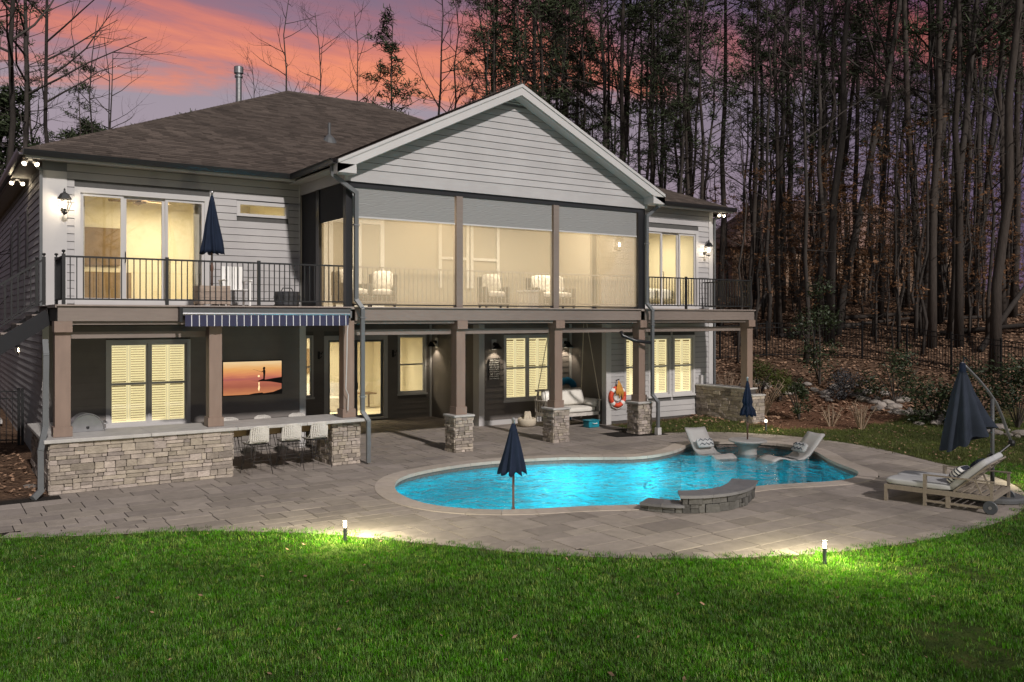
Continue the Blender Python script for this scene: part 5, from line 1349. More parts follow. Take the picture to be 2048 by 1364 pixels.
# ------------------------------------------------------------------ word sign
sg = empty('word_sign', (3.78, 4.1, 1.4), 'tall black wooden sign of stacked white phrases below a barn sconce', 'sign')
WORDS = ['LAKE RULES', 'GO BAREFOOT', 'RELAX & UNWIND', 'JUMP OFF THE DOCK', 'WATCH SUNSETS', "LET'S GO BOATING", 'SKIP STONES', 'STAR GAZE', 'MAKE MEMORIES']
rnd = random.Random(9)
for i, wd_ in enumerate(WORDS):
    z = 2.04 - (i + 1) * .071; dx = rnd.uniform(-.02, .02)
    b_ = B('sign_board', 'sign_board', sg, (3.58 + dx, 3.98 + dx, EN - .065, EN - .045, z + .003, z + .068))
    cu = bpy.data.curves.new('t', 'FONT'); cu.body = wd_; cu.size = .06; cu.align_x = 'CENTER'; cu.extrude = .001
    to = bpy.data.objects.new('t', cu); COL.objects.link(to); bpy.context.view_layer.update()
    tm = bpy.data.meshes.new_from_object(to.evaluated_get(bpy.context.evaluated_depsgraph_get())); bpy.data.objects.remove(to); bpy.data.curves.remove(cu)
    wdt = max(v.co.x for v in tm.vertices) - min(v.co.x for v in tm.vertices); k = .36 / wdt
    tm.materials.clear(); tm.materials.append(MATS['white_paint'])
    put(bpy.data.objects.new('lettering', tm), b_, T(3.78 + dx, EN - .0665, z + .014) @ RX(R(90)) @ Matrix.Diagonal((k, 1, 1, 1)))
# metal wall ornament on the dark return wall
orn = empty('wall_ornament', (3.34, 5.87, 1.55), 'narrow dark metal leaf ornament on the return wall', 'ornament')
m = MB(); m.bar((3.335, 5.87, 1.55), (3.335, 5.87, 2.2), .02)
for i in range(6):
    z = 1.62 + i * .1; s = 1 if i % 2 else -1
    m.add([(3.33, 5.87, z), (3.32, 5.87 + s * .06, z + .03), (3.33, 5.87 + s * .12, z + .1), (3.335, 5.87 + s * .04, z + .09)], [(0, 1, 2, 3)])
m.build('leaf_stem', 'galv_dark', orn)

# ------------------------------------------------------------------ wall lamps
def barn_sconce(label, loc, rz):
    r0 = empty('barn_sconce', loc, label, 'wall light', 'black barn sconces under the deck', rz)
    def P(m, name, mat): return m.build(name, mat, r0, wm=T(*loc) @ RZ(rz))
    m = MB(); m.box(-.085, .085, -.02, 0, -.16, .16); P(m, 'back_plate', 'trim')
    m = MB(); m.lathe([(.05, 0), (.06, .02), (.05, .05)], 12, T(0, -.02, .02) @ RX(R(90))); m.tube([(0, -.04, .02), (0, -.14, .05), (0, -.21, .02)], .016, 6); P(m, 'arm', 'black_metal')
    m = MB(); m.lathe([(.03, .05), (.045, .02), (.06, -.01), (.15, -.11), (.155, -.12), (.145, -.115), (.05, -.02), (.02, .0)], 16, T(0, -.21, .0)); P(m, 'shade', 'black_metal')
    m = MB(); m.lathe([(.0, -.02), (.03, -.04), (.035, -.07), (.02, -.095), (0, -.10)], 10, T(0, -.21, 0)); P(m, 'bulb', 'bulb')
    w = T(*loc) @ RZ(rz) @ Vector((0, -.20, -.13)); tgt = (T(*loc) @ RZ(rz)).to_3x3() @ Vector((0, .25, -1))
    lamp('sconce_light', w, 26, (1, .86, .66), 'SPOT', .03, r0, spot=R(95), direction=tgt, blend=.5)
barn_sconce('black barn sconce on the dark return wall beside the glass doors', (3.355, 6.95, 2.48), R(-90))
barn_sconce('black barn sconce above the stacked word sign', (3.78, EN - .035, 2.48), 0)
barn_sconce('black barn sconce between shuttered window and swing corner', (6.52, EN - .035, 2.48), 0)
def lantern(label, loc, power=18, s=1.0):
    r0 = empty('wall_lantern', loc, label, 'wall light', 'coach lanterns')
    wm = T(*loc) @ Matrix.Scale(s, 4)
    def P(m, name, mat): return m.build(name, mat, r0, wm=wm)
    m = MB(); m.lathe([(.055, 0), (.055, .02), (.03, .03)], 10, T(0, 0, -.12) @ RX(R(90))); m.tube([(0, -.02, -.12), (0, -.10, -.22), (0, -.2, -.2), (0, -.22, -.06), (0, -.20, .02)], .011, 6); m.tube([(0, -.02, -.05), (0, -.05, .2), (0, -.12, .27), (0, -.20, .24)], .009, 6); P(m, 'scroll_arm', 'black_metal')
    m = MB()
    for i in range(6):
        a = i * math.pi / 3; c, d = math.cos(a), math.sin(a); m.tube([(.10 * c, -.20 + .10 * d, .10), (.135 * c, -.20 + .135 * d, .0), (.065 * c, -.20 + .065 * d, -.2)], .006, 4)
    m.lathe([(.02, .28), (.03, .24), (.08, .21), (.15, .09), (.14, .10), (.0, .18)], 6, T(0, -.20, 0)); m.lathe([(.07, -.2), (.05, -.22), (.01, -.25)], 6, T(0, -.20, 0)); m.lathe([(.015, .27), (.02, .30), (.0, .34)], 8, T(0, -.20, 0)); P(m, 'cage', 'black_metal')
    m = MB(); m.lathe([(.0, -.12), (.03, -.09), (.04, -.03), (.03, .03), (.0, .05)], 10, T(0, -.20, 0)); P(m, 'bulb', 'bulb')
    lamp('lantern_light', wm @ Vector((0, -.20, -.02)), power, (1, .84, .6), size=.06, parent=r0)
lantern('lit black coach lantern beside the wide three-leaf deck door', (-8.22, LW - .03, 5.80), 16)
lantern('lit black coach lantern beside the far glass door by the woods', (10.98, RW_ - .03, 5.60), 14)
lantern('black coach lantern seen through the screen porch', (7.05, RW_ - .03, 5.60), 10)
lantern('small lantern on the shaded side wall above the gas tank', (XL - .02, 8.9, 2.45), 3, .7)
def flood(label, x, y, z, sx):
    r0 = empty('flood_light', (x, y, z), label, 'flood light', 'twin eave flood lights')
    m = MB(); m.lathe([(.06, 0), (.06, .03), (.03, .04)], 10, T(x, y, z - .04)); m.build('base', 'trim', r0)
    for s in (-1, 1):
        q = Vector((s * .5, -.8, -.55)).to_track_quat('Z', 'Y').to_matrix().to_4x4()
        MB().lathe([(.025, -.02), (.03, .04), (.055, .11), (.05, .11)], 10, T(x + s * .07, y - .02, z - .07) @ q).build('head', 'trim', r0)
        MB().lathe([(.0, .105), (.048, .105), (.03, .13), (0, .135)], 10, T(x + s * .07, y - .02, z - .07) @ q).build('bulb', 'bulb', r0)
    lamp('flood_bulb', (x, y - .14, z - .14), 2.2, (1, .86, .62), size=.06, parent=r0)
flood('lit twin flood light under the eave over the stair', XL - .28, LW - .25, 6.70, -1)
flood('lit twin flood light under the eave facing the woods', 11.45, 1.98, 6.86, 1)
flood('lit twin flood light further along the shaded side eave', XL - .28, 6.0, 6.70, -1)

# ------------------------------------------------------------------ awning
aw = empty('awning', (-4.6, -.1, 3.3), 'rolled navy striped awning over the stone bar', 'awning')
AX0_, AX1_ = -6.42, -2.80
B('cassette', 'galv_dark', aw, (AX0_, AX1_, -.10, .045, 3.40, 3.50)); MB().tube([(AX0_, -.09, 3.385), (AX1_, -.09, 3.385)], .035, 10).build('front_bar', 'steel', aw)
m = MB(); n = 96
for i in range(n + 1):
    x = AX0_ + .04 + (AX1_ - AX0_ - .08) * i / n; w_ = .006 * math.sin(i * 1.31) + .004 * math.sin(i * .37)
    m.v += [(x, -.12 + w_ * .3, 3.36), (x, -.125 + w_, 3.13 + .003 * math.sin(i * 2.1))]
m.f = [(2 * i, 2 * i + 1, 2 * i + 3, 2 * i + 2) for i in range(n)]
va = m.build('valance', 'awning_cloth', aw); so = va.modifiers.new('t', 'SOLIDIFY'); so.thickness = .003
B('bracket', 'black_metal', aw, (AX0_ - .06, AX0_, -.08, .045, 3.22, 3.52)); B('bracket', 'steel', aw, (AX1_, AX1_ + .04, -.12, .04, 3.30, 3.46))
MB().tube([(-2.86, -.13, 3.14), (-2.88, -.14, 3.0), (-2.88, -.10, 2.2), (-2.88, -.06, 1.7), (-2.80, -.02, 1.55), (-2.80, .02, 1.2)], .012, 6).build('crank', 'trim', aw)

# ------------------------------------------------------------------ folded umbrellas
def folded_umbrella(name, label, x, y, z0, zc0, zc1, rmax, mat='navy_cloth', pole='wood_pole', n=40, ribs=8, tie=None, seed=0, flare=1.0):
    r0 = empty(name, (x, y, z0), label, 'umbrella')
    rnd = random.Random(seed); ph = rnd.uniform(0, 6)
    prof = []; K = 16
    for i in range(K + 1):
        t_ = i / K; z = zc1 + (zc0 - zc1) * t_; r = rmax * (.10 + .90 * t_ ** .85)
        if tie and abs(t_ - tie) < .10: r *= .62 + 3.8 * abs(t_ - tie)
        prof.append((r, z))
    prof[-1] = (prof[-1][0] * flare, prof[-1][1])
    def fn(a, i):
        t_ = i / K
        return 1 + (.06 + .19 * t_) * math.cos(ribs * a + ph + .9 * math.sin(3 * t_ + ph)) + .09 * math.sin(3 * a + ph + 2 * t_) * t_ + .05 * math.sin(17 * a + 5 * t_) * t_
    m = MB(); m.lathe(prof, n * 2, T(x, y, 0), fn)
    # scalloped hem
    k = len(m.v) - 2 * n
    for j in range(2 * n):
        a = 2 * math.pi * j / (2 * n); vx, vy, vz = m.v[k + j]; m.v[k + j] = (vx, vy, vz - .035 * math.cos(ribs * a + ph))
    m.build('canopy', mat, r0, smooth=True)
    MB().lathe([(rmax * .12, zc1 - .01), (rmax * .30, zc1 - .14 * (zc1 - zc0)), (rmax * .33, zc1 - .22 * (zc1 - zc0)), (rmax * .31, zc1 - .225 * (zc1 - zc0)), (0.01, zc1 - .1)], 24, T(x, y, 0), lambda a, i: 1 + .08 * math.cos(8 * a + ph)).build('vent_flap', mat, r0, smooth=True)
    MB().tube([(x, y, z0), (x, y, zc1)], .021, 10).build('pole', pole, r0, smooth=True)
    MB().lathe([(.012, zc1 - .02), (.03, zc1), (.02, zc1 + .03), (.035, zc1 + .05), (.03, zc1 + .085), (0, zc1 + .10)], 12, T(x, y, 0)).build('finial', 'steel', r0, smooth=True)
    m = MB(); m.lathe([(.03, zc0 - .30 * (zc0 - z0)), (.036, zc0 - .36 * (zc0 - z0)), (.036, zc0 - .40 * (zc0 - z0)), (.026, zc0 - .46 * (zc0 - z0))], 10, T(x, y, 0)); m.build('crank_housing', pole, r0)
    return r0
folded_umbrella('patio_umbrella', 'folded navy umbrella standing in a timber planter on the deck', -5.55, 1.0, FZ + .3, 4.72, 5.98, .215, mat='navy_cloth', pole='wood_pole', seed=1)
pb = empty('planter_box', (-5.55, 1.0, FZ), 'pale timber planter box holding the deck umbrella', 'planter')
for i in range(3):
    for s in (-1, 1):
        B('plank', 'planter_wood', pb, (-5.86, -5.24, 1.0 + s * .29 - .015, 1.0 + s * .29 + .015, FZ + .04 + i * .135, FZ + .165 + i * .135)); B('plank', 'planter_wood', pb, (-5.55 + s * .31 - .015, -5.55 + s * .31 + .015, .727, 1.273, FZ + .04 + i * .135, FZ + .165 + i * .135))
for sx in (-1, 1):
    for sy in (-1, 1): B('leg', 'planter_wood', pb, (-5.55 + sx * .28 - .03, -5.55 + sx * .28 + .03, 1 + sy * .25 - .03, 1 + sy * .25 + .03, FZ, FZ + .44))
B('soil', 'mulch', pb, (-5.84, -5.26, .73, 1.27, FZ + .3, FZ + .38))
folded_umbrella('pool_umbrella', 'folded navy umbrella standing at the near pool edge', -2.28, -5.90, -1.40, .62, 1.48, .215, mat='navy_cloth', seed=2)
folded_umbrella('table_umbrella', 'folded navy umbrella in the white table on the pool ledge', 6.50, -3.50, .18, .85, 1.72, .165, mat='navy_cloth', tie=.72, seed=3, pole='wood_pole')
# pot and chair on the deck
pt = empty('deck_pot', (-3.9, .9, FZ), 'round charcoal pot on the deck behind the balusters', 'pot')
MB().lathe([(.22, .0), (.30, .03), (.27, .06), (.30, .22), (.27, .34), (.24, .33), (.22, .2), (.0, .2)], 20, T(-3.9, .9, FZ)).build('bowl', 'charcoal_pot', pt, smooth=True)
MB().tube([(-4.05, .9, FZ + .33), (-4.0, .9, FZ + .42), (-3.8, .9, FZ + .42), (-3.75, .9, FZ + .33)], .012, 6).build('pot_handle', 'charcoal_pot', pt)
ch = empty('deck_chair', (-4.75, 1.9, FZ), 'white slatted deck chair between planter and charcoal pot', 'chair')
for i in range(5): B('back_slat', 'white_paint', ch, (-5.0 + i * .10, -4.92 + i * .10, 2.22, 2.25, FZ + .40, FZ + .95))
for i in range(4): B('seat_slat', 'white_paint', ch, (-5.02, -4.5, 1.72 + i * .125, 1.83 + i * .125, FZ + .38, FZ + .40))
for sx in (-5.03, -4.49):
    B('leg', 'white_paint', ch, (sx - .02, sx + .02, 1.72, 1.76, FZ, FZ + .6)); B('leg', 'white_paint', ch, (sx - .02, sx + .02, 2.2, 2.24, FZ, FZ + .6)); B('arm', 'white_paint', ch, (sx - .04, sx + .04, 1.68, 2.28, FZ + .60, FZ + .625))

# ------------------------------------------------------------------ porch furniture
def armchair(label, x, y, rz, w=.75, pat=True):
    r0 = empty('porch_chair', (x, y, FZ), label, 'chair', rz=rz); wm = T(x, y, FZ) @ RZ(rz)
    m = MB(); m.box(-w / 2, w / 2, -.36, .36, .10, .32); m.build('base', 'wicker', r0, wm=wm, bevel=.03)
    for s in (-1, 1):
        m = MB(); m.box(s * (w / 2 - .05) - .05, s * (w / 2 - .05) + .05, -.36, .34, .30, .62); m.build('arm', 'wicker', r0, wm=wm, bevel=.03)
    m = MB(); m.box(-w / 2, w / 2, .28, .38, .30, .92); m.build('back', 'wicker', r0, wm=wm, bevel=.03)
    for sx in (-1, 1):
        for sy in (-1, 1): MB().box(sx * (w / 2 - .06) - .025, sx * (w / 2 - .06) + .025, sy * .3 - .025, sy * .3 + .025, 0, .11).build('leg', 'wicker', r0, wm=wm)
    soft_box('seat_cushion', 'swing_cushion', r0, (w - .2, .62, .16), wm @ T(0, -.05, .40), .03)
    soft_box('back_cushion', 'pattern_cushion' if pat else 'swing_cushion', r0, (w - .22, .5, .16), wm @ T(0, .20, .74) @ RX(R(78)), .04)
    return r0
armchair('wicker porch chair with patterned cushion by the folding doors', -1.75, 2.2, R(18))
armchair('wicker porch chair with patterned cushion beside the middle screen', -.75, 2.5, R(-28))
armchair('wicker porch chair with patterned cushion near the porch window', 2.6, 2.3, R(-14))
armchair('wicker porch loveseat with patterned cushions at the far screen', 4.4, 2.0, R(-6), 1.3)
tbl = empty('porch_table', (3.1, 1.1, FZ), 'small white box table among the porch chairs', 'table'); B('top', 'white_paint', tbl, (2.75, 3.35, .8, 1.4, FZ + .45, FZ + .50)); B('cabinet', 'swing_cushion', tbl, (2.8, 3.3, .85, 1.35, FZ + .02, FZ + .45))

# ------------------------------------------------------------------ hanging daybed swing
sx0, sx1, sy0, sy1 = 4.75, 6.55, 2.35, 3.30
swg = empty('porch_swing', (5.6, 2.8, .3), 'whitewashed daybed swing hung on ropes under the deck', 'swing')
zs = .42
B('seat_frame', 'weathered_white', swg, (sx0, sx1, sy0, sy0 + .04, zs - .10, zs), (sx0, sx1, sy1 - .04, sy1, zs - .10, zs), (sx0, sx0 + .04, sy0, sy1, zs - .10, zs), (sx1 - .04, sx1, sy0, sy1, zs - .10, zs))
for i in range(8): B('seat_slat', 'weathered_white', swg, (sx0 + .04, sx1 - .04, sy0 + .05 + i * .11, sy0 + .13 + i * .11, zs - .03, zs - .01))
for x in (sx0, sx1 - .05):
    for y in (sy0, sy1 - .05): B('corner_post', 'weathered_white', swg, (x, x + .05, y, y + .05, .12, zs + .34))
    B('arm_rail', 'weathered_white', swg, (x - .02, x + .07, sy0 - .03, sy1, zs + .34, zs + .375))
    for i in range(7): B('arm_slat', 'weathered_white', swg, (x + .012, x + .035, sy0 + .10 + i * .12, sy0 + .14 + i * .12, zs, zs + .34))
for i in range(12): B('back_slat', 'weathered_white', swg, (sx0 + .08 + i * .145, sx0 + .14 + i * .145, sy1 - .03, sy1 - .01, zs, zs + .62))
B('back_rail', 'weathered_white', swg, (sx0, sx1, sy1 - .05, sy1, zs + .62, zs + .68))
soft_box('mattress', 'swing_cushion', swg, (1.68, .86, .16), T(5.65, 2.81, zs + .08), .02)
for x, rz_, mt in ((5.05, .15, 'pattern_cushion'), (5.75, -.1, 'swing_cushion'), (6.12, .1, 'swing_cushion')): soft_box('pillow', mt, swg, (.5, .48, .18), T(x, 2.98, zs + .42) @ RZ(rz_) @ RX(R(70)), .05)
MB().tube([(6.42, 2.42, zs + .26), (6.42, 3.2, zs + .26)], [.12, .12], 12).build('bolster', 'swing_cushion', swg, smooth=True)
for x, xt in ((sx0 + .02, 5.0), (sx1 - .02, 6.3)):
    for y, yt in ((sy0, 2.7), (sy1 - .03, 2.85)):
        MB().tube([(x, y, zs + .36), (xt, yt, 3.14)], .013, 6).build('rope', 'rope', swg)
cn = empty('teal_can', (6.05, 2.0, 0), 'teal plastic storage tub under the daybed swing', 'tub'); MB().box(5.75, 6.15, 1.9, 2.2, 0, .2).build('tub', 'teal_plastic', cn, bevel=.02); MB().box(5.73, 6.17, 1.88, 2.22, .2, .225).build('lid', 'teal_plastic', cn, bevel=.008); MB().tube([(5.88, 1.885, .15), (5.88, 1.85, .13), (6.02, 1.85, .13), (6.02, 1.885, .15)], .01, 6).build('handle', 'white_paint', cn)
fl_ = empty('pool_float', (6.5, 3.85, 0), 'large blue pool float leaning in the swing corner', 'float')
m = MB(); pts = [(6.42 + .34 * math.cos(a * math.pi / 10), 3.90, .95 + .34 * math.sin(a * math.pi / 10)) for a in range(21)]
m.tube(pts, .11, 12, cap=False); m.build('ring', 'blue_plastic', fl_, smooth=True); MB().box(6.25, 6.6, 3.8, 4.05, 0, .52).build('cushion_base', 'blue_plastic', fl_, bevel=.05)
bk = empty('bundle_basket', (4.55, 3.2, 0), 'tan wicker basket with rolled mats on the patio by the swing', 'basket')
MB().lathe([(.2, 0), (.27, .05), (.29, .18), (.26, .26), (.24, .25), (.22, .06)], 18, T(4.45, 3.3, 0)).build('basket', 'rope', bk, smooth=True)
for i in range(3): MB().tube([(4.3 + i * .12, 3.2, .1), (4.5 + i * .06, 3.42, .42)], .05, 8).build('rolled_mat', 'rope', bk, smooth=True)

# ------------------------------------------------------------------ life ring
lr = empty('life_ring', (7.08, RW_ - .08, .8), 'orange life ring with coiled yellow rope on the grey siding', 'life ring')
cx, cz, rr = 7.08, .86, .27
def torus(m, c, R0, r, a0, a1, n=24, k=10):
    m.tube([(c[0] + R0 * math.cos(a0 + (a1 - a0) * i / n), c[1], c[2] + R0 * math.sin(a0 + (a1 - a0) * i / n)) for i in range(n + 1)], r, k); return m
torus(MB(), (cx, RW_ - .10, cz), rr, .072, 0, 2 * math.pi, 32).build('ring', 'orange_plastic', lr, smooth=True)
for i in range(4): torus(MB(), (cx, RW_ - .10, cz), rr, .0755, R(45 + 90 * i - 11), R(45 + 90 * i + 11), 5).build('band', 'white_paint', lr, smooth=True)
rnd = random.Random(5)
for k in range(9):
    pts = [(cx + rnd.uniform(-.02, .02), RW_ - .16, 1.36)]; xx = cx + (k - 4) * .035
    pts += [(cx + (xx - cx) * .6, RW_ - .19, 1.2), (xx, RW_ - .2, 1.0), (xx + rnd.uniform(-.03, .03), RW_ - .2, .84 + rnd.uniform(-.05, .08)), (xx + .03, RW_ - .2, 1.0), (cx + (xx - cx) * .5, RW_ - .18, 1.22)]
    MB().tube(pts, .012, 5).build('rope_coil', 'yellow_rope', lr, smooth=True)
MB().tube([(cx - .30, RW_ - .12, .80), (cx - .22, RW_ - .10, .56), (cx, RW_ - .08, .47), (cx + .2, RW_ - .1, .53), (cx + .32, RW_ - .12, .68)], .01, 5).build('grab_line', 'white_paint', lr)
MB().bar((cx, RW_ - .04, 1.36), (cx, RW_ - .18, 1.40), .03).build('hook', 'black_metal', lr)
MB().lathe([(.0, 0), (.15, 0), (.13, .02), (0, .03)], 14, T(cx, RW_ - .09, cz) @ RX(R(90))).build('pouch', 'white_paint', lr)
# small dark hose hooks on the back wall
for x, lb in ((-.6, 'small black cast wall hook between narrow window and glass doors'), (1.95, 'small black cast wall hook between glass doors and sash window')):
    hk = empty('wall_hook', (x, BK - .05, 2.14), lb, 'hook'); m = MB(); m.box(x - .03, x + .03, BK - .06, BK - .03, 2.02, 2.26); m.tube([(x, BK - .06, 2.2), (x + .04, BK - .16, 2.18), (x + .06, BK - .2, 2.26)], .014, 6); m.tube([(x, BK - .06, 2.08), (x + .03, BK - .12, 2.06), (x + .05, BK - .15, 2.12)], .012, 6); m.build('hook_body', 'black_metal', hk)

# ------------------------------------------------------------------ in-pool loungers and table
def chevron(parent, wm, w, rows, mat='navy_grey_cloth'):
    for r in range(rows):
        m = MB(); n = 6; z = (r - (rows - 1) / 2) * .13
        pts = [(-w / 2 + w * i / n, z + (.03 if i % 2 else -.03)) for i in range(n + 1)]; th = .010
        for (a, b) in zip(pts[:-1], pts[1:]):
            m.add([(a[0], a[1] - th, .0), (b[0], b[1] - th, 0), (b[0], b[1] + th, 0), (a[0], a[1] + th, 0), (a[0], a[1] - th, -.012), (b[0], b[1] - th, -.012), (b[0], b[1] + th, -.012), (a[0], a[1] + th, -.012)], [(0, 1, 2, 3), (4, 0, 3, 7), (1, 5, 6, 2), (4, 5, 1, 0), (3, 2, 6, 7)])
        m.build('chevron_stripe', mat, parent, wm=wm)
def ledge_lounger(label, x, y, rz):
    z0 = -.36
    r0 = empty('ledge_lounger', (x, y, z0), label, 'lounger', 'moulded loungers in the pool', rz); wm = T(x, y, z0) @ RZ(rz) @ Matrix.Diagonal((.92, .90, .92, 1))
    # side profile (along the length, height): raised back, dip for the seat, hump at the knees
    prof = [(-.98, .90), (-.90, .82), (-.68, .58), (-.48, .38), (-.30, .285), (-.10, .25), (.12, .27), (.34, .335), (.50, .345), (.66, .29), (.84, .16), (.92, .06)]
    m = MB(); W_ = .64; th = .05; n = len(prof)
    for xs in (-W_ / 2, -W_ / 4, 0, W_ / 4, W_ / 2):
        dip = -.02 * (1 - (2 * xs / W_) ** 2)
        for l_, h in prof: m.v.append((xs, -l_, h + dip))
    for xs in (-W_ / 2, -W_ / 4, 0, W_ / 4, W_ / 2):
        for l_, h in prof: m.v.append((xs, -l_ + .02, h - th if h > .15 else 0.0))
    for c in range(4):
        for i in range(n - 1):
            a = c * n + i; m.f.append((a, a + 1, a + n + 1, a + n)); b = 5 * n + a; m.f.append((b, b + n, b + n + 1, b + 1))
    for i in range(n - 1):
        m.f.append((i, 5 * n + i, 5 * n + i + 1, i + 1)); a = 4 * n + i; m.f.append((a, a + 1, 5 * n + a + 1, 5 * n + a))
    m.f += [tuple([c * n for c in range(5)] + [5 * n + c * n for c in reversed(range(5))])]
    m.f += [tuple([c * n + n - 1 for c in reversed(range(5))] + [5 * n + c * n + n - 1 for c in range(5)])]
    m.build('shell', 'grey_plastic', r0, smooth=True, wm=wm)
    for l_ in (-.42, .45): MB().box(-.25, .25, -l_ - .12, -l_ + .12, 0, .27).build('foot', 'grey_plastic', r0, wm=wm, bevel=.02)
    pw = wm @ T(0, .42, .52) @ RX(R(52))
    p_ = soft_box('pillow', 'cushion', r0, (.50, .28, .09), pw, .03); chevron(p_, pw @ T(0, 0, .080), .42, 2)
ledge_lounger('moulded grey pool lounger with chevron pillow facing the raised wall', 5.62, -3.15, R(-16))
ledge_lounger('moulded grey pool lounger with chevron pillow beyond the ledge table', 6.72, -4.55, R(-102))
lt = empty('ledge_table', (6.5, -3.5, -.36), 'white hourglass pedestal table standing in the pool ledge', 'table')
MB().lathe([(.30, 0), (.30, .05), (.26, .16), (.22, .28), (.24, .40), (.34, .50), (.46, .545)], 28, T(6.5, -3.5, -.36)).build('pedestal', 'grey_plastic', lt, smooth=True)
MB().lathe([(.40, .545), (.475, .55), (.48, .575), (.46, .59), (.0, .592)], 32, T(6.5, -3.5, -.36)).build('top', 'grey_plastic', lt)
flo = empty('chlorine_float', (5.6, -7.0, WZ), 'small blue chlorine dispenser floating at the pool corner', 'dispenser')
MB().lathe([(.0, -.05), (.10, -.04), (.12, .0), (.10, .03), (.05, .05), (.0, .055)], 14, T(5.62, -7.05, WZ)).build('body', 'teal_plastic', flo, smooth=True)

# ------------------------------------------------------------------ double chaise
cl = empty('chaise_lounge', (4.6, -9.9, 0), 'double teak chaise with grey cushions and striped pillow by the lawn', 'chaise')
CM = T(3.64, -9.12, 0) @ RZ(R(-75.5)) @ Matrix.Scale(.92, 4)           # local x runs from foot to head, local y across towards the pool side
def cb(name, mat, *bx, bevel=0.0, parent=cl):
    m = MB()
    for b in bx: m.box(*b)
    return m.build(name, mat, parent, wm=CM, bevel=bevel)
LN, WD = 1.92, 1.36
cb('side_rail', 'teak', (0, LN, 0, .035, .24, .33)); cb('side_rail', 'teak', (0, LN, WD - .035, WD, .24, .33)); cb('end_rail', 'teak', (0, .035, .035, WD - .035, .24, .33)); cb('end_rail', 'teak', (LN - .035, LN, .035, WD - .035, .24, .33))
for y in (0.0, WD - .06): cb('leg', 'teak', (0.002, .062, y - .002, y + .062, 0, .24)); cb('leg', 'teak', (.72, .78, y - .003, y + .063, 0, .58))
for i in range(14): cb('slat', 'teak', (.05 + i * .135, .13 + i * .135, .036, WD - .036, .29, .315))
for y in (.0, WD - .05):
    cb('arm', 'teak', (.72, LN + .02, y, y + .05, .58, .605)); cb('arm_post', 'teak', (LN - .05, LN, y + .005, y + .045, .05, .58))
    cb('low_rail', 'teak', (.78, LN - .05, y + .01, y + .04, .08, .12)); cb('block', 'teak', (1.12, 1.2, y + .004, y + .046, .02, .24))
for y, nm in ((-.035, 0), (WD + .0, 1)):
    m = MB(); m.lathe([(.0, 0), (.115, 0), (.125, .012), (.125, .028), (.115, .04), (0, .04)], 24, T(LN - .04, y + .04, .125) @ RX(R(90))); w_ = m.build('wheel', 'tank_paint', cl, wm=CM); MB().lathe([(.0, -.004), (.03, -.004), (.03, .045), (0, .045)], 12, T(LN - .04, y + .04, .125) @ RX(R(90))).build('hub', 'steel', w_, wm=CM)
for k in (0, 1):
    yc = .035 + (WD - .07) * (.25 + .5 * k)
    soft_box('seat_cushion', 'cushion', cl, (1.26, .64, .12), CM @ T(.62, yc, .385), .012, 8)
    BM = CM @ T(1.22, yc, .35) @ RY(R(-43))
    soft_box('back_cushion', 'cushion', cl, (.86, .64, .13), BM @ T(.42, 0, .05), .015, 8)
    m = MB(); m.box(0, .84, -.30, -.26, -.05, -.015); m.box(0, .84, .26, .30, -.05, -.015)
    for i in range(6): m.box(.04 + i * .15, .10 + i * .15, -.26, .26, -.045, -.02)
    m.build('back_frame', 'teak', cl, wm=BM)
    MB().bar((1.72, yc - .2, .26), (1.56, yc - .2, .64), .03).build('prop', 'teak', cl, wm=CM)
PMx = CM @ T(1.24, .44, .60) @ RZ(R(-8)) @ RY(R(-50))
soft_box('striped_pillow', 'striped_pillow', cl, (.38, .50, .13), PMx, .06); soft_box('navy_pillow', 'navy_grey_cloth', cl, (.44, .44, .14), CM @ T(1.42, .98, .66) @ RY(R(-52)), .06)

# ------------------------------------------------------------------ cantilever umbrella
cu_ = empty('cantilever_umbrella', (5.32, -10.2, 0), 'folded navy cantilever umbrella with curved arm beside the chaise', 'umbrella')
bx_, by_ = 5.30, -10.20
RTv = Vector((RT[0], RT[1], 0)); FWv = Vector((FW[0], FW[1], 0))
AD = (RTv * .97 + FWv * .24).normalized()      # the arm swings out along this line
B0 = Vector((bx_, by_, 0))
m = MB(); m.lathe([(.46, 0), (.48, .02), (.48, .07), (.44, .10), (.10, .115), (0, .115)], 28, T(bx_ + AD.x * .08, by_ + AD.y * .08, 0)); m.build('base', 'galv_dark', cu_)
MB().tube([B0 + Vector((0, 0, .1)), B0 + Vector((0, 0, 1.84))], .034, 12).build('mast', 'galv_dark', cu_, smooth=True)
def pp(a, z): return B0 + AD * a + Vector((0, 0, z))
arm = [pp(-.66, 2.50), pp(-.54, 2.40), pp(-.30, 2.19), pp(-.08, 1.96), pp(.08, 1.76), pp(.22, 1.49), pp(.33, 1.22), pp(.42, 1.02)]
MB().tube(arm, .026, 10).build('arm', 'steel', cu_, smooth=True)
MB().tube([pp(.42, 1.02), pp(.02, .76)], .022, 8).build('strut', 'black_metal', cu_)
MB().lathe([(.05, -.05), (.06, 0), (.05, .05)], 10, T(*pp(.42, 1.02))).build('pivot', 'black_metal', cu_)
MB().box(-.05, .05, -.05, .05, .70, .84, T(bx_, by_, 0)).build('crank_box', 'black_metal', cu_, bevel=.01)
MB().tube([pp(-.03, .82), pp(-.11, .82), pp(-.11, .66), pp(-.03, .66)], .01, 6).build('crank_handle', 'black_metal', cu_)
cc = pp(-.64, 0); K = 14; prof = []
for i in range(K + 1):
    t_ = i / K; prof.append((.05 + .34 * t_ ** .9, 2.36 - 1.20 * t_))
sh_ = RTv * .06
m = MB(); n = 96
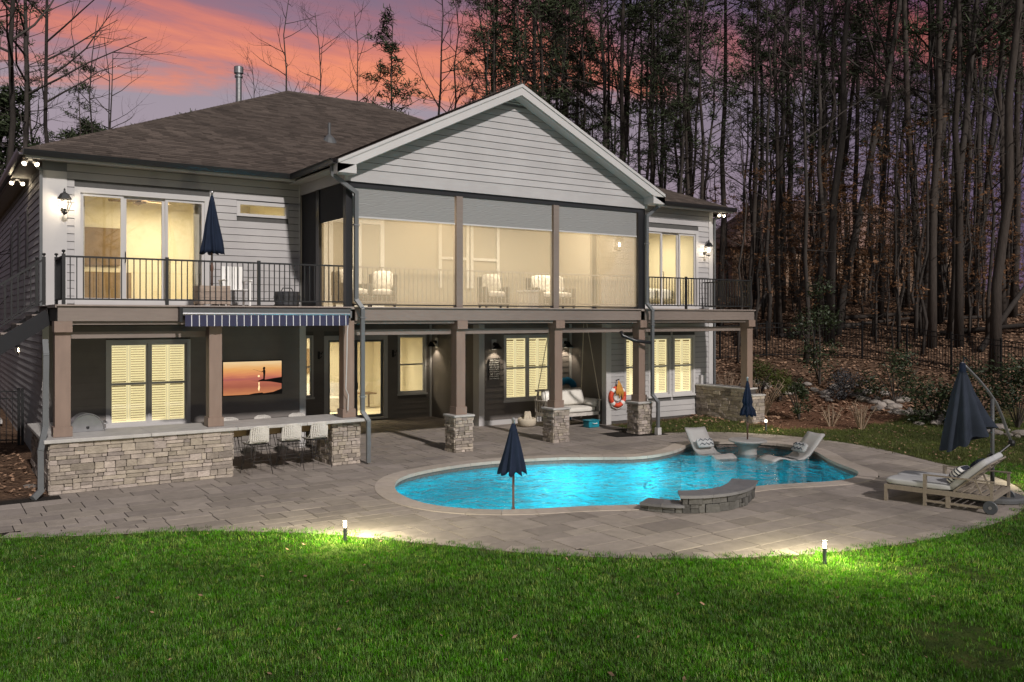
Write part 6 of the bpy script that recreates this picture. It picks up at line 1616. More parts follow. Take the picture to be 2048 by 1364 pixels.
for i, (r, z) in enumerate(prof):
    t_ = i / K
    for j in range(n):
        a = 2 * math.pi * j / n; rr_ = r * (1 + (.06 + .16 * t_) * math.cos(8 * a + 1.1 + .4 * t_)) * (1 + .22 * t_ * math.cos(a - math.atan2(RTv.y, RTv.x)))
        drop = .24 * t_ * t_ * math.cos(a - math.atan2(RTv.y, RTv.x)) ** 1
        q = cc + Vector((rr_ * math.cos(a), rr_ * math.sin(a), z + (drop if t_ > .4 else 0) - .03 * t_ * math.cos(8 * a + 1.1))); m.v.append(tuple(q))
for i in range(K):
    for j in range(n):
        a = i * n + j; b = i * n + (j + 1) % n; m.f.append((a, b, b + n, a + n))
m.f.append(tuple(range(n))); m.f.append(tuple(K * n + j for j in reversed(range(n))))
m.build('canopy', 'navy_grey_cloth', cu_, smooth=True)
MB().lathe([(.0, 2.50), (.05, 2.49), (.06, 2.36), (.075, 2.18), (.06, 2.17), (0, 2.2)], 14, T(cc.x, cc.y, 0)).build('hub', 'navy_cloth', cu_, smooth=True)
MB().tube([cc + Vector((0, 0, 2.45)), pp(-.60, 2.60), pp(-.50, 2.52)], .018, 6).build('top_bracket', 'black_metal', cu_)

# ------------------------------------------------------------------ path lights
def bollard(label, x, y, power, h=.30):
    r0 = empty('path_light', (x, y, 0), label, 'path light', 'short bollard lights along the lawn'); z = ground_z(x, y)
    MB().lathe([(.026, 0), (.026, h - .09), (.03, h - .085), (.022, h - .08)], 12, T(x, y, z)).build('stem', 'galv_dark', r0)
    MB().lathe([(.02, h - .08), (.025, h - .05), (.025, h - .01), (.0, h)], 12, T(x, y, z)).build('bulb', 'bulb', r0)
    for i in range(4): MB().box(-.004, .004, -.004, .004, h - .085, h + .015, T(x + .028 * math.cos(i * 1.571 + .78), y + .028 * math.sin(i * 1.571 + .78), z)).build('cage_rod', 'galv_dark', r0)
    MB().lathe([(.034, h + .01), (.034, h + .018), (0, h + .026)], 12, T(x, y, z)).build('cap', 'galv_dark', r0)
    lamp('raised_path_lamp', (x, y, z + h + .30), power, (1, .93, .62), size=.06, parent=r0)  # invisible source floats above the cap to spread a wider pool of light
bollard('lit stub light at the lawn edge in front of the stone bar', -5.62, -6.42, 290)
bollard('lit stub light at the lawn edge in front of the raised pool wall', -.75, -11.08, 270)
bollard('lit stub light on the lawn behind the cantilever umbrella', 7.35, -9.95, 70, .24)
bollard('lit stub light beside the mulch bed behind the pool table', 9.55, -1.55, 45, .34)

# ------------------------------------------------------------------ side yard by the stair
def panel_fence(name, label, pts, h, parent_loc, seed, pitch=.105, zfun=ground_z, post_every=1.9, cat='fence'):
    r0 = empty(name, parent_loc, label, cat)
    pk = MB(); pk.box(-.008, .008, -.008, .008, 0, 1); pme = pk.mesh('picket'); pme.materials.append(MATS['black_metal'])
    ps = MB(); ps.box(-.03, .03, -.03, .03, 0, 1); ps.box(-.036, .036, -.036, .036, 1.0, 1.02); sme = ps.mesh('fence_post'); sme.materials.append(MATS['black_metal'])
    V_ = [Vector(p) for p in pts]; posts = [q[0] for q in walk(V_, post_every)] + [V_[-1]]
    for i in range(len(posts)):
        p = posts[i]; z = zfun(p.x, p.y); shared('fence_post', sme, r0, T(p.x, p.y, z - .1) @ Matrix.Diagonal((1, 1, h + .14, 1)))
        if i + 1 == len(posts): break
        q = posts[i + 1]; z2 = zfun(q.x, q.y); L_ = (q - p).length
        if L_ < .2: continue
        pn = MB().bar((p.x, p.y, z + h - .02), (q.x, q.y, z2 + h - .02), .028, .03).build('fence_panel', 'black_metal', r0)
        for hh in (.12, h - .20): MB().bar((p.x, p.y, z + hh), (q.x, q.y, z2 + hh), .028, .03).build('fence_rail', 'black_metal', pn)
        n = max(2, int(L_ / pitch))
        for k in range(1, n):
            t_ = k / n; x = p.x + (q.x - p.x) * t_; y = p.y + (q.y - p.y) * t_; zz = z + (z2 - z) * t_
            shared('picket', pme, pn, T(x, y, zz + .03) @ Matrix.Diagonal((1, 1, h - .03, 1)))
    return r0
panel_fence('side_fence', 'short black picket fence meeting the shaded house side', [(-12.6, 6.5), (-8.72, 6.5)], 1.35, (-10.5, 6.5, .2), 3, pitch=.13)
tk = empty('gas_tank', (-10.2, 8.6, .3), 'dark dome-lidded utility tank behind the side fence', 'tank')
MB().lathe([(.55, 0), (.58, .1), (.58, .75), (.5, 1.0), (.3, 1.15), (0, 1.2)], 24, T(-10.4, 8.4, .3)).build('shell', 'tank_paint', tk, smooth=True); MB().box(-10.5, -10.3, 7.78, 7.83, .6, .9).build('label_plate', 'white_paint', tk); MB().lathe([(.62, -.05), (.62, .06), (0, .07)], 20, T(-10.4, 8.4, .28)).build('base', 'charcoal_pot', tk)
ac = empty('air_conditioner', (-9.4, 10.2, .4), 'grey air conditioner on its pad beside the shaded house side', 'air conditioner')
B('cabinet', 'galv_dark', ac, (-9.9, -9.05, 9.8, 10.6, .45, 1.3), bevel=.03); B('pad', 'slab', ac, (-10.0, -8.95, 9.7, 10.7, .35, .45)); MB().lathe([(.32, 1.3), (.32, 1.33), (.28, 1.34)], 20, T(-9.48, 10.2, 0)).build('fan_guard', 'black_metal', ac)

# ------------------------------------------------------------------ fence, stones, shrubs on the slope
FENCE = [(14.4, 9.8), (18.4, 6.2), (20.3, 3.4), (20.4, .55), (20.0, -1.6), (19.7, -4.2), (19.9, -6.5)]
panel_fence('slope_fence', 'long black picket fence climbing the leaf-strewn slope before the woods', chaikin(FENCE, 1, closed=False), 1.45, (18, 3, 1.2), 4, pitch=.115)
rk = []
for i in range(5):
    rnd = random.Random(70 + i); bm = bmesh.new(); bmesh.ops.create_icosphere(bm, subdivisions=2, radius=1)
    for v in bm.verts: v.co *= 1 + .28 * mnoise.noise(v.co * 1.3 + Vector((i * 7, 0, 0))); v.co.z *= .62
    me = bpy.data.meshes.new('creek_stone'); bm.to_mesh(me); bm.free(); me.materials.append(MATS['creek_stone'])
    rk.append(me)
rnd = random.Random(11)
CREEK = chaikin([(13.4, 7.8), (14.3, 5.0), (15.0, 2.6), (15.7, .4), (15.3, -1.6), (14.8, -3.6), (14.6, -5.6), (14.2, -7.4)], 1, closed=False)
for k in range(150):
    t_ = rnd.random() * (len(CREEK) - 1.001); i = int(t_); a, b = Vector(CREEK[i]), Vector(CREEK[i + 1]); p = a.lerp(b, t_ - i); d = (b - a).normalized(); p += Vector((-d.y, d.x)) * rnd.gauss(0, .42)
    s = rnd.uniform(.07, .2) * (1.25 if rnd.random() < .15 else 1)
    o = shared('creek_stone', rnd.choice(rk), None, T(p.x, p.y, ground_z(p.x, p.y) + s * .2) @ RZ(rnd.uniform(0, 6.28)) @ Matrix.Diagonal((s * rnd.uniform(.8, 1.5), s, s * rnd.uniform(.8, 1.1), 1)))
    tag(o, 'rounded tan stone in the dry creek between lawn and fence', 'stone', 'stones of the dry creek')
# broad-leaved evergreen shrubs
def leaf_cloud(m, c, rad, n, size, rnd, squash=1.0, hollow=.55):
    for _ in range(n):
        d = Vector((rnd.gauss(0, 1), rnd.gauss(0, 1), rnd.gauss(0, 1))).normalized(); r = rad * (hollow + (1 - hollow) * rnd.random() ** .5)
        p = Vector(c) + Vector((d.x * r, d.y * r, d.z * r * squash)); s = size * rnd.uniform(.6, 1.3)
        u = Vector((rnd.gauss(0, 1), rnd.gauss(0, 1), rnd.gauss(0, .6))).normalized(); w = u.cross(d + Vector((0, 0, .3))).normalized()
        m.add([p - u * s, p + w * s * .42, p + u * s, p - w * s * .42], [(0, 1, 2, 3)])
def shrub(label, x, y, h, r, mat, seed, dens=1.0, size=.055, tall=False, group=None):
    z = ground_z(x, y); r0 = empty('shrub', (x, y, z), label, 'shrub', group); rnd = random.Random(seed)
    m = MB(); tips = []
    for i in range(7):
        a = rnd.uniform(0, 6.28); k = rnd.uniform(.2, .8) * r; hh = h * rnd.uniform(.55, .95)
        p1 = (x + math.cos(a) * k * .4, y + math.sin(a) * k * .4, z + hh * .5); p2 = (x + math.cos(a) * k, y + math.sin(a) * k, z + hh); m.tube([(x, y, z - .05), p1, p2], [.025, .017, .008], 5); tips += [p1, p2]
    m.build('stem', 'bark_grey', r0)
    m = MB(); n = 14
    for i in range(n):
        a = rnd.uniform(0, 6.28); t_ = rnd.random(); zz = z + h * (.12 + .85 * t_); k = r * (1 - (.75 * t_ if tall else .45 * t_ * t_)) * rnd.uniform(.25, .85)
        leaf_cloud(m, (x + math.cos(a) * k, y + math.sin(a) * k, zz), r * rnd.uniform(.28, .46), int(90 * dens), size, rnd, .85, .3)
    m.build('foliage', mat, r0)
SH = [(1640, 31.5, 3.9, 1.35, 'holly_leaf', 'tall dark holly standing against the slope fence', 1.7, True), (1598, 27.5, 1.25, .55, 'holly_leaf', 'knee-high evergreen shrub with upright tip in the mulch bed', .9, True),
      (1560, 30.0, 1.1, .75, 'dull_grass_blade', 'light green shrub at the fence by the creek', .9, False), (1520, 31.0, 1.25, .85, 'dull_grass_blade', 'larger light green shrub at the fence near the deck post', .9, False),
      (1790, 28.5, 1.7, 1.25, 'holly_leaf', 'broad dark shrub with pale-edged leaves beyond the creek', 1.2, False), (1688, 29.5, .9, .95, 'charcoal_pot', 'low black-green mound shrub beyond the creek', 1.2, False),
      (1870, 26.0, 1.3, 1.1, 'holly_leaf', 'rounded dark shrub left in deep shade behind the cantilever umbrella', 1.1, False), (1945, 25.5, 1.75, 1.1, 'holly_leaf', 'tall dark shrub with glossy leaves behind the curved umbrella arm', 1.2, False),
      (2035, 25.0, 1.8, 1.3, 'holly_leaf', 'big dark shrub at the fence past the umbrella arm', 1.2, False)]
for i, (px_, d_, h_, r_, mt, lb, dn, tl) in enumerate(SH):
    x, y = on_ray(px_, d_); shrub(lb, x, y, h_, r_, mt, 300 + i, dn, .06 if i in (0, 4, 6, 7, 8) else .045, tl)
# cut-back twiggy shrubs
def twig_shrub(label, px_, d_, h, n, seed):
    x, y = on_ray(px_, d_); z = ground_z(x, y); r0 = empty('twig_shrub', (x, y, z), label, 'shrub'); rnd = random.Random(seed)
    for i in range(n):
        a = rnd.uniform(0, 6.28); l_ = rnd.uniform(.15, .55) * h; hh = h * rnd.uniform(.55, 1.05); p0 = Vector((x + math.cos(a) * .05, y + math.sin(a) * .05, z - .04)); p2 = Vector((x + math.cos(a) * l_, y + math.sin(a) * l_, z + hh)); p1 = p0.lerp(p2, .5) + Vector((0, 0, .08 * h))
        m = MB(); m.tube([p0, p1, p2], [.017, .013, .008], 5)
        for k in range(3): t_ = rnd.uniform(.5, 1); q = p1.lerp(p2, t_); m.tube([q, q + Vector((rnd.gauss(0, .07), rnd.gauss(0, .07), rnd.uniform(.03, .12)))], [.007, .004], 4)
        leaf_cloud(m, p2, .05, 5, .03, rnd)
        m.build('cane', 'twig', r0)
twig_shrub('bare tan canes growing behind the stone garden wall', 1455, 30.0, 1.15, 16, 1); twig_shrub('bare tan canes in the mulch bed beside the stone wall end', 1527, 28.4, 1.25, 22, 2); twig_shrub('low rusty clump of canes on the mulch edge', 1722, 25.6, .75, 20, 3); twig_shrub('sparse small rusty shrub in the middle of the mulch bed', 1662, 26.2, .6, 14, 4)

# ------------------------------------------------------------------ leaf litter
def litter(name, label, n, fn, seed, size=(.03, .065)):
    rnd = random.Random(seed); m = MB(); c = 0
    while c < n:
        x, y = fn(rnd)
        if inside(x, y, PATIO) or (XL < x < XR and y > RW_): 
            c += 1; continue
        z = ground_z(x, y); s = rnd.uniform(*size); a = rnd.uniform(0, 6.28); u = Vector((math.cos(a), math.sin(a), rnd.uniform(-.5, .5))) * s; w = Vector((-math.sin(a), math.cos(a), rnd.uniform(-.4, .6))) * s * .6; p = Vector((x, y, z + .018 + rnd.uniform(0, .03)))
        m.add([p - u, p + w, p + u * .9, p - w], [(0, 1, 2, 3)]); c += 1
    o = m.build(name, 'litter_leaf', None); tag(o, label, 'leaves', kind='stuff')
def woods_pt(r):
    d = 27 + 26 * r.random() ** .8; return on_ray(r.uniform(1380, 2090), d)
litter('fallen_leaves', 'carpet of tan fallen leaves on the wooded slope', 22000, woods_pt, 1, (.04, .10))
litter('strip_leaves', 'scattered tan leaves on grass and mulch behind the pool', 1900, lambda r: on_ray(r.uniform(1290, 2060), 20 + 9 * r.random()), 2, (.02, .045))
litter('lawn_leaves', 'few stray brown leaves lying on the bright lawn', 170, lambda r: on_ray(r.uniform(0, 2048), 7.5 + 9 * r.random()), 4, (.02, .04))
litter('side_leaves', 'dry leaves on the soil beside the shaded house side', 1500, lambda r: (r.uniform(-13, -8.9), r.uniform(-.6, 6)), 3, (.03, .06))

# ------------------------------------------------------------------ trees
def limb(m, p, d, L_, r, rnd, lev, maxlev, sides, tips, up=.25, spread=.75, kids=(2, 4), taper=.55):
    n = 4 if lev < 2 else 3; pts = [p.copy()]; rr = [r]; dd = d.normalized()
    for i in range(n):
        dd = (dd + Vector((rnd.gauss(0, .16), rnd.gauss(0, .16), rnd.gauss(0, .10) + up * .16))).normalized(); pts.append(pts[-1] + dd * L_ / n); rr.append(r * (1 - (1 - taper * .5) * (i + 1) / n))
    m.tube(pts, rr, sides, cap=False)
    if lev >= maxlev: tips.append((pts[-1], dd)); tips.append((pts[-2], dd)); return
    k = rnd.randint(*kids)
    for i in range(k):
        t_ = rnd.uniform(.35, 1.0); j = min(n - 1, int(t_ * n)); q = pts[j].lerp(pts[j + 1], t_ * n - j if t_ * n - j < 1 else 1)
        ax = Vector((rnd.gauss(0, 1), rnd.gauss(0, 1), rnd.gauss(0, .5))); ax = (ax - dd * ax.dot(dd)).normalized()
        limb(m, q, (dd * (1 - spread * .5) + ax * spread + Vector((0, 0, up * .4))).normalized(), L_ * rnd.uniform(.45, .7), rr[j] * .6, rnd, lev + 1, maxlev, 4 if lev < 1 else 3, tips, up, spread, kids, taper)
def trunk_path(h, lean, rnd, n=9, wob=.10):
    pts = []; x = y = 0; a = rnd.uniform(0, 6.28)
    for i in range(n + 1):
        t_ = i / n; pts.append(Vector((lean * math.cos(a) * h * t_ + wob * rnd.gauss(0, 1) * (i > 0), lean * math.sin(a) * h * t_ + wob * rnd.gauss(0, 1) * (i > 0), h * t_)))
    return pts
def at_height(pts, t_):
    k = t_ * (len(pts) - 1); i = min(len(pts) - 2, int(k)); return pts[i].lerp(pts[i + 1], k - i)
def mesh_pair(tr, cr, barkm, leafm):
    a = tr.mesh('trunk', True); a.materials.append(MATS[barkm]); b = cr.mesh('crown', leafm.startswith('bark')); b.materials.append(MATS[leafm]); return a, b
def make_bare(seed, h=23, r=.19, first=.42, nb=17, lean=.02, fork=0):
    rnd = random.Random(seed); tr = MB(); cr = MB(); tips = []
    pts = trunk_path(h, lean, rnd); tr.tube(pts, [r * (1.25 if i == 0 else 1 - .85 * i / 9) for i in range(10)], 9)
    for i in range(nb):
        t_ = first + (1 - first) * (i + rnd.random()) / nb; p = at_height(pts, min(.985, t_)); a = rnd.uniform(0, 6.28); e = rnd.uniform(.25, .9)
        limb(cr, p, Vector((math.cos(a), math.sin(a), e)), h * (.20 - .11 * (t_ - first) / (1 - first)) * rnd.uniform(.7, 1.2), r * (1 - .8 * t_) * .48 + .008, rnd, 0, 2, 5, tips, .35, .7, (3, 4))
    for i in range(5):                          # dead stubs low on the stem
        p = at_height(pts, rnd.uniform(.12, first)); a = rnd.uniform(0, 6.28); limb(cr, p, Vector((math.cos(a), math.sin(a), rnd.uniform(-.1, .4))), rnd.uniform(.7, 2.0), .022, rnd, 1, 2, 4, tips, .1, .7, (1, 3))
    return mesh_pair(tr, cr, 'bark_grey', 'bark_grey')
def needle_clump(m, c, n, s, rnd):
    for _ in range(n):
        d = Vector((rnd.gauss(0, 1), rnd.gauss(0, 1), rnd.gauss(.25, .7))).normalized(); L_ = s * rnd.uniform(.5, 1.1); w = d.cross(Vector((rnd.gauss(0, 1), rnd.gauss(0, 1), 1))).normalized() * s * .085
        o_ = Vector((rnd.gauss(0, s * .35), rnd.gauss(0, s * .35), rnd.gauss(0, s * .22)))
        m.add([c + o_ - w, c + o_ + w, c + o_ + d * L_ + w * .4, c + o_ + d * L_ - w * .4], [(0, 1, 2, 3)])
def make_pine(seed, h=25, r=.155, first=.5, nb=26, crown=3.0, dense=8, lean=.015, s=.34):
    rnd = random.Random(seed); tr = MB(); cr = MB(); lf = MB()
    pts = trunk_path(h, lean, rnd, wob=.07); tr.tube(pts, [r * (1.2 if i == 0 else 1 - .88 * i / 9) for i in range(10)], 9)
    for i in range(nb):
        t_ = first + (.99 - first) * (i + rnd.random()) / nb; p = at_height(pts, min(.99, t_)); a = rnd.uniform(0, 6.28); k = (t_ - first) / (1 - first)
        L_ = crown * (1 - .78 * k) * rnd.uniform(.55, 1.15) * (.55 + .45 * min(1, k * 4)); d = Vector((math.cos(a), math.sin(a), rnd.uniform(-.05, .35) + .35 * k)); tips = []
        limb(tr, p, d, L_, r * .20 * (1 - .6 * k) + .01, rnd, 1, 2, 4, tips, .2, .75, (3, 5))
        for q, dd in tips: needle_clump(lf, q, dense, s, rnd)
    for i in range(9):
        p = at_height(pts, rnd.uniform(.15, first)); a = rnd.uniform(0, 6.28); limb(tr, p, Vector((math.cos(a), math.sin(a), rnd.uniform(-.25, .2))), rnd.uniform(.8, 2.4), .02, rnd, 1, 2, 3, [], 0, .7, (1, 3))
    return mesh_pair(tr, lf, 'bark_pine', 'needle')
def make_beech(seed, h=7.5, r=.06):
    rnd = random.Random(seed); tr = MB(); lf = MB(); pts = trunk_path(h, .05, rnd, wob=.06); tr.tube(pts, [r * (1 - .85 * i / 9) for i in range(10)], 6)
    for i in range(17):
        t_ = .15 + .8 * rnd.random(); p = at_height(pts, t_); a = rnd.uniform(0, 6.28); tips = []
        limb(tr, p, Vector((math.cos(a), math.sin(a), rnd.uniform(.0, .5))), h * .26 * (1.15 - t_) * rnd.uniform(.7, 1.3), .018, rnd, 1, 2, 3, tips, .1, .7, (2, 4))
        for q, dd in tips:
            if rnd.random() < .75: leaf_cloud(lf, q, .22, 7, .075, rnd, .6, .1)
    return mesh_pair(tr, lf, 'bark_grey', 'brown_leaf')
def make_sapling(seed, h=11, r=.055):
    rnd = random.Random(seed); tr = MB(); cr = MB(); tips = []; pts = trunk_path(h, .06, rnd, wob=.09); tr.tube(pts, [r * (1 - .85 * i / 9) for i in range(10)], 6)
    for i in range(15):
        t_ = .25 + .73 * rnd.random(); p = at_height(pts, t_); a = rnd.uniform(0, 6.28); limb(cr, p, Vector((math.cos(a), math.sin(a), rnd.uniform(.2, .9))), h * .2 * (1.2 - t_) * rnd.uniform(.6, 1.3), .016, rnd, 1, 2, 3, tips, .2, .65, (2, 4))
    return mesh_pair(tr, cr, 'bark_grey', 'bark_grey')
PINES = [make_pine(1), make_pine(2, 27, .17, .55, 24, 3.4), make_pine(3, 23, .13, .45, 28, 2.8), make_pine(4, 26, .16, .42, 32, 3.2, 9), make_pine(5, 21, .12, .36, 32, 2.6, 9)]
BUSHY = [make_pine(8, 9, .14, .08, 58, 3.0, 26, s=.34), make_pine(9, 8, .12, .08, 52, 2.6, 26, s=.32)]
SMALLPINE = [make_pine(12, 13, .11, .38, 40, 1.9, 9, s=.27)]
BARES = [make_bare(21, 23, .15), make_bare(22, 25, .17, .5, 17), make_bare(23, 21, .12, .34, 20, .05), make_bare(24, 24, .18, .42, 18, .09), make_bare(25, 22, .11, .45, 17, .03), make_bare(26, 19, .09, .3, 20, .06)]
BEECH = [make_beech(31), make_beech(32, 6), make_beech(33, 9, .08)]
SAPS = [make_sapling(41), make_sapling(42, 13, .07), make_sapling(43, 8.5, .045)]
def tree(kind, variant, x, y, label, group, s=1.0, rz=None, lean=None, rnd=random):
    name = {'pine': 'pine_tree', 'bare': 'bare_tree', 'beech': 'beech_sapling', 'sap': 'thin_sapling', 'bushy': 'evergreen_tree', 'small': 'pine_tree'}[kind]
    bank = {'pine': PINES, 'bare': BARES, 'beech': BEECH, 'sap': SAPS, 'bushy': BUSHY, 'small': SMALLPINE}[kind]
    tm, cm = bank[variant % len(bank)]; z = ground_z(x, y) - .12
    rz = rnd.uniform(0, 6.28) if rz is None else rz
    wm = T(x, y, z)
    if lean: wm = wm @ Matrix.Rotation(lean[1], 4, Vector((math.cos(lean[0]), math.sin(lean[0]), 0)))
    wm = wm @ RZ(rz) @ Matrix.Scale(s, 4)
    r0 = empty(name, (x, y, z), label, 'tree', group)
    shared('trunk', tm, r0, wm); shared('crown', cm, r0, wm)
    return r0
rnd = random.Random(77)
# woods seen beyond the fence: picture column, distance, kind
camline = -YAW
def leaning(toward_right):
    """axis and angle for a lean seen in the picture"""
    ax = math.atan2(FW[1], FW[0]); return (ax, toward_right)
near = [(1612, 35, 'bare', 4, .9, 0.01), (1658, 38, 'bare', 1, 1.15, .075), (1672, 40, 'bare', 3, 1.1, .11), (1760, 44, 'pine', 0, 1, .02), (1843, 40, 'bare', 1, 1.2, .12), (1795, 36, 'sap', 1, 1, .0), (1815, 47, 'bare', 2, 1, .03),
        (1902, 37, 'bare', 0, 1.2, .05), (1990, 31, 'pine', 1, 1.1, .06), (1945, 43, 'bare', 1, 1.1, .09), (2025, 41, 'pine', 0, 1.1, .02), (1500, 41, 'pine', 2, 1.0, .03), (1440, 45, 'pine', 1, 1.0, .01), (1556, 46, 'bare', 0, 1.1, .03), (1475, 36, 'sap', 0, 1.1, .05), (1712, 50, 'pine', 3, 1.05, .0), (1590, 52, 'pine', 1, 1.05, -.02)]
LB = {'pine': 'tall slender pine with high dark needles in the woods', 'bare': 'tall leafless hardwood trunk in the woods', 'beech': 'young tree holding rusty brown leaves in the woods', 'sap': 'thin leafless sapling in the woods'}
GRP = {'pine': 'pines in the woods', 'bare': 'hardwoods in the woods', 'beech': 'rusty saplings in the woods', 'sap': 'bare saplings in the woods'}
for px_, d_, k_, v_, s_, ln in near:
    x, y = on_ray(px_, d_); tree(k_, v_, x, y, LB[k_] + ' beyond the fence', GRP[k_], s_, lean=leaning(ln), rnd=rnd)
def clear_of_yard(x, y):
    return not (x < 21.5 and y < 9.5 and x - y * .2 > -60 and (x < 19.5 or y < 6)) and not (XL - 3 < x < XR + 3 and y < 23)
cnt = 0
for _ in range(900):
    if cnt >= 195: break
    u = rnd.random(); px_ = 960 + 1130 * u ** .8; d_ = 34 + 42 * rnd.random() ** .9
    if px_ < 1330: d_ = 44 + 30 * rnd.random()
    x, y = on_ray(px_, d_)
    if not clear_of_yard(x, y): continue
    k_ = rnd.choices(['pine', 'bare', 'sap'], [5, 4, 7])[0]
    if px_ < 1330: k_ = rnd.choices(['pine', 'bare', 'sap'], [6, 2, 2])[0]
    tree(k_, rnd.randrange(9), x, y, LB[k_] + (' beyond the fence' if px_ > 1330 else ' behind the porch gable'), GRP[k_], rnd.uniform(.85, 1.12), lean=leaning(rnd.gauss(.02, .04)), rnd=rnd); cnt += 1
for _ in range(84):
    px_ = rnd.uniform(1380, 2060); d_ = rnd.uniform(37, 66); x, y = on_ray(px_, d_)
    if clear_of_yard(x, y): tree('beech', rnd.randrange(3), x, y, LB['beech'] + ' beyond the fence', GRP['beech'], rnd.uniform(.7, 1.25), rnd=rnd)
# trees behind the house, seen over the roof
def back(kind, v, px_, d_, s_, label, ln=0.0): 
    x, y = on_ray(px_, d_); tree(kind, v, x, y, label, 'trees behind the house', s_, lean=leaning(ln), rnd=rnd)
back('bare', 4, 30, 36, 1.25, 'stout bare trunk rising past the roof corner above the stair', .035); back('bare', 4, 115, 38, 1.2, 'straight grey trunk beside the dark pine behind the roof corner', .0)
back('pine', 2, 150, 44, .72, 'dark pine behind the straight grey trunk past the roof corner'); back('bare', 0, 228, 40, .68, 'forked bare tree above the long roof slope'); back('sap', 1, 214, 39, 1.25, 'slim bare stem beside the forked tree above the roof')
back('sap', 0, 160, 41, 1.6, 'thin bare stem beside the dark pine past the roof corner'); back('pine', 3, 5, 48, .62, 'dark pine at the wood edge beyond the stair'); back('bushy', 0, 200, 47, 1.45, 'dense evergreen mass behind the long roof slope'); back('bushy', 1, 262, 50, 1.6, 'rounded evergreen showing above the long roof slope'); back('bushy', 1, 100, 44, 1.35, 'dense evergreen behind the roof corner'); back('bushy', 0, 12, 42, 1.55, 'low evergreen thicket beyond the stair'); back('bushy', 1, 345, 54, 1.7, 'evergreen tip showing just left of the metal flue')
for px_, v_, s_, lb in ((585, 0, 1.0, 'feathery bare tree behind the main ridge by the flue'), (655, 2, 1.05, 'wide feathery bare tree behind the main ridge'), (870, 1, .95, 'airy bare tree between the two roof peaks'), (905, 0, .98, 'second airy bare tree between the two roof peaks'), (520, 4, .85, 'faint bare tree beside the metal flue'), (708, 4, .98, 'slanting bare tree behind the end of the main ridge')): back('bare', v_, px_, 62, s_, lb)
back('small', 0, 776, 58, 1.58, 'lone small pine between the two roof peaks')
for i, (px_, d_, v_) in enumerate(((985, 52, 3), (1050, 50, 0), (1110, 55, 1), (1170, 49, 2), (1010, 60, 2), (1215, 53, 3))): back('pine', v_, px_, d_, .92 + .03 * (i % 3), 'tall pine with feathery crown directly behind the porch gable')
# unseen evergreens added out of frame to keep sky light off the house side
for i in range(9):
    x = -16.5 + rnd.uniform(-1.5, 1); y = 1.5 + i * 2.4; tree('bushy', i, x, y, 'unseen evergreen added to darken the house side', 'added evergreens', rnd.uniform(.9, 1.15), rnd=rnd)
# side woods out past the stair
for px_, d_, k_ in ((8, 30, 'bare'), (-30, 34, 'pine'), (60, 52, 'pine'), (-15, 26, 'sap'), (40, 33, 'sap'), (75, 57, 'bare')):
    x, y = on_ray(px_, d_); tree(k_, 1, x, y, {'bare': 'pale bare trunk beyond the stair', 'pine': 'dark pine beyond the stair', 'sap': 'thin bare sapling beyond the stair'}[k_], 'trees past the stair', .9, rnd=rnd)
# the woods carry on round the yard on the sunny side (out of frame); they dapple the light
for i in range(13):
    x, y = rnd.uniform(31, 78), rnd.uniform(-48, -4)
    if math.atan2(x - CAMX, y - CAMY) < R(69) or x < 30 + .25 * (-y - 10): continue
    k_ = rnd.choices(['pine', 'bare'], [6, 2])[0]; tree(k_, rnd.randrange(9), x, y, LB[k_] + ' past the chaise', 'woods past the chaise', rnd.uniform(.9, 1.1), rnd=rnd)
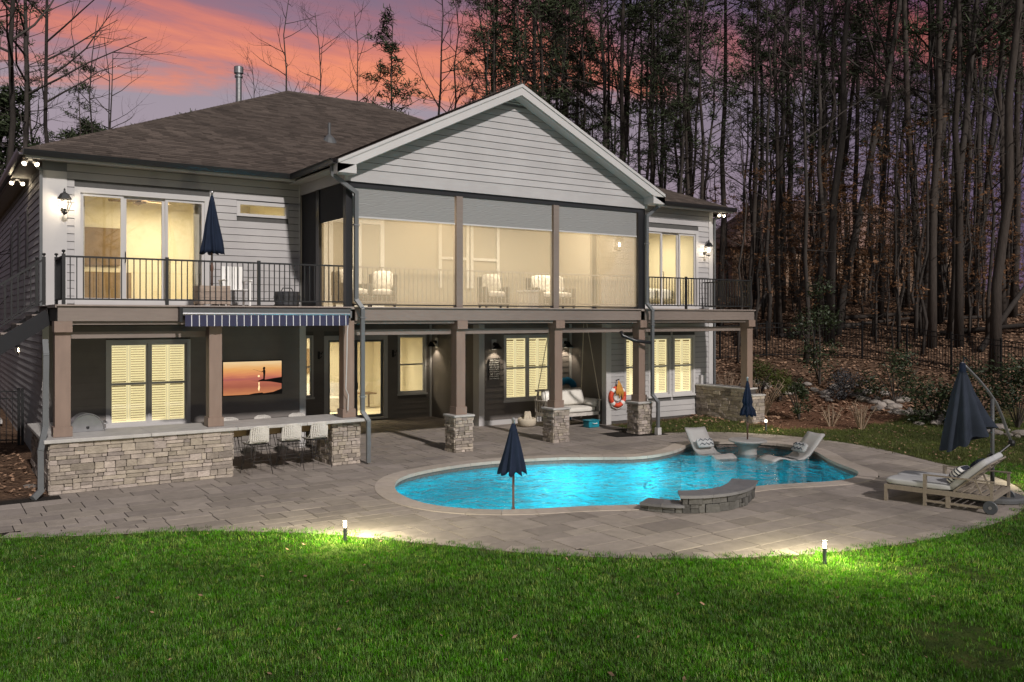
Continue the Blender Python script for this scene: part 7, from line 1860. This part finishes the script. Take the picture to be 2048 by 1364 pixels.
# unseen tree line added behind the camera so its tops shade the lawn
for i in range(24):
    x = -24 + i * 2.5 + rnd.uniform(-1, 1); y = -43 + rnd.uniform(-2.5, 2.5) - .12 * (x + 10); k_ = 'bare' if i % 5 == 4 else 'pine'
    tree(k_, rnd.randrange(9), x, y, {'bare': 'unseen hardwood added behind the camera to shade the lawn', 'pine': 'unseen pine added behind the camera to shade the lawn'}[k_], 'added trees behind the camera', rnd.uniform(.85, 1.05), rnd=rnd)
for i, (x, y) in enumerate(((1.6, -25.5), (5.4, -29), (-1.8, -31), (9.5, -26.5), (-6.5, -33), (13.5, -31))):  # unseen hardwoods added behind the camera to dapple porch and patio
    tree('bare', i, x, y, 'unseen hardwood added behind the camera to dapple the light', 'added hardwoods behind the camera', 1.0, rnd=rnd)
# fallen logs
for i, (px_, d_, L_, a_) in enumerate(((1560, 40, 7, .25), (1880, 38, 8, -.3), (1960, 34, 7, .6), (1690, 44, 6, .1), (1820, 42, 9, -.15), (1480, 39, 5, 1.0))):
    x, y = on_ray(px_, d_); z = ground_z(x, y); r0 = empty('fallen_log', (x, y, z), ['leaning dead trunk by the deck side of the woods', 'long pale fallen trunk below the dark hardwoods', 'dead trunk propped steeply near the big pine', 'short fallen trunk behind the tall holly', 'slim fallen trunk across the wood floor', 'slanting broken trunk close to the far railing'][i], 'log')
    d = Vector((math.cos(camline + a_), math.sin(camline + a_), [.12, .10, .7, .05, .04, .6][i])).normalized(); p0 = Vector((x, y, z + .1)); MB().tube([p0, p0 + d * L_ * .5 + Vector((0, 0, .05)), p0 + d * L_], [.13, .10, .05], 7).build('trunk', 'bark_grey', r0, smooth=True)
# neighbouring house deep in the woods
hx, hy = on_ray(1690, 66); hz_ = ground_z(hx, hy)
nb_ = empty('neighbour_house', (hx, hy, hz_), 'tan brick neighbouring house glimpsed between the trunks', 'house', rz=-YAW + .15); NM = T(hx, hy, hz_) @ RZ(-YAW + .15)
MB().box(-9, 9, 0, 9, -1, 4.2).build('wall', 'neighbour_brick', nb_, wm=NM)
MB().add([(-9.6, -.6, 4.2), (9.6, -.6, 4.2), (9.6, 9.6, 4.2), (-9.6, 9.6, 4.2), (-5, 4.5, 8.4), (5, 4.5, 8.4)], [(0, 1, 5, 4), (1, 2, 5), (2, 3, 4, 5), (3, 0, 4), (3, 2, 1, 0)]).build('roof', 'neighbour_roof', nb_, wm=NM)
for x in (-6.5, -2.5, 2.2, 6): 
    w = MB().box(x, x + 1.1, -.06, -.01, 1.2, 3.0).build('window', 'trim', nb_, wm=NM); MB().box(x + .1, x + 1.0, -.075, -.062, 1.3, 2.9).build('pane', 'black_metal', w, wm=NM)
